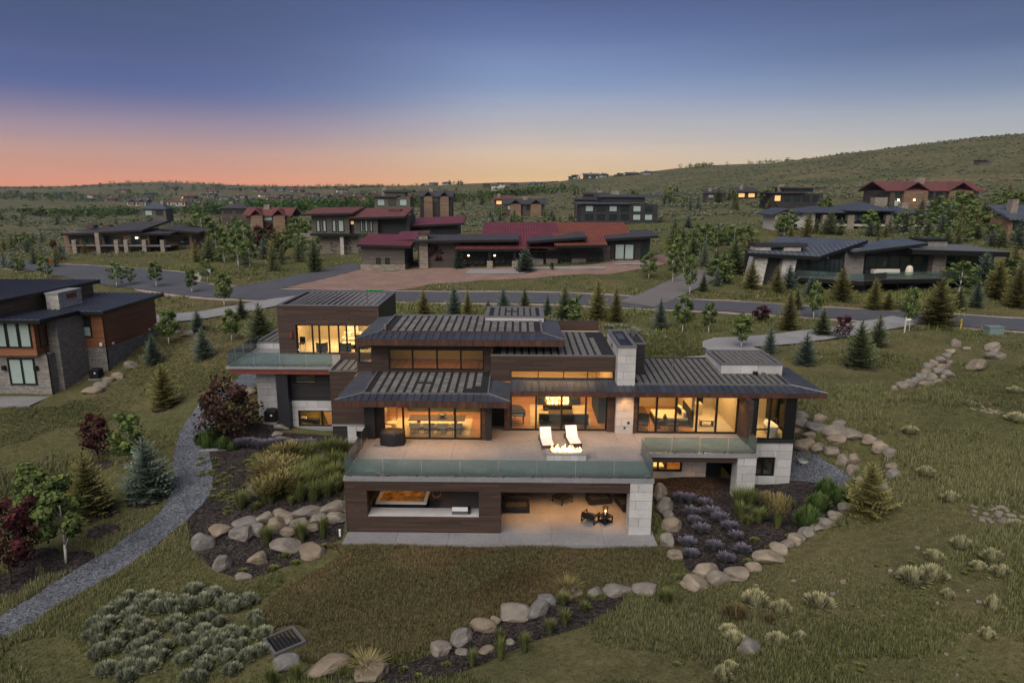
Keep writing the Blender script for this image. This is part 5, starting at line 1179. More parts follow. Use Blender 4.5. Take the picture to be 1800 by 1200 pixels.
p = G(500, 1128); t = thing('window_well_frame', 'square grey metal hatch with dark grate lying in the lawn', 'hatch', p, R(40)); MB().box(-.75,.75,-.75,-.62,-.1,.14).box(-.75,.75,.62,.75,-.1,.14).box(-.75,-.62,-.62,.62,-.1,.14).box(.62,.75,-.62,.62,-.1,.14).build('rim', M['flashing'], t); B('pit', M['shade_dark'], t, -.62, .62, -.62, .62, -.1, .03)
for k in range(7): B('bar', M['frame'], t, -.55+k*.18, -.51+k*.18, -.61, .61, .04, .08)
p = G(1413, 810); t = thing('manhole_lid', 'round pale utility lid on the grey gravel by the stone base', 'lid', p); MB().lathe([(.42,-.05),(.42,.10),(.38,.12)], n=20).build('rim', M['win_pale'], t); MB().lathe([(.37,.1),(.37,.125)], n=20).build('lid', M['concrete'], t)
# ------------------------------------------------------------------ neighbouring houses
def dark_pane():
    m, nt, p, out = new_mat('dark_window'); p.inputs['Base Color'].default_value = (0.020, 0.030, 0.030, 1); p.inputs['Roughness'].default_value = 0.08; p.inputs['Specular IOR Level'].default_value = 0.8; return m
M['win_dark'] = dark_pane()
def rbox(name, mat, t, p0, p1, q0, q1, Y, d):
    """Box whose front, on the plane Y, covers a rectangle of the photograph; d metres deep."""
    qm = (q0+q1)/2; pm = (p0+p1)/2; a, b = PX(p0, Y, qm), PX(p1, Y, qm); z0 = PZ(q1, Y, pm)
    if name.split('_')[-1] in ('wall', 'pier', 'base', 'undercroft'):      # walls go down into the ground
        g = float(H([a, b], [Y, Y]).min())
        if z0-g < 3.2: z0 = min(z0, g-.6)
    return B(name, M[mat], t, a, b, Y, Y+d, z0, PZ(q0, Y, pm))
def rwin(t, p0, p1, q0, q1, Y, n=1, mat='win_dark', fw=.12):
    qm = (q0+q1)/2; pm = (p0+p1)/2; a, b = PX(p0, Y, qm), PX(p1, Y, qm)
    return glazing(t, a, b, Y-.08, PZ(q1, Y, pm), PZ(q0, Y, pm), [a+(b-a)*(k+1)/n for k in range(n-1)], fw=fw, dp=.10, gmat=M[mat])
def rroof(name, mat, t, p0, p1, q, Y0, Y1, rise, th=.45, over=0.0, edge=None, p2=None, p3=None):
    """Sloping slab: front eave from p0 to p1 at row q on the plane Y0, back edge at Y1, rise metres higher."""
    qa, qb = q if isinstance(q, tuple) else (q, q)
    x0, x1 = PX(p0, Y0, qa), PX(p1, Y0, qb); za, zb = PZ(qa, Y0, p0), PZ(qb, Y0, p1); x2 = x1 if p2 is None else p2; x3 = x0 if p3 is None else p3
    o = MB().hexa([(x0,Y0,za-th),(x1,Y0,zb-th),(x2,Y1,zb+rise-th),(x3,Y1,za+rise-th)], [(x0,Y0,za-.03),(x1,Y0,zb-.03),(x2,Y1,zb+rise-.03),(x3,Y1,za+rise-.03)]).build(name+'_edge', M[edge or 'frame'], t)
    return MB().hexa([(x0,Y0,za-.03),(x1,Y0,zb-.03),(x2,Y1,zb+rise-.03),(x3,Y1,za+rise-.03)], [(x0,Y0,za+.02),(x1,Y0,zb+.02),(x2,Y1,zb+rise+.02),(x3,Y1,za+rise+.02)]).build(name, M[mat], t)
# --- cedar and stone house on the left
nb = wthing('cedar_stone_house', 'two-storey cedar and grey ledge stone house with dark blue metal roof', 'house', (-46, 62, 1))
M['roof_blue_y'] = seam_roof('blue_grey_seam_roof_cross', (0.052, 0.064, 0.092), 0.42, 0.4, 0.42, 0)
B('lower_wall', M['ledge'], nb, -60, -43.42, 60.9, 70, .3, 4.75); B('upper_wall', M['cedar'], nb, -60, -43.9, 60.35, 70, 4.755, 7.95)
B('lower_wall', M['ledge'], nb, -50, -41.0, 66.0, 76, .6, 4.25); B('upper_wall', M['cedar'], nb, -50, -40.98, 65.98, 75.9, 4.255, 7.75)
B('chimney_shaft', M['ledge'], nb, -44.0, -42.9, 62.0, 65.96, .6, 7.78); chm = B('chimney', M['ledge_pale'], nb, -46.35, -45.1, 66.0, 69.6, 8.0, 9.6); B('chimney_cap', M['concrete_edge'], chm, -46.42, -45.03, 65.93, 69.67, 9.6, 9.74); B('vent', M['fascia_red'], chm, -45.11, -45.08, 67.2, 68.8, 8.95, 9.45)
M['nb_metal'] = grain('blue_grey_metal', (0.085, 0.100, 0.130), 0.5, 0.2, 0.2, 0.6, bmp=0.05)
def lroof(name, x0, x1, y0, y1, z0, z1, th=.35):
    MB().hexa([(x0,y0,z0-th),(x1,y0,z0-th),(x1,y1,z1-th),(x0,y1,z1-th)], [(x0,y0,z0-.03),(x1,y0,z0-.03),(x1,y1,z1-.03),(x0,y1,z1-.03)]).build(name+'_edge', M['frame'], nb)
    r_ = MB().hexa([(x0,y0,z0-.03),(x1,y0,z0-.03),(x1,y1,z1-.03),(x0,y1,z1-.03)], [(x0,y0,z0+.01),(x1,y0,z0+.01),(x1,y1,z1+.01),(x0,y1,z1+.01)]).build(name, M['nb_metal'], nb)
    m = MB(); xx = x0+.1
    while xx < x1:
        m.hexa([(xx-.06,y0,z0+.01),(xx+.06,y0,z0+.01),(xx+.06,y1,z1+.01),(xx-.06,y1,z1+.01)], [(xx-.05,y0,z0+.08),(xx+.05,y0,z0+.08),(xx+.05,y1,z1+.08),(xx-.05,y1,z1+.08)]); xx += .55
    m.build('roof_seam', M['seam'], r_, kind='stuff')
lroof('roof', -61, -42.7, 59.6, 65.15, 8.25, 8.12); lroof('roof', -61, -40.4, 65.2, 77.0, 8.06, 8.12)
lroof('high_roof', -72, -46.6, 57.5, 75.5, 9.9, 9.8); B('clerestory_wall', M['cedar_far'], nb, -70, -47.2, 59.5, 75, 8.1, 9.5)
glazing(nb, PX(16,60.9,650), PX(63,60.9,650), 60.8, PZ(676,60.9,40), PZ(629,60.9,40), [PX(40,60.9,650)], fw=.14, gmat=M['win_pale'])
for a, b in ((-14, 12), (12.5, 33), (33.5, 55)): glazing(nb, PX(a,60.35,590), PX(b,60.35,590), 60.26, PZ(611,60.35,30), PZ(565,60.35,30), fw=.12, gmat=M['win_pale'])
glazing_x(nb, -43.84, 60.9, 61.9, 5.4, 7.6, fw=.1, gmat=M['win_pale'])
glazing(nb, PX(138,66,575), PX(161,66,575), 65.9, PZ(592,66,150), PZ(557,66,150), fw=.12, gmat=M['win_dark']); MB().box(PX(138,66,575)+.13, PX(161,66,575)-.13, 65.93, 65.96, PZ(592,66,150)+.12, PZ(575,66,150)).build('blind', M['win_pale'], nb)
MB().tube([(-43.3,60.0,7.9),(-43.35,60.7,7.5),(-43.35,60.75,4.9),(-43.3,60.8,4.6),(-43.3,60.82,.8)], .06).build('downspout', M['frame'], nb); MB().tube([(-42.0,65.5,7.7),(-40.95,65.6,7.65),(-40.92,65.9,7.4),(-40.92,65.92,1.6)], .06).build('downspout', M['frame'], nb)
for a in (8, 64): B('wall_light', M['frame'], nb, PX(a,60.9,640)-.15, PX(a,60.9,640)+.15, 60.6, 60.89, 3.3, 3.7)
B('vent_hood', M['enamel'], nb, -41.5, -41.25, 65.8, 65.97, 4.45, 4.8); B('vent_hood', M['enamel'], nb, -40.97, -40.85, 67.0, 67.25, 4.4, 4.6); B('vent_hood', M['enamel'], nb, -40.97, -40.85, 74.0, 74.25, 4.4, 4.6)
tag(B('terrace', M['concrete'], None, -60, -43.3, 57.6, 60.88, .4, .92), kind='structure')
p = at_z(142, 672, 1.6); condenser('dark air conditioner beside the ledge stone chimney of the cedar house', (p[0]+.4, 64.6, h1(p[0], 64.6)))
# --- dark modern house across the road on the right
Y = 107.0; bh = wthing('dark_modern_house', 'long black modern house with blue metal shed roofs and leaning stone piers', 'house', (55, 110, 5))
for p0, p1 in ((1326, 1353), (1375, 1404)):
    x0, x1 = PX(p0, Y, 470), PX(p1, Y, 470); MB().hexa([(x0-.9,Y-1.2,4.2),(x1-1.6,Y-1.2,4.2),(x1-1.6,Y+3,4.2),(x0-.9,Y+3,4.2)], [(x0+.5,Y+.5,12.0),(x1+.2,Y+.5,12.0),(x1+.2,Y+3,12.0),(x0+.5,Y+3,12.0)]).build('stone_pier', M['ledge_pale'], bh)
rbox('wall', 'dark_far', bh, 1340, 1452, 448, 505, Y+1.2, 9); rbox('wall', 'dark_far', bh, 1500, 1745, 440, 500, Y+5, 8)
xa, xb, xc, xd = PX(1312,Y-1,447), PX(1441,Y-1,452), PX(1526,Y+6,421), PX(1372,Y+14,417)
za, zb, zc, zd = PZ(444,Y-1,1312), PZ(451,Y-1,1441), PZ(422,Y+6,1526), PZ(416,Y+14,1372)
q = [(xa,Y-1,za),(xb,Y-1,zb),(xc,Y+6,zc),(xd,Y+14,zd)]
MB().hexa([(a,b,c-.55) for a,b,c in q], [(a,b,c-.02) for a,b,c in q]).build('roof_edge', M['frame'], bh); MB().hexa([(a,b,c-.02) for a,b,c in q], [(a,b,c+.05) for a,b,c in q]).build('roof', M['roof_blue'], bh)
rbox('roof_parapet', 'dark_far', bh, 1328, 1420, 428, 434, Y-.2, 3); rbox('stone_band', 'ledge_pale', bh, 1328, 1355, 433.5, 440, Y, 2.5); rbox('stone_band', 'ledge_pale', bh, 1378, 1408, 434.5, 441, Y, 2.5)
rroof('middle_roof', 'roof_blue', bh, 1500, 1632, (443, 427), Y+2, Y+10, .25); rroof('flat_roof', 'flashing', bh, 1605, 1776, (438, 443), Y+1, Y+12, .3, .8)
rbox('stone_wall', 'ledge', bh, 1484, 1518, 437, 494, Y+4, 6); rbox('stone_pillar', 'ledge_warm', bh, 1640, 1663, 445, 482, Y+3.5, 2); rbox('stone_chimney', 'ledge', bh, 1630, 1665, 424, 438, Y+7, 3); rbox('chimney_cap', 'frame', bh, 1622, 1667, 420, 424, Y+6.8, 3.4)
for a, b, n in ((1408, 1450, 3), (1450, 1482, 4)): rwin(bh, a, b, 455, 487, Y+1.15, n)
for a, b, n in ((1520, 1560, 2), (1562, 1600, 2), (1602, 1638, 2), (1666, 1738, 4)): rwin(bh, a, b, 450, 482, Y+4.95, n)
dq = [(PX(1400,Y+.5,488),Y+.5),(PX(1515,Y-4,499),Y-4.5),(PX(1560,Y-2,490),Y-2),(PX(1740,Y+1,484),Y+1),(PX(1740,Y+1,484),Y+5),(PX(1400,Y+.5,488),Y+5)]
zd_ = PZ(489, Y-1, 1500); MB().prism(dq, zd_-.7, zd_-.05).build('deck_beam', M['frame'], bh); MB().prism(dq, zd_-.05, zd_+.02).build('deck', M['flashing'], bh)
for (a, b), (c, d_) in zip(dq[:4], dq[1:4]):
    n = max(2, int(math.hypot(c-a, d_-b)/2.4))
    for k in range(n):
        u, v = Vector((a, b)).lerp(Vector((c, d_)), k/n), Vector((a, b)).lerp(Vector((c, d_)), (k+.97)/n); MB().prism([(u.x,u.y+.1),(v.x,v.y+.1),(v.x,v.y+.12),(u.x,u.y+.12)], zd_+.03, zd_+1.05).build('glass_panel', M['rail_glass'], bh)
rbox('undercroft', 'shade_dark', bh, 1402, 1700, 494, 512, Y+3.5, 5)  # solid block, coloured near-black for the shade under the deck
for a, b, c in ((1570, 1590, 1), (1612, 1592, 1)): MB().cone((PX(a,Y,497),Y-.5,zd_-.7), (PX(b,Y,497),Y+.5,4.8), .22, .22, 8).build('leaning_post', M['frame'], bh)
for a in (1500, 1645): rbox('stone_pier', 'ledge', bh, a, a+22, 496, 512, Y+1.5, 2)
t = wthing('patio_sofa', 'pale outdoor sofa set on the deck of the black modern house', 'sofa', (PX(1550,Y+2,480), Y+2, zd_+.02))
rbox('seat', 'white_far', t, 1540, 1582, 477, 481, Y+2, 1.0); rbox('backrest', 'white_far', t, 1540, 1582, 473, 477, Y+2.8, .3); rbox('arm', 'white_far', t, 1536, 1540, 474, 481, Y+2, 1.0)
t = wthing('furled_parasol', 'furled tan parasol under a cover on the black house deck', 'parasol', (PX(1599,Y+1.5,479), Y+1.5, zd_)); xx = PX(1599,Y+1.5,470); MB().lathe([(.55,.0),(.62,.5),(.5,1.3),(.35,1.65),(.05,1.75)], (xx, Y+1.5, zd_+.03), 12).build('cover', M['fabric_cream'], t, smooth=True); MB().cone((xx,Y+1.5,zd_+.03), (xx,Y+1.5,zd_+1.9), .05, .05, 6).build('pole', M['frame'], t)
# --- low red-roofed house across the road
Y = 120.0; rh = wthing('red_roof_house', 'low dark brown house with red and rust metal roofs behind a dirt yard', 'house', (0, 124, 6))
rbox('garage_wall', 'taupe_far', rh, 635, 711, 434, 466, Y, 10); rbox('stone_base', 'ledge_warm', rh, 634, 712, 465, 480, Y-.12, 10.2)
for a in (661, 677): rwin(rh, a, a+8, 453, 465.5, Y, 1)
rroof('garage_roof', 'roof_red', rh, 627, 722, (429, 432), Y-1.2, Y+9, 1.2); rroof('garage_roof', 'roof_red', rh, 690, 745, (422, 420), Y+3, Y+12, 1.0)
rbox('wall', 'brown_far', rh, 735, 800, 425, 480, Y+2, 10); rbox('stone_chimney', 'ledge_warm', rh, 737, 752, 412, 472, Y+1.2, 2); rbox('chimney_cap', 'fascia', rh, 735, 755, 408, 413, Y+1, 2.4)
rroof('hall_roof', 'roof_dark', rh, 728, 912, (423, 421), Y, Y+6, .6); rroof('porch_roof', 'roof_red', rh, 800, 962, 437, Y-.5, Y+7, 2.1); rroof('main_roof', 'roof_red', rh, 845, 985, 418, Y+5, Y+18, 2.2); rroof('main_roof', 'roof_orange', rh, 960, 1115, 420, Y+5, Y+18, 2.4)
rbox('wall', 'dark_far', rh, 800, 945, 436, 480, Y+4, 6); rbox('wall', 'brown_far', rh, 935, 1072, 432, 476, Y+3, 8)
for a in (856, 900): rbox('porch_post', 'ledge_warm', rh, a, a+10, 459, 475, Y-.2, .9)
for a in (858, 902): rbox('post', 'frame', rh, a, a+5, 437, 459, Y, .4)
for a, b, n in ((822, 853, 3), (860, 888, 3)): rwin(rh, a, b, 440, 472, Y+4, n)
for a in (822, 868): rbox('wall_lamp', 'lamp_soft', rh, a, a+3, 448, 450.5, Y+3.8, .1)
rroof('gable_roof', 'roof_dark', rh, 926, 1032, (424, 416), Y-1, Y+8, .3); rroof('entry_roof', 'roof_orange', rh, 975, 1068, (431, 430), Y-2, Y+6, 1.4); rroof('entry_roof', 'roof_red', rh, 930, 990, 436, Y-.5, Y+6, 1.2)
for a, b in ((936, 955), (960, 980), (1005, 1030)): rbox('stone_base', 'ledge_warm', rh, a, b, 455, 474, Y+1.6, 1.2)
for a, b, n in ((945, 958, 1), (983, 1004, 2), (1034, 1060, 3)): rwin(rh, a, b, 443, 470, Y+3, n)
rbox('great_room_wall', 'dark_far', rh, 1068, 1142, 418, 466, Y+4, 9); rroof('great_room_roof', 'roof_dark', rh, 1040, 1158, (421, 414), Y+2.6, Y+14, .5); rbox('stone_base', 'ledge_warm', rh, 1066, 1144, 457, 468, Y+3.9, 9)
rwin(rh, 1080, 1115, 428, 457, Y+3.85, 2, 'win_pale', .2); rbox('side_window', 'win_dark', rh, 1126, 1140, 424, 455, Y+3.95, .1)
rbox('roof_monitor', 'fascia', rh, 1010, 1026, 408, 414, Y+9, 3); 
for a, b, c, d_ in ((818, 925, 474, 482), (930, 1060, 470, 474), (1075, 1140, 464, 467)):
    o = GP([(a, d_), (b, d_), (b+8, c), (a+8, c)]); drape('terrace_paving', dense(o, 3), M['drive'], .13, 2.0)
# --- tan house on the left flats
Y = 160.0; lh = wthing('tan_lodge', 'long tan timber house with dark low roofs and stone piers on the left flats', 'house', (-92, 164, 5))
rbox('wall', 'cedar_far', lh, 112, 262, 408, 432, Y+2, 9); rbox('lower_wall', 'dark_far', lh, 112, 300, 431, 450, Y+3, 8); rbox('wall', 'cedar_far', lh, 262, 338, 408, 436, Y+6, 8)
rroof('roof', 'roof_dark', lh, 106, 172, (411, 409), Y, Y+12, .8); rroof('roof', 'roof_dark', lh, 165, 250, (408, 404), Y, Y+13, 1.6); rroof('roof', 'roof_dark', lh, 226, 300, 410, Y+.5, Y+12, .6); rroof('roof', 'roof_dark', lh, 278, 350, (402, 408), Y+4, Y+16, .5)
rbox('balcony', 'flashing', lh, 110, 300, 431, 433, Y-.5, 3.5)
for a in (127, 168, 201, 218, 250, 282): rbox('stone_pier', 'ledge_warm', lh, a, a+7, 422 if a != 168 else 409, 449, Y-.6, 1.2)
for a, b, n in ((122, 138, 2), (144, 165, 2), (184, 216, 3), (230, 258, 3), (266, 290, 2), (314, 332, 2)): rwin(lh, a, b, 415, 430, Y+1.9 if b < 262 else Y+5.9, n)
for a in (150, 179): rbox('chimney', 'fascia', lh, a, a+14, 396, 401, Y+7, 2)
rbox('porch_lamp', 'lamp', lh, 238, 241, 417, 419.5, Y+1.5, .1)
# --- tall taupe house with red wing
Y = 150.0; th_ = wthing('taupe_tall_house', 'tall taupe two-storey house with tall white windows and red roof wing', 'house', (-35, 154, 6))
rbox('wall', 'taupe_far', th_, 548, 614, 378, 412, Y, 9); rbox('wall', 'taupe_far', th_, 622, 664, 380, 414, Y, 9); rbox('wall', 'dark_far', th_, 663, 720, 380, 416, Y+1.5, 9); rbox('lower_wall', 'ledge_warm', th_, 525, 664, 411, 442, Y+1, 8); rbox('wall', 'dark_far', th_, 612, 624, 380, 412, Y+1, 8)
rbox('balcony', 'frame', th_, 545, 668, 411, 415, Y-1.6, 2.6)
rroof('roof', 'roof_maroon', th_, 530, 620, (376, 374), Y-1.5, Y+10, 1.0); rroof('roof', 'roof_maroon', th_, 612, 712, (382, 380), Y-1.5, Y+11, 1.6)
for a, b in ((556, 563), (567, 574), (584, 591), (594, 605), (633, 638), (641, 647), (650, 655)): rwin(th_, a, b, 386, 408, Y, 1, 'win_pale', .2)
rwin(th_, 616, 623, 388, 395, Y+1, 1, 'win_lit', .1)
for a in (525, 598, 640): rbox('stone_pier', 'ledge_pale', th_, a, a+6, 416, 440, Y-1.2, 1.2)
rbox('stone_chimney', 'ledge_warm', th_, 684, 702, 371, 381, Y+5, 2); rbox('chimney_cap', 'fascia', th_, 682, 704, 368, 371, Y+4.8, 2.4)
rbox('wing_wall', 'dark_far', th_, 705, 805, 392, 418, Y+6, 8); rroof('wing_roof', 'roof_red', th_, 716, 814, (396, 392), Y+4, Y+15, 1.2)
# --- gabled lodge
def gable(t, x0, x1, y0, y1, ze, zr, mat, th=.4, name='roof', axis='y'):
    if axis == 'y':
        xm = (x0+x1)/2; m = MB()
        m.xprism([(x0,ze-th),(xm,zr-th),(x1,ze-th),(x1,ze),(xm,zr),(x0,ze)], y0, y1)
    else:
        ym = (y0+y1)/2; m = MB(); m.yprism([(y0,ze-th),(ym,zr-th),(y1,ze-th),(y1,ze),(ym,zr),(y0,ze)], x0, x1)
    return m.build(name, M[mat], t)
def hipr(t, x0, x1, y0, y1, ze, zr, mat, name='roof'):
    w = min(x1-x0, y1-y0)/2; xa, xb = (x0+w*.9, x1-w*.9) if x1-x0 > y1-y0 else ((x0+x1)/2-.05, (x0+x1)/2+.05); ya, yb = ((y0+y1)/2-.05, (y0+y1)/2+.05) if x1-x0 > y1-y0 else (y0+w*.9, y1-w*.9)
    m = MB().box(x0, x1, y0, y1, ze-.3, ze-.001); m.hexa([(x0,y0,ze),(x1,y0,ze),(x1,y1,ze),(x0,y1,ze)], [(xa,ya,zr),(xb,ya,zr),(xb,yb,zr),(xa,yb,zr)]); return m.build(name, M[mat], t)
def far_house(name, label, cat, px, py, dist, wpx, hpx, wall, roof, kind, group=None, lit=0, stone=True, seed=0, two=False):
    """A house far off: its own walls, roof, chimney and windows, sized from its distance."""
    rnd = random.Random(seed+int(px)); s = dist/1200.0
    p = at_y(px, py, dist); W = wpx*s; Hh = hpx*s; z0 = min(p[2]-.2*Hh, float(H([p[0]-W/2, p[0]+W/2], [dist, dist]).min())-.5); x0 = p[0]-W/2; d = max(6, W*.55)
    t = wthing(name, label, cat, (p[0], dist, p[2]), group); ze = p[2]+Hh*.62
    B('wall', M[wall], t, x0+W*.06, x0+W*.94, dist, dist+d, z0, ze)
    if kind == 'gable':
        k = 2 if W > 12 else 1
        gable(t, x0, x0+W, dist-.6, dist+d+.6, ze, p[2]+Hh, roof, axis='x')
        for i in range(k):
            a = x0+W*(.16+.45*i); gable(t, a, a+W*.28, dist-1.6, dist+d*.4, ze-.1, p[2]+Hh*.96, roof); B('gable_wall', M['cedar_far'], t, a+W*.02, a+W*.26, dist-1.2, dist+.1, z0, ze-.2)
    elif kind == 'hip': hipr(t, x0, x0+W, dist-.8, dist+d+.8, ze, p[2]+Hh, roof)
    elif kind == 'flat':
        B('roof', M[roof], t, x0, x0+W*.62, dist-1, dist+d+.6, ze, ze+.5); B('upper_wall', M[wall], t, x0+W*.3, x0+W*.8, dist+2, dist+d-.5, ze+.5, p[2]+Hh*.9); B('roof', M[roof], t, x0+W*.26, x0+W, dist+1.2, dist+d, p[2]+Hh*.9, p[2]+Hh)
    else:
        m = MB(); m.hexa([(x0,dist-1,ze-.2),(x0+W,dist-1,ze-.2),(x0+W,dist+d+1,p[2]+Hh-.5),(x0,dist+d+1,p[2]+Hh-.5)], [(x0,dist-1,ze+.25),(x0+W,dist-1,ze+.25),(x0+W,dist+d+1,p[2]+Hh),(x0,dist+d+1,p[2]+Hh)]); m.build('roof', M[roof], t)
    c = x0+W*rnd.uniform(.25, .75); B('chimney', M['ledge_warm' if stone else 'white_far'], t, c-W*.03-.4, c+W*.03+.4, dist+d*.35, dist+d*.35+1.6, ze-.5, p[2]+Hh*1.15)
    n = max(2, int(W/4.5)); rows = [(p[2]+Hh*.14, p[2]+Hh*.5)] if not two else [(p[2]-.02*Hh, p[2]+Hh*.22), (p[2]+Hh*.32, p[2]+Hh*.56)]
    for r0, r1 in rows:
        for i in range(n):
            a = x0+W*.09+W*.82*(i+.15)/n; b = a+W*.82*.66/n
            glazing(t, a, b, dist-.08 if kind != 'gable' else dist-1.3 if 0 else dist-.08, r0, r1, fw=.12, dp=.1, gmat=M['win_lit' if i < lit else ('win_pale' if rnd.random() < .35 else 'win_dark')])
    return t
far_house('gabled_lodge', 'brown gabled lodge with stone front beyond the aspens', 'house', 472, 398, 200, 86, 32, 'brown_far', 'roof_maroon', 'gable', seed=1, two=True)
far_house('modern_house_far', 'black modern house with pale stone piers on the sage slope', 'house', 1088, 386, 225, 150, 42, 'dark_far', 'roof_slate', 'flat', seed=2, two=True)
far_house('shed_roof_house', 'brown shed-roofed house tucked behind the black modern one', 'house', 1040, 372, 260, 62, 32, 'brown_far', 'roof_dark', 'flat', seed=3)
Y = 182.0; sv = wthing('stone_villa', 'grey stone villa with slate hip roofs, deep balconies and stone piers', 'house', (PX(1530, 182, 400), 182, 10))
rbox('wall', 'taupe_far', sv, 1432, 1632, 372, 410, Y+4, 9); rbox('wing_wall', 'white_far', sv, 1362, 1432, 374, 410, Y+1, 9); rbox('stone_corner', 'ledge_warm', sv, 1362, 1378, 385, 412, Y+.8, 3)
zb = PZ(394, Y+1, 1530); B('balcony', M['white_far'], sv, PX(1445,Y,394), PX(1632,Y,394), Y, Y+4, zb-.5, zb); rbox('recess', 'shade_dark', sv, 1448, 1628, 397, 408, Y+3.6, .3); rbox('recess', 'shade_dark', sv, 1452, 1494, 376, 391, Y+3.7, .2); rbox('recess', 'shade_dark', sv, 1520, 1556, 374, 391, Y+3.7, .2)  # thin dark panels painted for the deep shade behind the balconies
for a, w in ((1446, 6), (1490, 11), (1557, 12), (1597, 11)): rbox('stone_pier', 'ledge_warm', sv, a, a+w, 378, 409, Y-.4, 1.6)
for a, b_ in ((1450, 1490), (1504, 1556), (1570, 1598)):
    for k in range(3):
        u = a+(b_-a)*k/3; rbox('rail_panel', 'frame', sv, u+.5, u+(b_-a)/3-.5, 387, 393, Y+.1, .06)
for a, b_, n in ((1500, 1516, 2), (1570, 1586, 2), (1600, 1612, 1)): rwin(sv, a, b_, 377, 390, Y+4, n, 'win_pale')
for a, b_, n in ((1456, 1486, 3), (1524, 1552, 3)): rwin(sv, a, b_, 377, 391, Y+3.6, n)
for a in (1367, 1384, 1395): rwin(sv, a, a+6, 379, 388, Y+1, 1, 'win_pale'); rwin(sv, a, a+6, 394, 404, Y+1, 1, 'win_dark')
for a, b_, q0, q1, y0, y1 in ((1405, 1500, 372, 362, Y-.5, Y+14), (1488, 1576, 369, 355, Y-1.5, Y+13), (1566, 1636, 374, 365, Y-1, Y+13)): hipr(sv, PX(a, y0, q0), PX(b_, y0, q0), y0, y1, PZ(q0, y0, a), PZ(q1, (y0+y1)/2, a), 'roof_slate')
gable(sv, PX(1355,Y,375), PX(1412,Y,375), Y, Y+11, PZ(377,Y,1384), PZ(366,Y,1384), 'roof_slate')
rbox('stone_chimney', 'ledge_warm', sv, 1538, 1560, 347, 362, Y+6, 2.5); rbox('chimney_cap', 'frame', sv, 1540, 1558, 343, 347, Y+6.3, 1.8); rbox('chimney', 'ledge_warm', sv, 1585, 1597, 357, 367, Y+7, 2)
far_house('red_lodge', 'large lodge with maroon roof and twin stone chimneys below the hill', 'house', 1640, 362, 280, 170, 42, 'brown_far', 'roof_maroon', 'gable', lit=0, seed=6, two=True)
for a in (1578, 1606, 1679, 1692): rbox('wall_lamp', 'lamp_soft', [o for o in bpy.data.objects if o.name == 'red_lodge'][0], a, a+3, 350, 353, 278.4, .2)
rbox('stone_chimney', 'ledge_warm', bpy.data.objects['red_lodge'], 1605, 1613, 316, 345, 284, 2)
far_house('dark_villa', 'dark flat-roofed villa behind the slate roofed one', 'house', 1400, 358, 270, 100, 28, 'dark_far', 'roof_dark', 'flat', lit=1, seed=7)
far_house('dark_cabin', 'small dark cabin with a lit window below the bare hill', 'house', 1312, 350, 330, 42, 20, 'dark_far', 'roof_dark', 'shed', lit=2, seed=8)
far_house('brown_cabin', 'small brown cabin with a low roof among young trees', 'house', 1258, 350, 330, 38, 16, 'brown_far', 'roof_dark', 'shed', lit=0, seed=9)
far_house('white_wood_house', 'white and cedar house under a blue roof beside spruces', 'house', 1805, 425, 150, 82, 62, 'cedar_far', 'roof_blue', 'shed', seed=10, two=True)
far_house('long_brown_house', 'long dark brown house on the slope with a stone chimney', 'house', 922, 372, 300, 78, 22, 'brown_far', 'roof_dark', 'gable', lit=0, seed=11)
far_house('lit_brown_house', 'brown hillside house with warm lit windows and brown roof', 'house', 885, 362, 340, 36, 18, 'brown_far', 'roof_maroon', 'shed', lit=2, seed=12)
far_house('flat_roof_house', 'grey flat-roofed house behind the red roof wing', 'house', 690, 366, 260, 70, 30, 'taupe_far', 'roof_dark', 'flat', seed=13)
far_house('dark_gabled_house', 'dark gabled house at the edge of the dark trees', 'house', 766, 360, 280, 62, 24, 'dark_far', 'roof_dark', 'gable', seed=14)
far_house('brown_roof_house', 'brown house with low roof left of the gabled lodge', 'house', 412, 378, 270, 50, 20, 'brown_far', 'roof_dark', 'hip', seed=15)
far_house('grey_roof_house', 'grey-roofed house with pale garage front in the valley', 'house', 272, 382, 330, 46, 24, 'taupe_far', 'roof_slate', 'hip', seed=16)
for i, (px, py, dist, w, hh) in enumerate(((1010,316,900,22,8),(1040,315,880,30,10),(1062,312,900,18,7),(1090,313,860,20,8),(1112,311,850,24,8),(1140,309,840,24,8),(975,325,950,20,6),(945,326,950,26,6),(880,326,1000,16,5),(905,327,1000,18,5),(855,327,1050,14,5),(870,329,900,14,5),(1732,286,470,22,5),(762,326,1300,16,5),(785,325,1300,18,5),(745,327,1300,12,4))):
    far_house('ridge_house', 'small pale house standing along the skyline ridge', 'house', px, py, dist, w, hh, ('taupe_far', 'brown_far', 'white_far')[i % 3], ('roof_dark', 'roof_slate')[i % 2], ('flat', 'shed', 'hip')[i % 3], 'houses along the ridge', seed=i)
rv = random.Random(21)
VIL = [(px, py) for px, py in ((70,345),(110,342),(160,348),(215,338),(262,343),(330,350),(365,348),(392,352),(420,349),(440,356),(462,346),(478,352),(500,350),(512,358),(530,352),(548,346),(560,354),(575,349),(590,355),(602,351),(618,356),(630,350),(648,354),(660,348),(675,356),(690,351),(705,356),(455,338),(490,336),(520,339),(600,338),(410,336),(372,340),(300,334),(250,352),(190,354),(20,340),(45,348),(310,362),(345,366),(560,362),(640,362),(240,362),(420,366))]
for i, (px, py) in enumerate(VIL):
    g = G(px, py)
    if g is None: continue
    dist = g.y; w = rv.uniform(20, 30)*1200/dist
    far_house('village_house', 'tiny distant house among the dark trees of the valley', 'house', px, py, dist, w, w*.3, ('taupe_far', 'brown_far', 'white_far', 'cedar_far')[i % 4], ('roof_dark', 'roof_slate', 'roof_maroon')[i % 3], ('gable', 'hip', 'shed')[i % 3], 'houses of the far village', lit=1 if i % 5 == 0 else 0, seed=i)
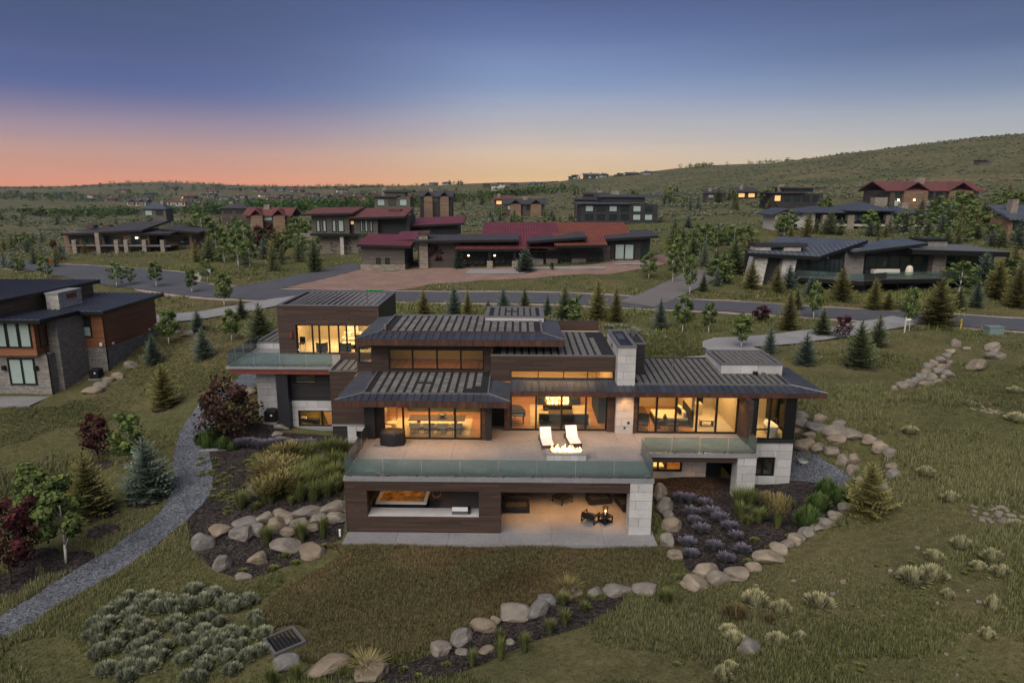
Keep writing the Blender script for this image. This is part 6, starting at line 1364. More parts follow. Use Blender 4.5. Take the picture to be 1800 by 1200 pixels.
# ------------------------------------------------------------------ plants: meshes built once, then copied
class TB:
    """Triangles with a tint per corner and a material per triangle."""
    def __init__(s): s.t = []; s.c = []; s.m = []
    def tri(s, a, b, c, ta, tb, tc_, m=0): s.t.append((a, b, c)); s.c.append((ta, tb, tc_)); s.m.append(m)
    def arrays(s): return np.array(s.t, np.float32).reshape(-1, 3, 3), np.array(s.c, np.float32).reshape(-1, 3), np.array(s.m, np.int32)
def tri_mesh(name, T, C, Mi, mats):
    n = len(T); me = bpy.data.meshes.new(name); me.vertices.add(n*3); me.vertices.foreach_set('co', np.ascontiguousarray(T, np.float32).ravel())
    me.loops.add(n*3); me.loops.foreach_set('vertex_index', np.arange(n*3, dtype=np.int32)); me.polygons.add(n)
    me.polygons.foreach_set('loop_start', np.arange(0, n*3, 3, dtype=np.int32)); me.polygons.foreach_set('loop_total', np.full(n, 3, np.int32))
    for m in mats: me.materials.append(m)
    if len(mats) > 1: me.polygons.foreach_set('material_index', Mi)
    me.update(calc_edges=True); a = me.attributes.new('tint', 'FLOAT', 'POINT'); a.data.foreach_set('value', np.ascontiguousarray(C, np.float32).ravel()); return me
def V3(*a): return np.array(a, float)
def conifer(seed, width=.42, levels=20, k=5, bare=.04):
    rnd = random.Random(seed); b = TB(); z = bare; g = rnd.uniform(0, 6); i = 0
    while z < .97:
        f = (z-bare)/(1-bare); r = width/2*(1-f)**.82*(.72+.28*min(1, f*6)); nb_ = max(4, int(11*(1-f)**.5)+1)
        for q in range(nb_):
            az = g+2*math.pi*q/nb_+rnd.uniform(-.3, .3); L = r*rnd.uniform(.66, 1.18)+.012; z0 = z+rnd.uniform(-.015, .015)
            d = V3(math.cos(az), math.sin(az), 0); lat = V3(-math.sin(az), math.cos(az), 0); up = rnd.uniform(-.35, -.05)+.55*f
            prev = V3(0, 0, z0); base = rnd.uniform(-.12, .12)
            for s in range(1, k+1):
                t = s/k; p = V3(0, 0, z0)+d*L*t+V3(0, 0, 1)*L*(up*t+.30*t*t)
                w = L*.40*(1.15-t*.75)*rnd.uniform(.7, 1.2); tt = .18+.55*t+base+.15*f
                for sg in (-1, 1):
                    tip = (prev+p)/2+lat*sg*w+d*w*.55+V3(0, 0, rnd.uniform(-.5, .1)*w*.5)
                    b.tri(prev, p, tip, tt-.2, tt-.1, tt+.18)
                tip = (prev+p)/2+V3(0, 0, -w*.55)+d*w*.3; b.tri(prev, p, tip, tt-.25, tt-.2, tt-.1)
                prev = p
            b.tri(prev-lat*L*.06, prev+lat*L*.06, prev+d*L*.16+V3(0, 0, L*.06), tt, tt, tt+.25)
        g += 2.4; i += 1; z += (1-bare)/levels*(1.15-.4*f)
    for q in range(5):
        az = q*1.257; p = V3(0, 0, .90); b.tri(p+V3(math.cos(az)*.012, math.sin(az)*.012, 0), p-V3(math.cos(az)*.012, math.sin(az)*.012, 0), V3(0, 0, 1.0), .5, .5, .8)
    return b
def leaf_tree(seed, width=.42, crown=.30, n=620, leaf=.030, lobes=9, shape=1.0):
    rnd = random.Random(seed); b = TB(); cl = []
    for q in range(lobes):
        f = (q+.5)/lobes; z = crown+(1-crown)*(.10+.82*f); rr = width*.32*math.sin(math.pi*(.18+.72*f))**shape; az = q*2.4+rnd.uniform(-.4, .4)
        cl.append((V3(math.cos(az)*rr, math.sin(az)*rr, z), width*rnd.uniform(.17, .27)*(1.15-.4*f)))
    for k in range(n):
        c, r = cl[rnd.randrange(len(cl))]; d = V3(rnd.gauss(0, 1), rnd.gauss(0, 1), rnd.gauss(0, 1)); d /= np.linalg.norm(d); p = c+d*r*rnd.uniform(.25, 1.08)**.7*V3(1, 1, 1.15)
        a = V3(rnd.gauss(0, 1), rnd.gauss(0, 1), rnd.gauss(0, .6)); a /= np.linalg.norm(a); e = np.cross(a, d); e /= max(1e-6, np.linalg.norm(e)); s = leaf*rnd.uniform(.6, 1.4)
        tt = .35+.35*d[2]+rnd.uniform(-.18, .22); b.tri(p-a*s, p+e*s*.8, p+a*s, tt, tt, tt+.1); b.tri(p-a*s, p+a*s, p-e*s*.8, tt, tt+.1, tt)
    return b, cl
def spiky(seed, n=110, hgt=.8, rad=.5, w=.05, up=.5, m=0, cup=0.0):
    rnd = random.Random(seed); b = TB()
    for k in range(n):
        az = rnd.uniform(0, 6.283); f = rnd.random()**.6; el = (1-f)*1.45*(1-up)+up*1.2*(1-f*.55); r = rad*f
        base = V3(math.cos(az), math.sin(az), 0)*r*.55; tip = V3(math.cos(az)*r*1.12, math.sin(az)*r*1.12, hgt*(1-.62*f*f)*rnd.uniform(.75, 1.1))
        lt = V3(-math.sin(az), math.cos(az), 0)*w*rnd.uniform(.6, 1.3); md = (base+tip)/2+V3(0, 0, hgt*.08); tt = rnd.uniform(.1, .5)
        b.tri(base-lt*.4, base+lt*.4, md+lt, tt-.2, tt-.2, tt+.15, m); b.tri(base-lt*.4, md+lt, md-lt, tt-.2, tt+.15, tt+.15, m); b.tri(md-lt, md+lt, tip, tt+.15, tt+.15, tt+.5, m)
    return b
def blades(seed, n=90, hgt=1.0, spread=.45, w=.014, tipm=None, tipf=.7):
    rnd = random.Random(seed); b = TB()
    for k in range(n):
        az = rnd.uniform(0, 6.283); L = rnd.uniform(.6, 1.05)*hgt; o = rnd.random()**.7*spread; d = V3(math.cos(az), math.sin(az), 0); lt = V3(-d[1], d[0], 0)*w*rnd.uniform(.7, 1.3); p0 = d*o*.25; p1 = d*o*.55+V3(0, 0, L*.6); p2 = d*o*1.1+V3(0, 0, L*(1-.25*o)); tt = rnd.uniform(.2, .6)
        b.tri(p0-lt, p0+lt, p1+lt, tt-.2, tt-.2, tt, 0); b.tri(p0-lt, p1+lt, p1-lt, tt-.2, tt, tt, 0)
        if tipm is None: b.tri(p1-lt, p1+lt, p2, tt, tt, tt+.35, 0)
        else: q = p1*(1-tipf)+p2*tipf; b.tri(p1-lt, p1+lt, q, tt, tt, tt, 0); b.tri(q-lt*2.6, q+lt*2.6, p2+V3(0, 0, .05), tt, tt, tt+.3, tipm); b.tri(p1-lt*.5, q-lt*2.4, q+lt*2.4, tt, tt, tt, tipm)
    return b
L_ = {}
L_['spruce'] = leafy('spruce_needles', (0.045, 0.062, 0.036), (0.235, 0.270, 0.130)); L_['blue'] = leafy('blue_spruce_needles', (0.050, 0.074, 0.058), (0.235, 0.290, 0.220)); L_['olive'] = leafy('olive_spruce_needles', (0.060, 0.066, 0.026), (0.330, 0.300, 0.110))
L_['aspen'] = leafy('aspen_leaves', (0.051, 0.088, 0.031), (0.212, 0.272, 0.088), trans=.35); L_['red'] = leafy('dark_red_leaves', (0.027, 0.015, 0.018), (0.150, 0.048, 0.051), trans=.3); L_['brown'] = leafy('bronze_leaves', (0.033, 0.021, 0.017), (0.158, 0.087, 0.063), trans=.3)
L_['sage'] = leafy('sage_leaves', (0.083, 0.102, 0.072), (0.375, 0.393, 0.262)); L_['sage_yellow'] = leafy('pale_sage_leaves', (0.13, 0.13, 0.08), (0.56, 0.53, 0.30)); L_['grass'] = leafy('grass_blades', (0.056, 0.062, 0.029), (0.280, 0.275, 0.132)); L_['grass_green'] = leafy('green_blades', (0.052, 0.068, 0.024), (0.240, 0.262, 0.092)); L_['dry'] = leafy('dry_blades', (0.062, 0.048, 0.024), (0.270, 0.210, 0.105)); L_['gold'] = leafy('golden_plumes', (0.108, 0.094, 0.036), (0.408, 0.342, 0.144))
L_['lavender'] = leafy('lavender_flowers', (0.10, 0.095, 0.115), (0.24, 0.21, 0.265)); L_['lav_stem'] = leafy('lavender_stems', (0.068, 0.093, 0.068), (0.238, 0.281, 0.204)); L_['mugo'] = leafy('pine_needles', (0.029, 0.061, 0.022), (0.153, 0.225, 0.068))
M['bark'] = grain('brown_bark', (0.075, 0.055, 0.042), 0.95, 0, 0.35, 6, (1, 1, .3)); M['bark_white'] = grain('aspen_bark', (0.52, 0.50, 0.46), 0.9, 0, 0.25, 4, (1, 1, 2.5))
def tm(name, b, mats): T, C, Mi = b.arrays(); return tri_mesh(name, T, C, Mi, mats)
def bark_mesh(name, mat, h, r, limbs=(), lean=0.0, n=7):
    m = MB(); pts = [V3(lean*math.sin(f*3), lean*math.cos(f*2.3)*.6, f*h) for f in np.linspace(0, 1, 5)]
    for a, b2, fa, fb in zip(pts[:-1], pts[1:], (0, .25, .5, .75), (.25, .5, .75, 1)): m.cone(a, b2, r*(1-.8*fa), r*(1-.8*fb), n)
    for c, _ in limbs:
        z0 = max(.12, c[2]-.16-.25*math.hypot(c[0], c[1])); m.cone((0, 0, min(z0, h*.95)), tuple(c), r*.38, r*.12, 5)
    return m.mesh(name, mat, True)
TREE = {}
def reg(kind, variants): TREE[kind] = variants
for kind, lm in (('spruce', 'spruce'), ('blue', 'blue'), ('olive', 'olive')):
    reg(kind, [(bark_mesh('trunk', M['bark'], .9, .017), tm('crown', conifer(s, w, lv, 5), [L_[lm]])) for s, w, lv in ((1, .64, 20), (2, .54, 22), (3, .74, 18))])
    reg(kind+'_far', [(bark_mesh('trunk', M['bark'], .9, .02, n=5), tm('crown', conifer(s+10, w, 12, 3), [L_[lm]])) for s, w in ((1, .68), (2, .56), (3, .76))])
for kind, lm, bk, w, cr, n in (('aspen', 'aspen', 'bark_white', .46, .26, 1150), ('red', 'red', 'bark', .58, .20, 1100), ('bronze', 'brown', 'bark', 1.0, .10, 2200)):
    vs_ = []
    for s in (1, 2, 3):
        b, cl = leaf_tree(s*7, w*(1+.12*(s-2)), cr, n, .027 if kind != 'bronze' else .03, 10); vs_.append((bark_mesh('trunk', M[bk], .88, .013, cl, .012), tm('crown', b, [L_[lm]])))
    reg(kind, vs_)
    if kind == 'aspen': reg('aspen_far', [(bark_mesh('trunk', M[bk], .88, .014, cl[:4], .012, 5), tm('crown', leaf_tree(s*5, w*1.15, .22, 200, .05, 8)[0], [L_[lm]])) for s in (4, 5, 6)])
NAMES = {'spruce': ('spruce_tree', 'tree'), 'blue': ('blue_spruce', 'tree'), 'olive': ('young_spruce', 'tree'), 'aspen': ('aspen_tree', 'tree'), 'red': ('red_leaf_tree', 'tree'), 'bronze': ('bronze_leaf_tree', 'tree')}
tcount = 0
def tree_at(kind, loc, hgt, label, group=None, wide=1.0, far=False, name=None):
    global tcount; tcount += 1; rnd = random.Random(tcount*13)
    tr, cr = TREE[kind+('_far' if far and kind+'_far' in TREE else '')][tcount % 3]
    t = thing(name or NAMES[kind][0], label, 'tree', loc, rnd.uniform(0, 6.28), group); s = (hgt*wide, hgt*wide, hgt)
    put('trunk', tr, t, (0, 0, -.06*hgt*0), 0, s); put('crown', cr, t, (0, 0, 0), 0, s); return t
def tree_px(kind, px, py, hpx, label, group=None, wide=1.0, far=False, name=None):
    g = G(px, py); d = float(np.dot(np.array(g)-CAMP, _fw)); hgt = hpx*d/1200*1.03; return tree_at(kind, (g.x, g.y, g.z-.05), hgt, label, group, wide, far, name)
def ring_px(px, py, r=1.0):
    g = G(px, py); drape('mulch_ring', [(g.x+r*(1+.12*math.sin(3*a))*math.cos(a), g.y+r*.9*math.sin(a)) for a in np.linspace(0, 6.28, 18)[:-1]], M['mulch'], .045, .4)
# --- near trees, each its own
for kind, px, py, hp, wd, lab in (
    ('red', 21, 1027, 160, .9, 'slim dark red tree in a mulch ring at the bend of the gravel path'), ('red', 60, 982, 110, 1.0, 'short dark red tree just behind the slim red one'), ('aspen', 118, 990, 165, 1.15, 'leafy green tree with white trunk in a mulch ring near the path'),
    ('red', 172, 808, 84, 1.15, 'round dark red tree on the grass slope between the two houses'), ('blue', 261, 873, 112, 1.0, 'blue spruce with its own mulch ring beside the gravel path'), ('olive', 158, 905, 120, 1.0, 'yellow-green young spruce behind the white-trunked tree'), ('aspen', 232, 830, 110, 1.1, 'pale leafy young tree left of the blue spruce'), ('aspen', 70, 930, 120, 1.2, 'sparse green sapling behind the red trees'),
    ('olive', 289, 716, 82, .95, 'young spruce in a mulch ring below the cedar house'), ('blue', 270, 640, 56, 1.1, 'small blue spruce beside the stone base of the cedar house'), ('bronze', 404, 768, 100, 1.0, 'wide bronze-leaved tree in the bed under the balcony'), ('blue', 358, 630, 58, 1.0, 'small spruce halfway up the grass bank by the balcony'), ('blue', 348, 582, 40, 1.3, 'dark squat spruce beside the pale driveway'), ('aspen', 298, 605, 62, 1.3, 'young tree with white stem behind the cedar house corner'), ('aspen', 338, 515, 42, 1.3, 'young green tree between the road and the driveway'), ('aspen', 395, 540, 62, 1.1, 'white-stemmed young tree beside the pale driveway'), ('aspen', 408, 600, 58, 1.1, 'thin young tree on the bank behind the balcony'), ('spruce', 458, 600, 70, 1.2, 'dense green spruce just behind the balcony parapet'), ('spruce', 425, 560, 38, 1.2, 'small spruce at the edge of the driveway'),
    ('olive', 1524, 905, 100, 1.05, 'yellow-green young spruce at the end of the boulder arc'), ('spruce', 1508, 645, 85, 1.05, 'spruce with a dark mulch ring on the slope above the boulders'), ('spruce', 1542, 608, 58, 1.1, 'dark spruce at the mouth of the concrete driveway'), ('red', 1480, 598, 44, 1.25, 'little red-leaved tree standing beside the driveway'), ('red', 1338, 566, 30, 2.2, 'low spreading purple tree near the road'), ('olive', 1385, 580, 70, 1.0, 'bright spruce standing between road and driveway'), ('blue', 1415, 640, 58, .95, 'slim blue-green spruce on the house side of the driveway'), ('blue', 1352, 622, 52, .8, 'narrow blue spruce at the driveway edge behind the flat roof'), ('aspen', 1302, 612, 62, 1.3, 'leafy tree beside the driveway behind the roof box'), ('aspen', 1200, 585, 66, 1.1, 'white-stemmed tree in the tall grass behind the chimney'), ('aspen', 1245, 586, 56, 1.2, 'low-crowned white-stemmed tree near the driveway bend'), ('blue', 1160, 578, 56, 1.0, 'blue spruce in the tall grass behind the stone chimney'), ('aspen', 1430, 562, 66, .9, 'thin aspen on the verge across from the black house'), ('olive', 1646, 575, 86, 1.25, 'broad yellow-green spruce beside the road'), ('aspen', 1598, 582, 78, .7, 'narrow young tree with pale stem at the driveway mouth'), ('spruce', 1445, 590, 50, 1.0, 'spruce beside the little red-leaved tree'),
    ('aspen', 1182, 497, 60, .8, 'bare-stemmed birch beside the paved lane'), ('aspen', 1212, 518, 72, .7, 'white birch leaning over the paved lane'), ('aspen', 1140, 490, 46, 1.3, 'bushy green tree on the bank above the road'), ('red', 765, 470, 46, 1.6, 'wide purple-brown tree in front of the low red-roofed house'), ('blue', 806, 472, 48, .9, 'blue spruce beside the porch of the red-roofed house'), ('blue', 923, 478, 44, 1.1, 'blue spruce in front of the stone piers of the red-roofed house'), ('spruce', 553, 478, 62, .75, 'narrow spruce beside the asphalt drive'), ('aspen', 534, 445, 60, .8, 'birch with bright white stem in the meadow')):
    tree_px(kind, px, py, hp, lab, None, wd*(1.2 if kind in ('spruce', 'blue', 'olive') else 1.0))
for px, py, r in ((21,1027,1.3),(62,984,1.2),(118,990,1.3),(262,874,1.5),(289,716,1.1),(1508,645,1.0),(172,820,1.0),(178,905,1.0),(180,935,.9)): ring_px(px, py, r)
# --- rows of spruces behind the house and round the dark modern house
for px, py, hp, k in ((745,556,48,'olive'),(798,553,56,'blue'),(822,558,50,'olive'),(884,552,50,'blue'),(922,550,46,'spruce'),(962,555,40,'blue'),(992,562,62,'spruce'),(1050,562,72,'olive'),(1082,566,66,'olive'),(858,548,22,'spruce'),(1010,575,40,'spruce')):
    tree_px(k, px, py, hp, {'olive': 'yellow-green', 'blue': 'blue-green', 'spruce': 'plain green'}[k]+' young spruce in the row between the house roofs and the road', 'spruces behind the house', 1.0)
for px, py, hp, k in ((1270,498,58,'spruce'),(1258,486,50,'spruce'),(1320,508,52,'olive'),(1365,515,50,'olive'),(1386,508,44,'blue'),(1290,480,62,'spruce'),(1236,512,34,'spruce'),(1425,520,36,'blue'),(1478,530,62,'olive'),(1535,545,58,'olive'),(1600,548,44,'spruce'),(1685,545,42,'spruce'),(1715,540,50,'blue'),(1727,505,62,'blue'),(1750,525,70,'olive'),(1785,540,78,'olive'),(1800,505,60,'spruce'),(1765,495,50,'spruce'),(1400,545,40,'spruce'),(1560,545,36,'olive')):
    tree_px(k, px, py, hp, {'olive': 'yellow-green', 'blue': 'blue-green', 'spruce': 'plain green'}[k]+' spruce growing round the black modern house', 'spruces round the black house', 1.2)
for px, py, hp, k in ((30,475,34,'spruce'),(8,470,32,'spruce'),(60,465,34,'spruce'),(98,470,28,'spruce'),(75,462,30,'olive'),(108,458,34,'blue'),(180,440,30,'olive'),(150,448,28,'olive'),(205,440,30,'olive'),(345,460,40,'olive'),(365,458,46,'spruce'),(480,476,48,'spruce'),(525,460,46,'spruce'),(445,452,34,'spruce'),(670,425,26,'blue'),(685,425,28,'blue'),(708,426,30,'blue'),(755,425,26,'blue'),(612,445,54,'spruce'),(588,446,50,'spruce'),(640,448,44,'blue'),(22,440,30,'spruce'),(45,438,30,'spruce'),(265,412,20,'spruce')):
    tree_px(k, px, py, hp, {'olive': 'yellow-green', 'blue': 'blue-green', 'spruce': 'plain green'}[k]+' spruce standing in the meadow among the houses', 'meadow spruces', .9, far=True)
for px, py, hp in ((420,470,58),(405,455,52),(430,450,60),(395,462,44),(440,470,50),(365,495,40),(80,490,40),(205,505,46),(275,505,46),(230,500,32),(555,460,44),(520,450,48),(498,455,50),(460,440,40),(380,440,50),(415,425,44),(590,440,40),(370,420,30),(48,440,32),(1010,575,58),(1240,440,40),(1225,430,38),(1215,440,36),(1260,445,38),(1230,450,34),(1190,430,30)):
    tree_px('aspen', px, py, hp, 'leafy green aspen standing in the meadow among the houses', 'meadow aspens', 1.2, far=True)
for px, py, hp in ((455,440,42),(475,430,36),(95,440,18),(355,445,20),(330,430,18),(250,436,18),(275,438,18),(970,475,14)):
    tree_px('red', px, py, hp, 'dark red-leaved tree standing in the meadow among the houses', 'meadow red trees', 1.3)
# --- trees in the middle distance, round the far houses
rt = random.Random(5); MID = []
def belt(x0, x1, y0, y1, n, h0, h1_): MID.extend((rt.uniform(x0, x1), rt.uniform(y0, y1), rt.uniform(h0, h1_)) for _ in range(n))
belt(1175, 1360, 352, 372, 14, 20, 34); belt(1440, 1480, 360, 380, 6, 22, 34); belt(1600, 1800, 360, 425, 30, 22, 46); belt(1490, 1800, 415, 445, 16, 18, 36); belt(1180, 1330, 400, 450, 16, 18, 34); belt(860, 1010, 372, 392, 16, 12, 22); belt(820, 1000, 385, 410, 14, 12, 24); belt(1110, 1180, 350, 362, 6, 14, 24); belt(1360, 1460, 395, 425, 14, 24, 40); belt(780, 860, 350, 366, 14, 12, 20); belt(560, 760, 368, 400, 16, 12, 22); belt(0, 420, 385, 400, 34, 8, 18); belt(0, 420, 372, 384, 34, 8, 14); belt(420, 560, 380, 400, 12, 10, 20); belt(1000, 1060, 335, 348, 6, 8, 14); belt(1540, 1640, 345, 362, 6, 16, 26); belt(350, 520, 405, 425, 10, 16, 30); belt(0, 100, 425, 445, 8, 18, 28); belt(700, 900, 335, 350, 16, 5, 9); belt(1180, 1320, 425, 475, 14, 28, 50); belt(1425, 1640, 404, 420, 12, 26, 44); belt(1640, 1800, 380, 440, 14, 32, 56); belt(355, 640, 430, 470, 14, 34, 58); belt(0, 110, 458, 482, 9, 26, 40); belt(1190, 1300, 470, 505, 8, 34, 52); belt(1660, 1800, 470, 520, 8, 40, 64)
for px, py, hp in MID:
    g = G(px, py)
    if g is None or any(inside(q, [g.x], [g.y])[0] for q in EXCL): continue
    k = rt.choice(('spruce', 'olive', 'aspen', 'aspen', 'spruce', 'blue')); tree_px(k, px, py, hp, {'aspen': 'leafy green tree among the distant houses'}.get(k, {'olive': 'yellow-green', 'blue': 'blue-green', 'spruce': 'plain green'}.get(k, '')+' conifer among the distant houses'), {'aspen': 'distant leafy trees'}.get(k, 'distant conifers'), rt.uniform(.9, 1.4) if k != 'aspen' else rt.uniform(1.3, 2.0), far=True)
# --- wooded belts of the valley and hills, too far off to tell trees apart
def merge(protos, P, S, Rz, tint=None, pick=None):
    """Copies of small prototypes merged into one set of triangles."""
    Ts, Cs, Ms = [], [], []; pick = rng.integers(0, len(protos), len(P)) if pick is None else pick
    for q, (T, C, Mi) in enumerate(protos):
        k = np.nonzero(pick == q)[0]
        if len(k) == 0: continue
        c, s = np.cos(Rz[k])[:, None, None], np.sin(Rz[k])[:, None, None]; sx = S[k, 0][:, None, None]; sz = S[k, 1][:, None, None]
        x = T[None, :, :, 0]*sx; y = T[None, :, :, 1]*sx; z = T[None, :, :, 2]*sz
        o = np.stack([c*x-s*y+P[k, 0][:, None, None], s*x+c*y+P[k, 1][:, None, None], z+P[k, 2][:, None, None]], -1)
        Ts.append(o.reshape(-1, 3, 3)); cc = np.broadcast_to(C[None], (len(k),)+C.shape)
        if tint is not None: cc = cc+tint[k][:, None, None]
        Cs.append(cc.reshape(-1, 3)); Ms.append(np.broadcast_to(Mi[None], (len(k), len(Mi))).ravel())
    return np.concatenate(Ts), np.concatenate(Cs), np.concatenate(Ms)
def field(name, label, cat, protos, P, S, mats, tint=None):
    T, C, Mi = merge(protos, P, S, rng.uniform(0, 6.28, len(P)), tint); o = put(name, tri_mesh(name, T, C, Mi, mats)); return tag(o, label, cat, None, 'stuff')
def excluded(x, y):
    r = inside(PIT, x, y) | ((x > -10.2) & (x < 8.2) & (y > 35.5) & (y < 46)) | ((x > -60) & (x < -40.8) & (y > 57.6) & (y < 77)) | ((x > 8) & (x < 15.4) & (y > 41) & (y < 46)) | ((x > -22.3) & (x < -10) & (y > 50.8) & (y < 62)) | ((x > 15.4) & (x < 18.6) & (y > 42.7) & (y < 51))
    for poly in EXCL:
        a = np.array(poly); k = (x > a[:, 0].min()) & (x < a[:, 0].max()) & (y > a[:, 1].min()) & (y < a[:, 1].max()) & ~r
        if k.any(): r[k] |= inside(poly, x[k], y[k])
    return r
EXCL_HARD = list(EXCL)
def sample(n, y0, y1, spread=.86, pad=10):
    y = np.exp(rng.uniform(math.log(y0), math.log(y1), n)); x = rng.uniform(-1, 1, n)*(y*spread+pad); return x, y
def snoise(x, y, s, o=0.0): return np.sin(x*s+1.7*np.sin(y*s*.8+o))*np.sin(y*s*1.1+1.3*np.sin(x*s*.7+o*2))
fc = conifer(31, .6, 4, 1).arrays(); fa = leaf_tree(32, .9, .12, 22, .13, 6)[0].arrays()
x, y = sample(26000, 330, 2700, .80, 0); mask = (snoise(x, y, .006, .5)+.6*snoise(x, y, .017, 2.)+.35*np.clip((y-900)/900, -.8, 1))
left = x/y; keep = mask > np.where(left < -.08, .12, np.where(left < .12, .62, 9)); x, y = x[keep][:4300], y[keep][:4300]
pz_ = H(x, y); hh = rng.uniform(5, 10, len(x))
field('valley_woods', 'dark wooded belts across the far valley and hills', 'woods', [fc, fa], np.stack([x, y, pz_-.3], -1), np.stack([hh*rng.uniform(.9, 1.5, len(x)), hh], -1), [L_['mugo']], rng.uniform(-.3, .1, len(x)))
# ridge line scrub on the right-hand hill
x = np.concatenate([rng.normal(238, 10, 60), rng.normal(330, 14, 40)]); y = rng.uniform(905, 935, 100); hh = rng.uniform(3, 7, 100)
field('ridge_scrub', 'dark clump of trees standing on the skyline ridge', 'woods', [fc, fa], np.stack([x, y, H(x, y)-.4], -1), np.stack([hh*1.3, hh], -1), [L_['mugo']])
# --- sagebrush over the slopes
sg = [spiky(s, 14, .75, .55, .17).arrays() for s in (1, 2, 3)]
x, y = sample(30000, 72, 900, .84, 4); k = (snoise(x, y, .05, 1.)+.7*snoise(x, y, .16, 3.) > np.where(y < 150, .95, -.25)) & ~excluded(x, y); x, y = x[k], y[k]
s = rng.uniform(.7, 1.6, len(x))*np.clip(y/160, .7, 1.7)
field('sagebrush_cover', 'grey-green sagebrush dotted over the far slopes', 'sagebrush', sg, np.stack([x, y, H(x, y)-.05], -1), np.stack([s, s*.75], -1), [L_['sage']], rng.uniform(-.2, .15, len(x)))
# --- grass
def tuft(seed, n=6):
    rnd = random.Random(seed); b = TB()
    for k in range(n):
        az = rnd.uniform(0, 6.283); d = V3(math.cos(az), math.sin(az), 0); lt = V3(-d[1], d[0], 0)*rnd.uniform(.035, .065); o = rnd.uniform(.05, .42); tt = rnd.uniform(.25, .6)
        p0 = V3(rnd.uniform(-.25, .25), rnd.uniform(-.25, .25), 0); b.tri(p0-lt, p0+lt, p0+d*o+V3(0, 0, rnd.uniform(.55, 1.05)), tt-.3, tt-.3, tt+.35)
    return b
gb = [tuft(s).arrays() for s in (1, 2, 3, 4)]
def grass_field(name, label, n, y0, y1, hlo, hhi, wmul, mats_key, cond, tint):
    x, y = sample(n, y0, y1); k = cond(x, y); x, y = x[k], y[k]; s = rng.uniform(hlo, hhi, len(x))*(1+.45*snoise(x, y, .21, 2.7))*np.where(snoise(x, y, .23, .3)+.6*snoise(x, y, .61, 1.1) < -.3, .5, 1.0); w = s*wmul*rng.uniform(.8, 1.3, len(x))
    return field(name, label, 'grass', gb, np.stack([x, y, H(x, y, False)-.02], -1), np.stack([w, s], -1), [L_[mats_key]], tint(x, y)+rng.uniform(-.22, .22, len(x)))
HATCH = tuple(G(500, 1128)[:2])
inlawn = lambda x, y: inside(LAWN, x, y) & (np.hypot(x-HATCH[0], y-HATCH[1]) > 1.2)
def wild(x, y):
    k = ~excluded(x, y); bare = snoise(x, y, .23, .3)+.6*snoise(x, y, .61, 1.1)+rng.uniform(-.55, .55, len(x)); hx, hy = HATCH; return k & ((bare > -.38) | (rng.random(len(x)) < .3)) & (np.hypot(x-hx, y-hy) > 1.2)
green = lambda x, y: snoise(x, y, .11, .9)+.6*snoise(x, y, .37, 2.2)
grass_field('wild_grass', 'tall mixed wild grass over the near slopes', 340000, 17, 78, .16, .44, 1.0, 'grass', lambda x, y: wild(x, y) & (green(x, y)+rng.uniform(-.8, .8, len(x)) < .35), lambda x, y: .26*snoise(x, y, .15, 4.1)+.1*snoise(x, y, .5, 1.))
grass_field('green_grass', 'fresh green grass patches over the near slopes', 340000, 17, 80, .14, .42, 1.0, 'grass_green', lambda x, y: wild(x, y) & (green(x, y)+rng.uniform(-.8, .8, len(x)) > .1), lambda x, y: .2*snoise(x, y, .19, 3.3)-.08)
x, y = sample(150000, 23, 38, .45, 1); k = inlawn(x, y) & ~((x > -10.1) & (x < 8.2) & (y > 35.55)); x, y = x[k], y[k]; s = rng.uniform(.07, .24, len(x))
field('lawn_grass', 'short dry brown lawn in front of the patio', 'grass', gb, np.stack([x, y, H(x, y, False)], -1), np.stack([s*1.8, s], -1), [L_['dry']], .25*snoise(x, y, .4)+rng.uniform(-.3, .15, len(x)))
x, y = sample(80000, 23, 38, .45, 1); k = inlawn(x, y) & ~((x > -10.1) & (x < 8.2) & (y > 35.55)) & (snoise(x, y, .5, 1.4) > -.2); x, y = x[k], y[k]; s = rng.uniform(.08, .30, len(x))
field('lawn_green', 'sparse green blades through the dry lawn', 'grass', gb, np.stack([x, y, H(x, y, False)], -1), np.stack([s*1.8, s], -1), [L_['grass']], rng.uniform(-.35, .1, len(x)))
grass_field('meadow_grass', 'rough meadow grass on both sides of the road', 70000, 74, 230, .25, .62, 1.7, 'grass_green', lambda x, y: ~excluded(x, y) & (snoise(x, y, .06, .2)+rng.uniform(-1, 1, len(x)) > -.3), lambda x, y: .25*snoise(x, y, .09, 1.2)+.18)
grass_field('meadow_dry', 'dry straw grass among the green meadow', 45000, 74, 260, .25, .6, 1.7, 'grass', lambda x, y: ~excluded(x, y) & (snoise(x, y, .05, 1.8)+rng.uniform(-1, 1, len(x)) > .2), lambda x, y: .2+0*x)
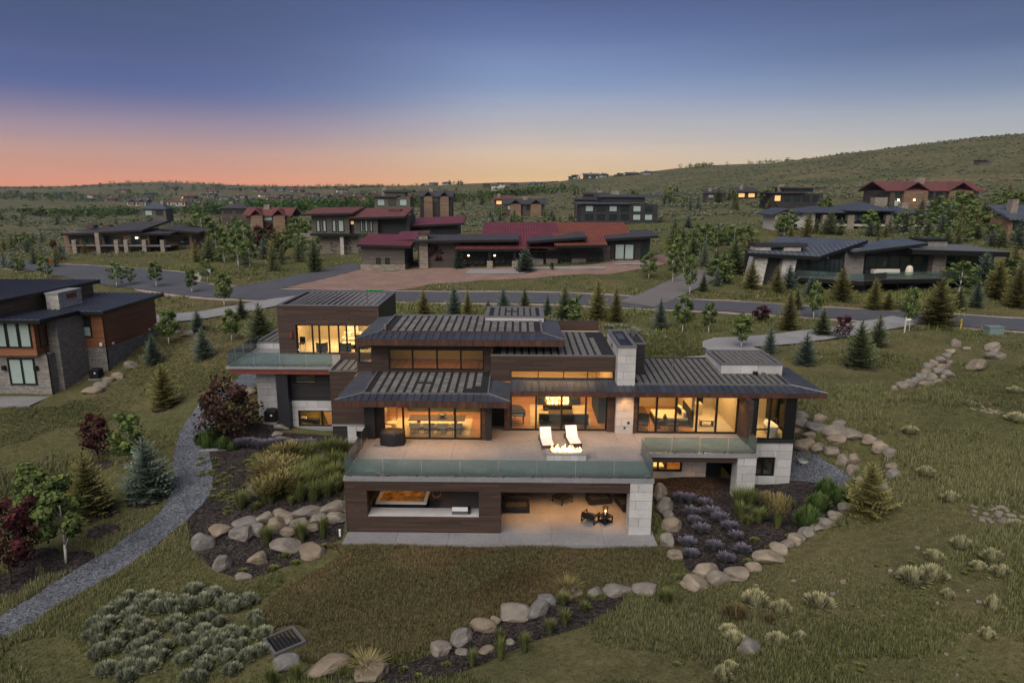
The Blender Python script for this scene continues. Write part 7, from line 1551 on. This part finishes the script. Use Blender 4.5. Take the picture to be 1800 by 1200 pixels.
# ------------------------------------------------------------------ shrubs, grasses and boulders near the house
SH = {'sage': [tm('sage_foliage', spiky(s, 190, .72, .55, .05), [L_['sage']]) for s in (1, 2, 3)], 'pale_sage': [tm('sage_foliage', spiky(s, 170, .75, .55, .055), [L_['sage_yellow']]) for s in (4, 5, 6)],
      'lavender': [tm('lavender_foliage', blades(s, 230, .75, .7, .016, 1, .72), [L_['lav_stem'], L_['lavender']]) for s in (1, 2, 3)], 'plume': [tm('grass_foliage', blades(s, 230, 1.0, .62, .013, 1, .78), [L_['grass_green'], L_['gold']]) for s in (4, 5, 6)],
      'clump': [tm('grass_foliage', blades(s, 240, 1.0, .58, .013), [L_['grass_green']]) for s in (7, 8, 9)], 'gold': [tm('grass_foliage', blades(s, 200, .9, .75, .012), [L_['gold']]) for s in (10, 11)], 'mugo': [tm('pine_foliage', spiky(s, 260, .9, .6, .05, .4), [L_['mugo']]) for s in (7, 8, 9)], 'dead': [tm('twig_foliage', spiky(s, 200, .8, .55, .022), [L_['dry']]) for s in (11, 12)], 'tuft': [tm('leaf_foliage', spiky(s, 90, .45, .5, .07, .3), [L_['grass_green']]) for s in (21, 22, 23)]}
scount = 0; rl0 = random.Random(9)
def shrub(kind, name, label, px, py, wpx, hpx, group=None, cat='shrub', rise=0.0):
    global scount; scount += 1; rnd = random.Random(scount*7)
    g = G(px, py)
    d = float(np.dot(np.array(g)-CAMP, _fw)); w = wpx*d/1200; hgt = hpx*d/1200*1.05
    v = SH[kind]; me = v[scount % len(v)]
    o = put(name, me, None, (g.x, g.y, g.z+rise-.03), rnd.uniform(0, 6.28), (w, w, hgt)); return tag(o, label, cat, group)
C8 = lambda ox, oy, s, pts: [(ox+a/s, oy+b/s) for a, b in pts]
for px, py in C8(1120, 660, 2.222, [(170,490),(205,498),(265,512),(292,543),(215,548),(225,580),(250,612),(195,662),(210,706),(300,682),(345,728),(360,605),(385,638),(325,572),(410,688)]): shrub('lavender', 'lavender', 'rounded lavender bush blooming purple in the bed by the stone column', px, py, rl0.uniform(21, 28), rl0.uniform(17, 24), 'lavender in the right bed', 'lavender')
for px, py, w, hh in [(a, b, 22, 18) for a, b in C8(1120, 660, 2.222, [(462,645),(518,680),(435,730),(600,632),(150,790),(190,790)])]: shrub('tuft', 'green_perennial', 'small leafy green plant in the dark mulch of the right bed', px, py, w, hh, 'perennials in the right bed', 'plant')
for px, py, w, hh in ((1297,895,42,48),(1318,892,36,44),(1302,910,36,34),(1334,918,36,30),(1315,923,26,22),(1388,895,22,24)): shrub('clump', 'ornamental_grass', 'soft green grass clump beside the stone column of the side deck', px, py, w, hh, 'grass clumps in the right bed', 'grass clump')
shrub('plume', 'plume_grass', 'tall golden plume grass standing alone in the right bed', 1366, 928, 34, 64, None, 'grass clump'); shrub('plume', 'plume_grass', 'short plume grass next to the tall golden one', 1346, 898, 26, 36, None, 'grass clump')
for px, py, w, hh in ((1453,868,36,36),(1438,895,40,38),(1474,885,34,34),(1420,925,46,46)): shrub('mugo', 'mountain_pine', 'rounded dark green mountain pine at the edge of the gravel yard', px, py, w, hh, 'mountain pines by the gravel yard')
# left bed
rl = random.Random(3)
for i, (px, py) in enumerate([(470+18*i+rl.uniform(-6, 6), 862-13*j-6*i+rl.uniform(-4, 4)+18) for j in range(5) for i in range(5)]):
    shrub('plume' if (i % 5) < 3 else 'clump', 'plume_grass', 'golden tipped grass in the dense planting left of the deck', px, py, rl.uniform(44, 58), rl.uniform(30, 40), 'plume grasses left of the deck', 'grass clump')
for i, (px, py) in enumerate([(528,880),(552,880),(575,872),(545,862),(570,850),(590,845),(600,825),(585,825),(560,835),(598,800),(580,802),(592,862)]): shrub('clump', 'green_grass_clump', 'dense dark green grass clump against the deck wall', px, py, rl.uniform(40, 52), rl.uniform(32, 44), 'green clumps by the deck wall', 'grass clump')
for px, py, w, hh in ((425,893,38,36),(478,884,34,34),(512,888,20,22),(450,895,22,16)): shrub('clump', 'grass_clump', 'bright grass clump in front of the big mulch bed boulder', px, py, w, hh, 'grass clumps round the bed boulder', 'grass clump')
for i in range(14): shrub('lavender', 'lavender', 'purple lavender bush in the strip under the lower left window', 418+i*9.5, 786-2*math.sin(i), 22, 20, 'lavender strip under the window', 'lavender')
for px, py, w, hh in ((365,785,30,38),(378,772,26,30),(392,788,28,26),(408,790,22,18),(352,780,20,26)): shrub('mugo', 'mountain_pine', 'rounded dark green mountain pine at the foot of the bronze tree', px, py, w, hh, 'mountain pines by the path')
for i in range(90):
    px, py = rl.uniform(352, 470), rl.uniform(800, 905)
    if px-352 < (py-850)*.8 or px > 400+(905-py)*.9: continue
    shrub('tuft', 'ground_cover_plant', 'low yellowish ground cover plant in the mulch beside the path', px, py, rl.uniform(12, 22), rl.uniform(6, 11), 'ground cover in the left bed', 'plant')
for px, py, w, hh in ((470,960,34,44),(530,950,36,40),(568,945,26,46),(548,968,18,22),(500,978,24,20),(480,1000,22,20),(428,1005,24,18),(520,990,20,18),(568,962,20,20)): shrub('clump' if hh > 30 else 'tuft', 'grass_clump', 'grass clump growing among the boulders below the left retaining wall', px, py, w, hh, 'clumps below the retaining wall', 'grass clump')
# front bed
for px, py, w, hh in ((830,1172,24,40),(880,1160,28,54),(878,1128,24,30),(922,1146,28,44),(992,1098,26,34),(966,1114,26,34),(990,1062,30,26),(522,1200,30,44),(478,1204,32,40),(1170,1060,36,32),(1028,1073,26,18),(640,1196,26,18)): shrub('clump', 'grass_clump', 'upright green grass clump in the dark strip behind the front boulders', px, py, w, hh, 'clumps along the front boulders', 'grass clump')
shrub('gold', 'golden_grass', 'golden feathery grass in front of the flat boulders on the lawn edge', 645, 1180, 60, 42, None, 'grass clump'); shrub('gold', 'golden_grass', 'golden feathery grass behind the round boulder of the front arc', 998, 1045, 46, 38, None, 'grass clump')
for px, py in ((735,1190),(785,1170),(710,1178)): shrub('tuft', 'green_perennial', 'small leafy plant in the mulch between the front boulders', px, py, 20, 20, 'perennials between the front boulders', 'plant')
# foreground sage
pts = []
while len(pts) < 74:
    px, py = rl.uniform(150, 470), rl.uniform(1040, 1198)
    if (px-320)**2/170**2+(py-1130)**2/95**2 < 1 and all((px-a)**2+((py-b)*1.6)**2 > 17**2 for a, b in pts): pts.append((px, py))
for px, py in sorted(pts, key=lambda p: p[1]): shrub('sage', 'sagebrush', 'silvery sagebrush in the thicket beside the lawn', px, py, rl.uniform(26, 42), rl.uniform(22, 32), 'sagebrush thicket', 'sagebrush')
for px, py, w, hh in ((1328,1062,46,40),(1372,1076,36,34),(1282,1112,34,24),(1292,1128,40,30),(1368,1132,42,30),(1440,1064,50,34),(1605,1022,54,36),(1640,1016,46,36),(1642,982,34,26),(1690,962,36,32),(1645,985,30,22),(1672,880,32,26),(1270,1195,34,40),(1285,1178,30,28),(1745,985,40,32),(1760,1010,34,28),(1745,1070,26,40),(1735,1120,28,30),(1665,1050,24,26),(1790,740,40,22),(1785,690,30,16),(1628,835,34,24),(1600,760,30,18),(1720,1000,30,24),(1408,1122,26,20),(1785,930,34,26)): shrub('pale_sage', 'pale_sagebrush', 'pale yellowish sagebrush on the stony slope right of the house', px, py, w, hh, 'sagebrush on the right slope', 'sagebrush')
for px, py, w, hh in ((1292,1085,48,38),(1352,1095,24,28)): shrub('dead', 'dry_bush', 'grey leafless dry bush on the stony slope', px, py, w, hh, 'dry bushes on the slope')
for i in range(60):
    px, py = rl.uniform(1180, 1800), rl.uniform(960, 1198)
    if py < 1060-(px-1180)*.25: continue
    shrub('tuft', 'weed_clump', 'low green weed clump on the stony slope', px, py, rl.uniform(10, 20), rl.uniform(7, 13), 'weeds on the right slope', 'weed')
# --- boulders
BM = []
for s in range(7):
    bm = bmesh.new(); bmesh.ops.create_icosphere(bm, subdivisions=3, radius=1.0); r_ = random.Random(s); off = Vector((s*7.1, s*3.3, 0))
    cuts = [(Vector((r_.gauss(0, 1), r_.gauss(0, 1), r_.gauss(0, .8))).normalized(), r_.uniform(.55, .8)) for _ in range(9)]
    for v in bm.verts:
        p = v.co.copy()
        for n_, d_ in cuts:
            e = p.dot(n_)-d_
            if e > 0: p -= n_*e*.88
        p += p.normalized()*(.10*mnoise.noise(p*1.6+off)+.05*mnoise.noise(p*4.0+off)); v.co = Vector((p.x*.62, p.y*.62, p.z*.62))
    me = bpy.data.meshes.new('boulder'); bm.to_mesh(me); bm.free(); me.materials.append(M['boulder']); me.polygons.foreach_set('use_smooth', [False]*len(me.polygons)); BM.append(me)
bcount = 0
def boulder(px, py, w, hh, label, group, name='boulder', cat='boulder', deep=1.0):
    global bcount; bcount += 1; r_ = random.Random(bcount*5)
    g = G(px, py+hh*.42); d = float(np.dot(np.array(g)-CAMP, _fw)); W = w*d/1200; Hh = hh*d/1200
    o = put(name, BM[bcount % 7], None, (g.x, g.y+W*.18, g.z+Hh*.30), 0, (W*1.12, W*.85*deep, max(Hh*1.05, W*.5)))
    o.rotation_euler = (r_.uniform(-.25, .25), r_.uniform(-.2, .2), r_.choice((0, math.pi))+r_.uniform(-.4, .4))
    if group and name == 'boulder': label = ('large ' if W > 1.25 else 'small ' if W < .75 else 'middle-sized ')+label
    return tag(o, label, cat, group)
for q in ((356,952,30,32),(385,933,36,17),(422,937,38,22),(429,920,37,14),(454,929,26,21),(465,910,30,17),(485,922,27,26),(497,905,31,14),(506,916,18,14),(524,919,28,17),(538,902,46,18),(557,912,34,19),(585,894,44,16),(590,910,32,17),(600,884,15,10),(507,935,26,14),(548,926,24,11)): boulder(*q, 'tan sandstone boulder of the retaining wall left of the brown wall', 'left retaining wall boulders')
for q, lab in (((501,960,42,20),'flat tan boulder lying below the left retaining wall'),((548,969,44,20),'long pale boulder at the lawn corner by the brown wall'),((453,982,30,22),'pinkish pointed boulder in the mulch below the retaining wall'),((388,990,28,28),'upright pale boulder at the lower edge of the left bed'),((427,1014,24,9),'small flat stone sunk in the grass below the left bed'),((460,859,44,24),'big pinkish boulder among the grass clumps of the left bed'),((563,798,18,12),'pink stone half hidden in the dense planting by the deck')): boulder(*q, lab, None)
for q in ((494,751,20,10),(487,763,20,10),(492,772,16,9),(482,776,14,9)): boulder(*q, 'rounded stone in the little stack beside the lower left window', 'stacked stones by the window')
for q in ((418,690,16,9),(438,688,22,11)): boulder(*q, 'pale boulder between the path and the stone wall under the balcony', 'pale boulders by the balcony')
for q in ((502,1166,38,26),(572,1177,62,14),(645,1186,66,13),(771,1140,34,22),(810,1121,36,25),(849,1101,38,19),(871,1091,18,13),(905,1079,48,21),(945,1072,34,31),(963,1054,34,13),(1000,1045,38,10),(1045,1043,28,9),(1088,1041,44,13),(1134,1039,40,15),(812,1146,20,10),(855,1143,22,9),(898,1128,16,8)): boulder(*q, 'tan boulder of the low arc along the front of the lawn', 'front arc boulders')
for q in ((1223,1026,46,22),(1242,1004,40,25),(1266,1016,36,23),(1297,1010,42,21),(1325,998,24,17),(1353,981,44,21),(1371,965,32,19),(1399,948,30,19),(1421,936,28,17),(1449,920,28,17),(1469,907,26,15),(1493,893,28,15),(1384,957,24,14),(1436,927,22,13)): boulder(*q, 'tan boulder of the arc holding the lavender bed', 'right arc boulders')
for q in ((1160,862,20,26),(1168,888,26,28),(1181,922,26,24),(1173,950,22,28),(1187,975,22,20),(1163,875,16,18),(1176,905,20,20)): boulder(*q, 'tan boulder lining the lavender bed beside the stone column', 'boulders beside the stone column', deep=1.3)
for q in ((1413,731,28,12),(1442,735,26,14),(1477,745,22,11),(1408,744,26,15),(1438,751,32,15),(1470,757,36,17),(1502,764,34,16),(1531,772,27,16),(1549,785,28,19),(1566,795,16,15),(1472,772,32,13),(1415,780,30,20),(1440,786,22,15),(1463,792,27,17),(1484,808,24,19),(1502,806,20,19),(1500,825,18,19),(1568,821,20,13),(1572,833,20,17),(1557,856,20,15),(1400,757,22,13),(1425,765,24,13),(1512,845,18,14)): boulder(*q, 'grey-tan boulder of the two-step retaining wall beside the bath bay', 'bath bay retaining boulders')
for q in ((1681,603,13,14),(1672,618,17,9),(1664,624,13,9),(1656,633,19,13),(1670,637,10,13),(1642,638,17,11),(1632,645,23,14),(1658,646,21,15),(1629,654,15,11),(1649,652,15,11),(1669,657,18,14),(1622,661,21,13),(1641,663,19,14),(1658,663,11,10),(1613,668,19,11),(1602,674,19,14),(1586,676,16,13),(1624,675,18,13),(1637,674,14,12),(1650,671,16,10),(1573,682,11,9)): boulder(*q, 'grey rounded boulder in the pile on the slope below the road', 'boulder pile below the road')
for q in ((1747,609,23,14),(1749,617,16,10),(1752,625,30,12),(1720,642,32,20),(1700,612,14,7)): boulder(*q, 'reddish rock in the scattered group near the utility box', 'reddish rocks near the road')
for q in ((1318,1138,34,24),): boulder(*q, 'squared tan boulder alone on the bare slope', None)
for q in ((228,642,22,14),(205,660,20,12),(190,668,18,10),(175,678,22,8),(160,688,30,7),(312,582,14,10),(330,588,24,6)): boulder(*q, 'pale rock in the slope beside the cedar house', 'rocks beside the cedar house')
for i in range(34):
    px, py = rl.uniform(1200, 1790), rl.uniform(900, 1190)
    if py < 1090-(px-1180)*.42: continue
    boulder(px, py, rl.uniform(4, 11), rl.uniform(3, 7), 'small pale stone lying on the bare slope', 'small stones on the slope', 'stone', 'stone')
for q in ((104,814,7,6),(80,815,6,8),(108,847,12,8)): boulder(*q, 'pale stone lying in the long grass below the cedar house', 'stones in the long grass', 'stone', 'stone')
for i in range(5):
    g = G(356+i*9, 793-i*.6); o = MB().prism([(-.24,-.2),(.26,-.16),(.3,.18),(-.18,.22)], -.02, .05).build('stepping_stone', M['concrete']); o.location = (g.x, g.y, g.z+.05); tag(o, 'pale stepping stone in the short row off the gravel path', 'stepping stone', 'stepping stones')
# river stones in the dry swale
rs = [ico for ico in BM[:2]]
def pebbles(name, label, px, py, n, rx, ry):
    g = G(px, py); m = MB(); r_ = random.Random(int(px))
    for k in range(n):
        a, q = r_.uniform(0, 6.28), r_.random()**.5; x_, y_ = g.x+rx*q*math.cos(a), g.y+ry*q*math.sin(a); s = r_.uniform(.08, .2); m.lathe([(s*.4,-.05),(s,.02),(s*.8,s*.5),(s*.2,s*.7)], (x_, y_, h1(x_, y_)), 6)
    o = m.build(name, M['boulder']); return tag(o, label, 'pebbles', None, 'stuff')
pebbles('river_stones', 'grey river stones in the dry swale on the upper slope', 1720, 712, 60, 1.0, 2.2); pebbles('river_stones', 'grey river stones in the dry swale lower on the slope', 1768, 905, 70, 1.4, 1.8)
# --- roadside things
g = G(1688, 580); t = thing('marker_post', 'yellow gas marker post beside the road', 'post', g); MB().cone((0,0,0), (0,0,1.15), .09, .09, 10).build('post', grain('yellow_plastic', (0.55, 0.33, 0.02), .5), t); MB().cone((0,0,1.15), (0,0,1.22), .1, .07, 10).build('cap', grain('yellow_cap', (0.6, 0.4, 0.05), .5), t)
g = G(1746, 588); t = thing('utility_box', 'grey-green utility box by the road', 'utility box', g); gm = grain('utility_green', (0.16, 0.22, 0.20), .6); MB().box(-.8, .8, -.5, .5, 0, .85).build('cabinet', gm, t, bevel=.03); MB().box(-.85, .85, -.55, .55, .855, .93).build('lid', gm, t, bevel=.02); B('pad', M['concrete_edge'], t, -1, 1, -.7, .7, -.3, .0)
g = G(1400, 535); t = thing('fire_hydrant', 'red fire hydrant on the verge in front of the black house', 'hydrant', g); rm = grain('red_paint', (0.45, 0.02, 0.015), .4); MB().lathe([(.2,0),(.2,.06),(.14,.08),(.14,.6),(.19,.62),(.19,.68),(.15,.8),(.05,.9),(.05,.95)], n=14).build('body', rm, t, smooth=False); MB().cone((-.3,0,.45), (.3,0,.45), .08, .08, 8).build('outlet', rm, t); MB().cone((0,0,.9), (0,0,2.4), .02, .02, 6).build('marker_rod', M['flashing'], t)
g = G(88, 463); t = thing('fire_hydrant', 'small red fire hydrant in the grass beside the side road', 'hydrant', g); MB().lathe([(.2,0),(.2,.06),(.14,.08),(.14,.6),(.19,.62),(.15,.8),(.05,.9)], n=12).build('body', rm, t); MB().cone((-.3,0,.45), (.3,0,.45), .08, .08, 8).build('outlet', rm, t)
g = G(1598, 583); t = thing('stake', 'wooden stake with a white tag at the driveway mouth', 'stake', (g.x-.8, g.y-.5, g.z)); B('post', M['fabric_cream'], t, -.05, .05, -.05, .05, -.2, 1.7); B('tag', M['white'], t, .05, .55, -.03, .03, 1.35, 1.55)
g = G(657, 512); t = thing('green_tarp', 'crumpled green plastic sheet lying in the dirt yard', 'tarp', g); m = MB(); n = 9; vs = []
for j in range(n):
    for i in range(n): vs.append(((i/(n-1)-.5)*2.4, (j/(n-1)-.5)*1.4, .12+.16*abs(math.sin(i*1.7+j)*math.cos(j*1.3))))
m.add(vs, [(j*n+i, j*n+i+1, (j+1)*n+i+1, (j+1)*n+i) for j in range(n-1) for i in range(n-1)]); m.build('sheet', grain('green_plastic', (0.04, 0.28, 0.06), .6), t)
for px, py in ((352,487),(369,483)): g = G(px, py); t = thing('utility_pedestal', 'small pale utility pedestal in the meadow', 'utility box', g, 0, 'utility pedestals'); B('post', M['win_pale'], t, -.25, .25, -.2, .2, -.1, .9); B('cap', M['win_pale'], t, -.28, .28, -.23, .23, .9, .98)
# --- the air between here and the far hills
hz = MB().box(-4300, 4300, -60, 5300, -30, 150).build('haze', grain('unused', (1, 1, 1)))
hm = bpy.data.materials.new('thin_haze'); hm.use_nodes = True; hm.node_tree.nodes.clear()
ho = hm.node_tree.nodes.new('ShaderNodeOutputMaterial'); hv = hm.node_tree.nodes.new('ShaderNodeVolumePrincipled'); hv.inputs['Color'].default_value = (.72, .80, .95, 1); hv.inputs['Density'].default_value = HAZE; hv.inputs['Anisotropy'].default_value = .2
hm.node_tree.links.new(hv.outputs[0], ho.inputs['Volume']); hz.data.materials.clear(); hz.data.materials.append(hm); hz['kind'] = 'stuff'
if HAZE <= 0: bpy.data.objects.remove(hz)
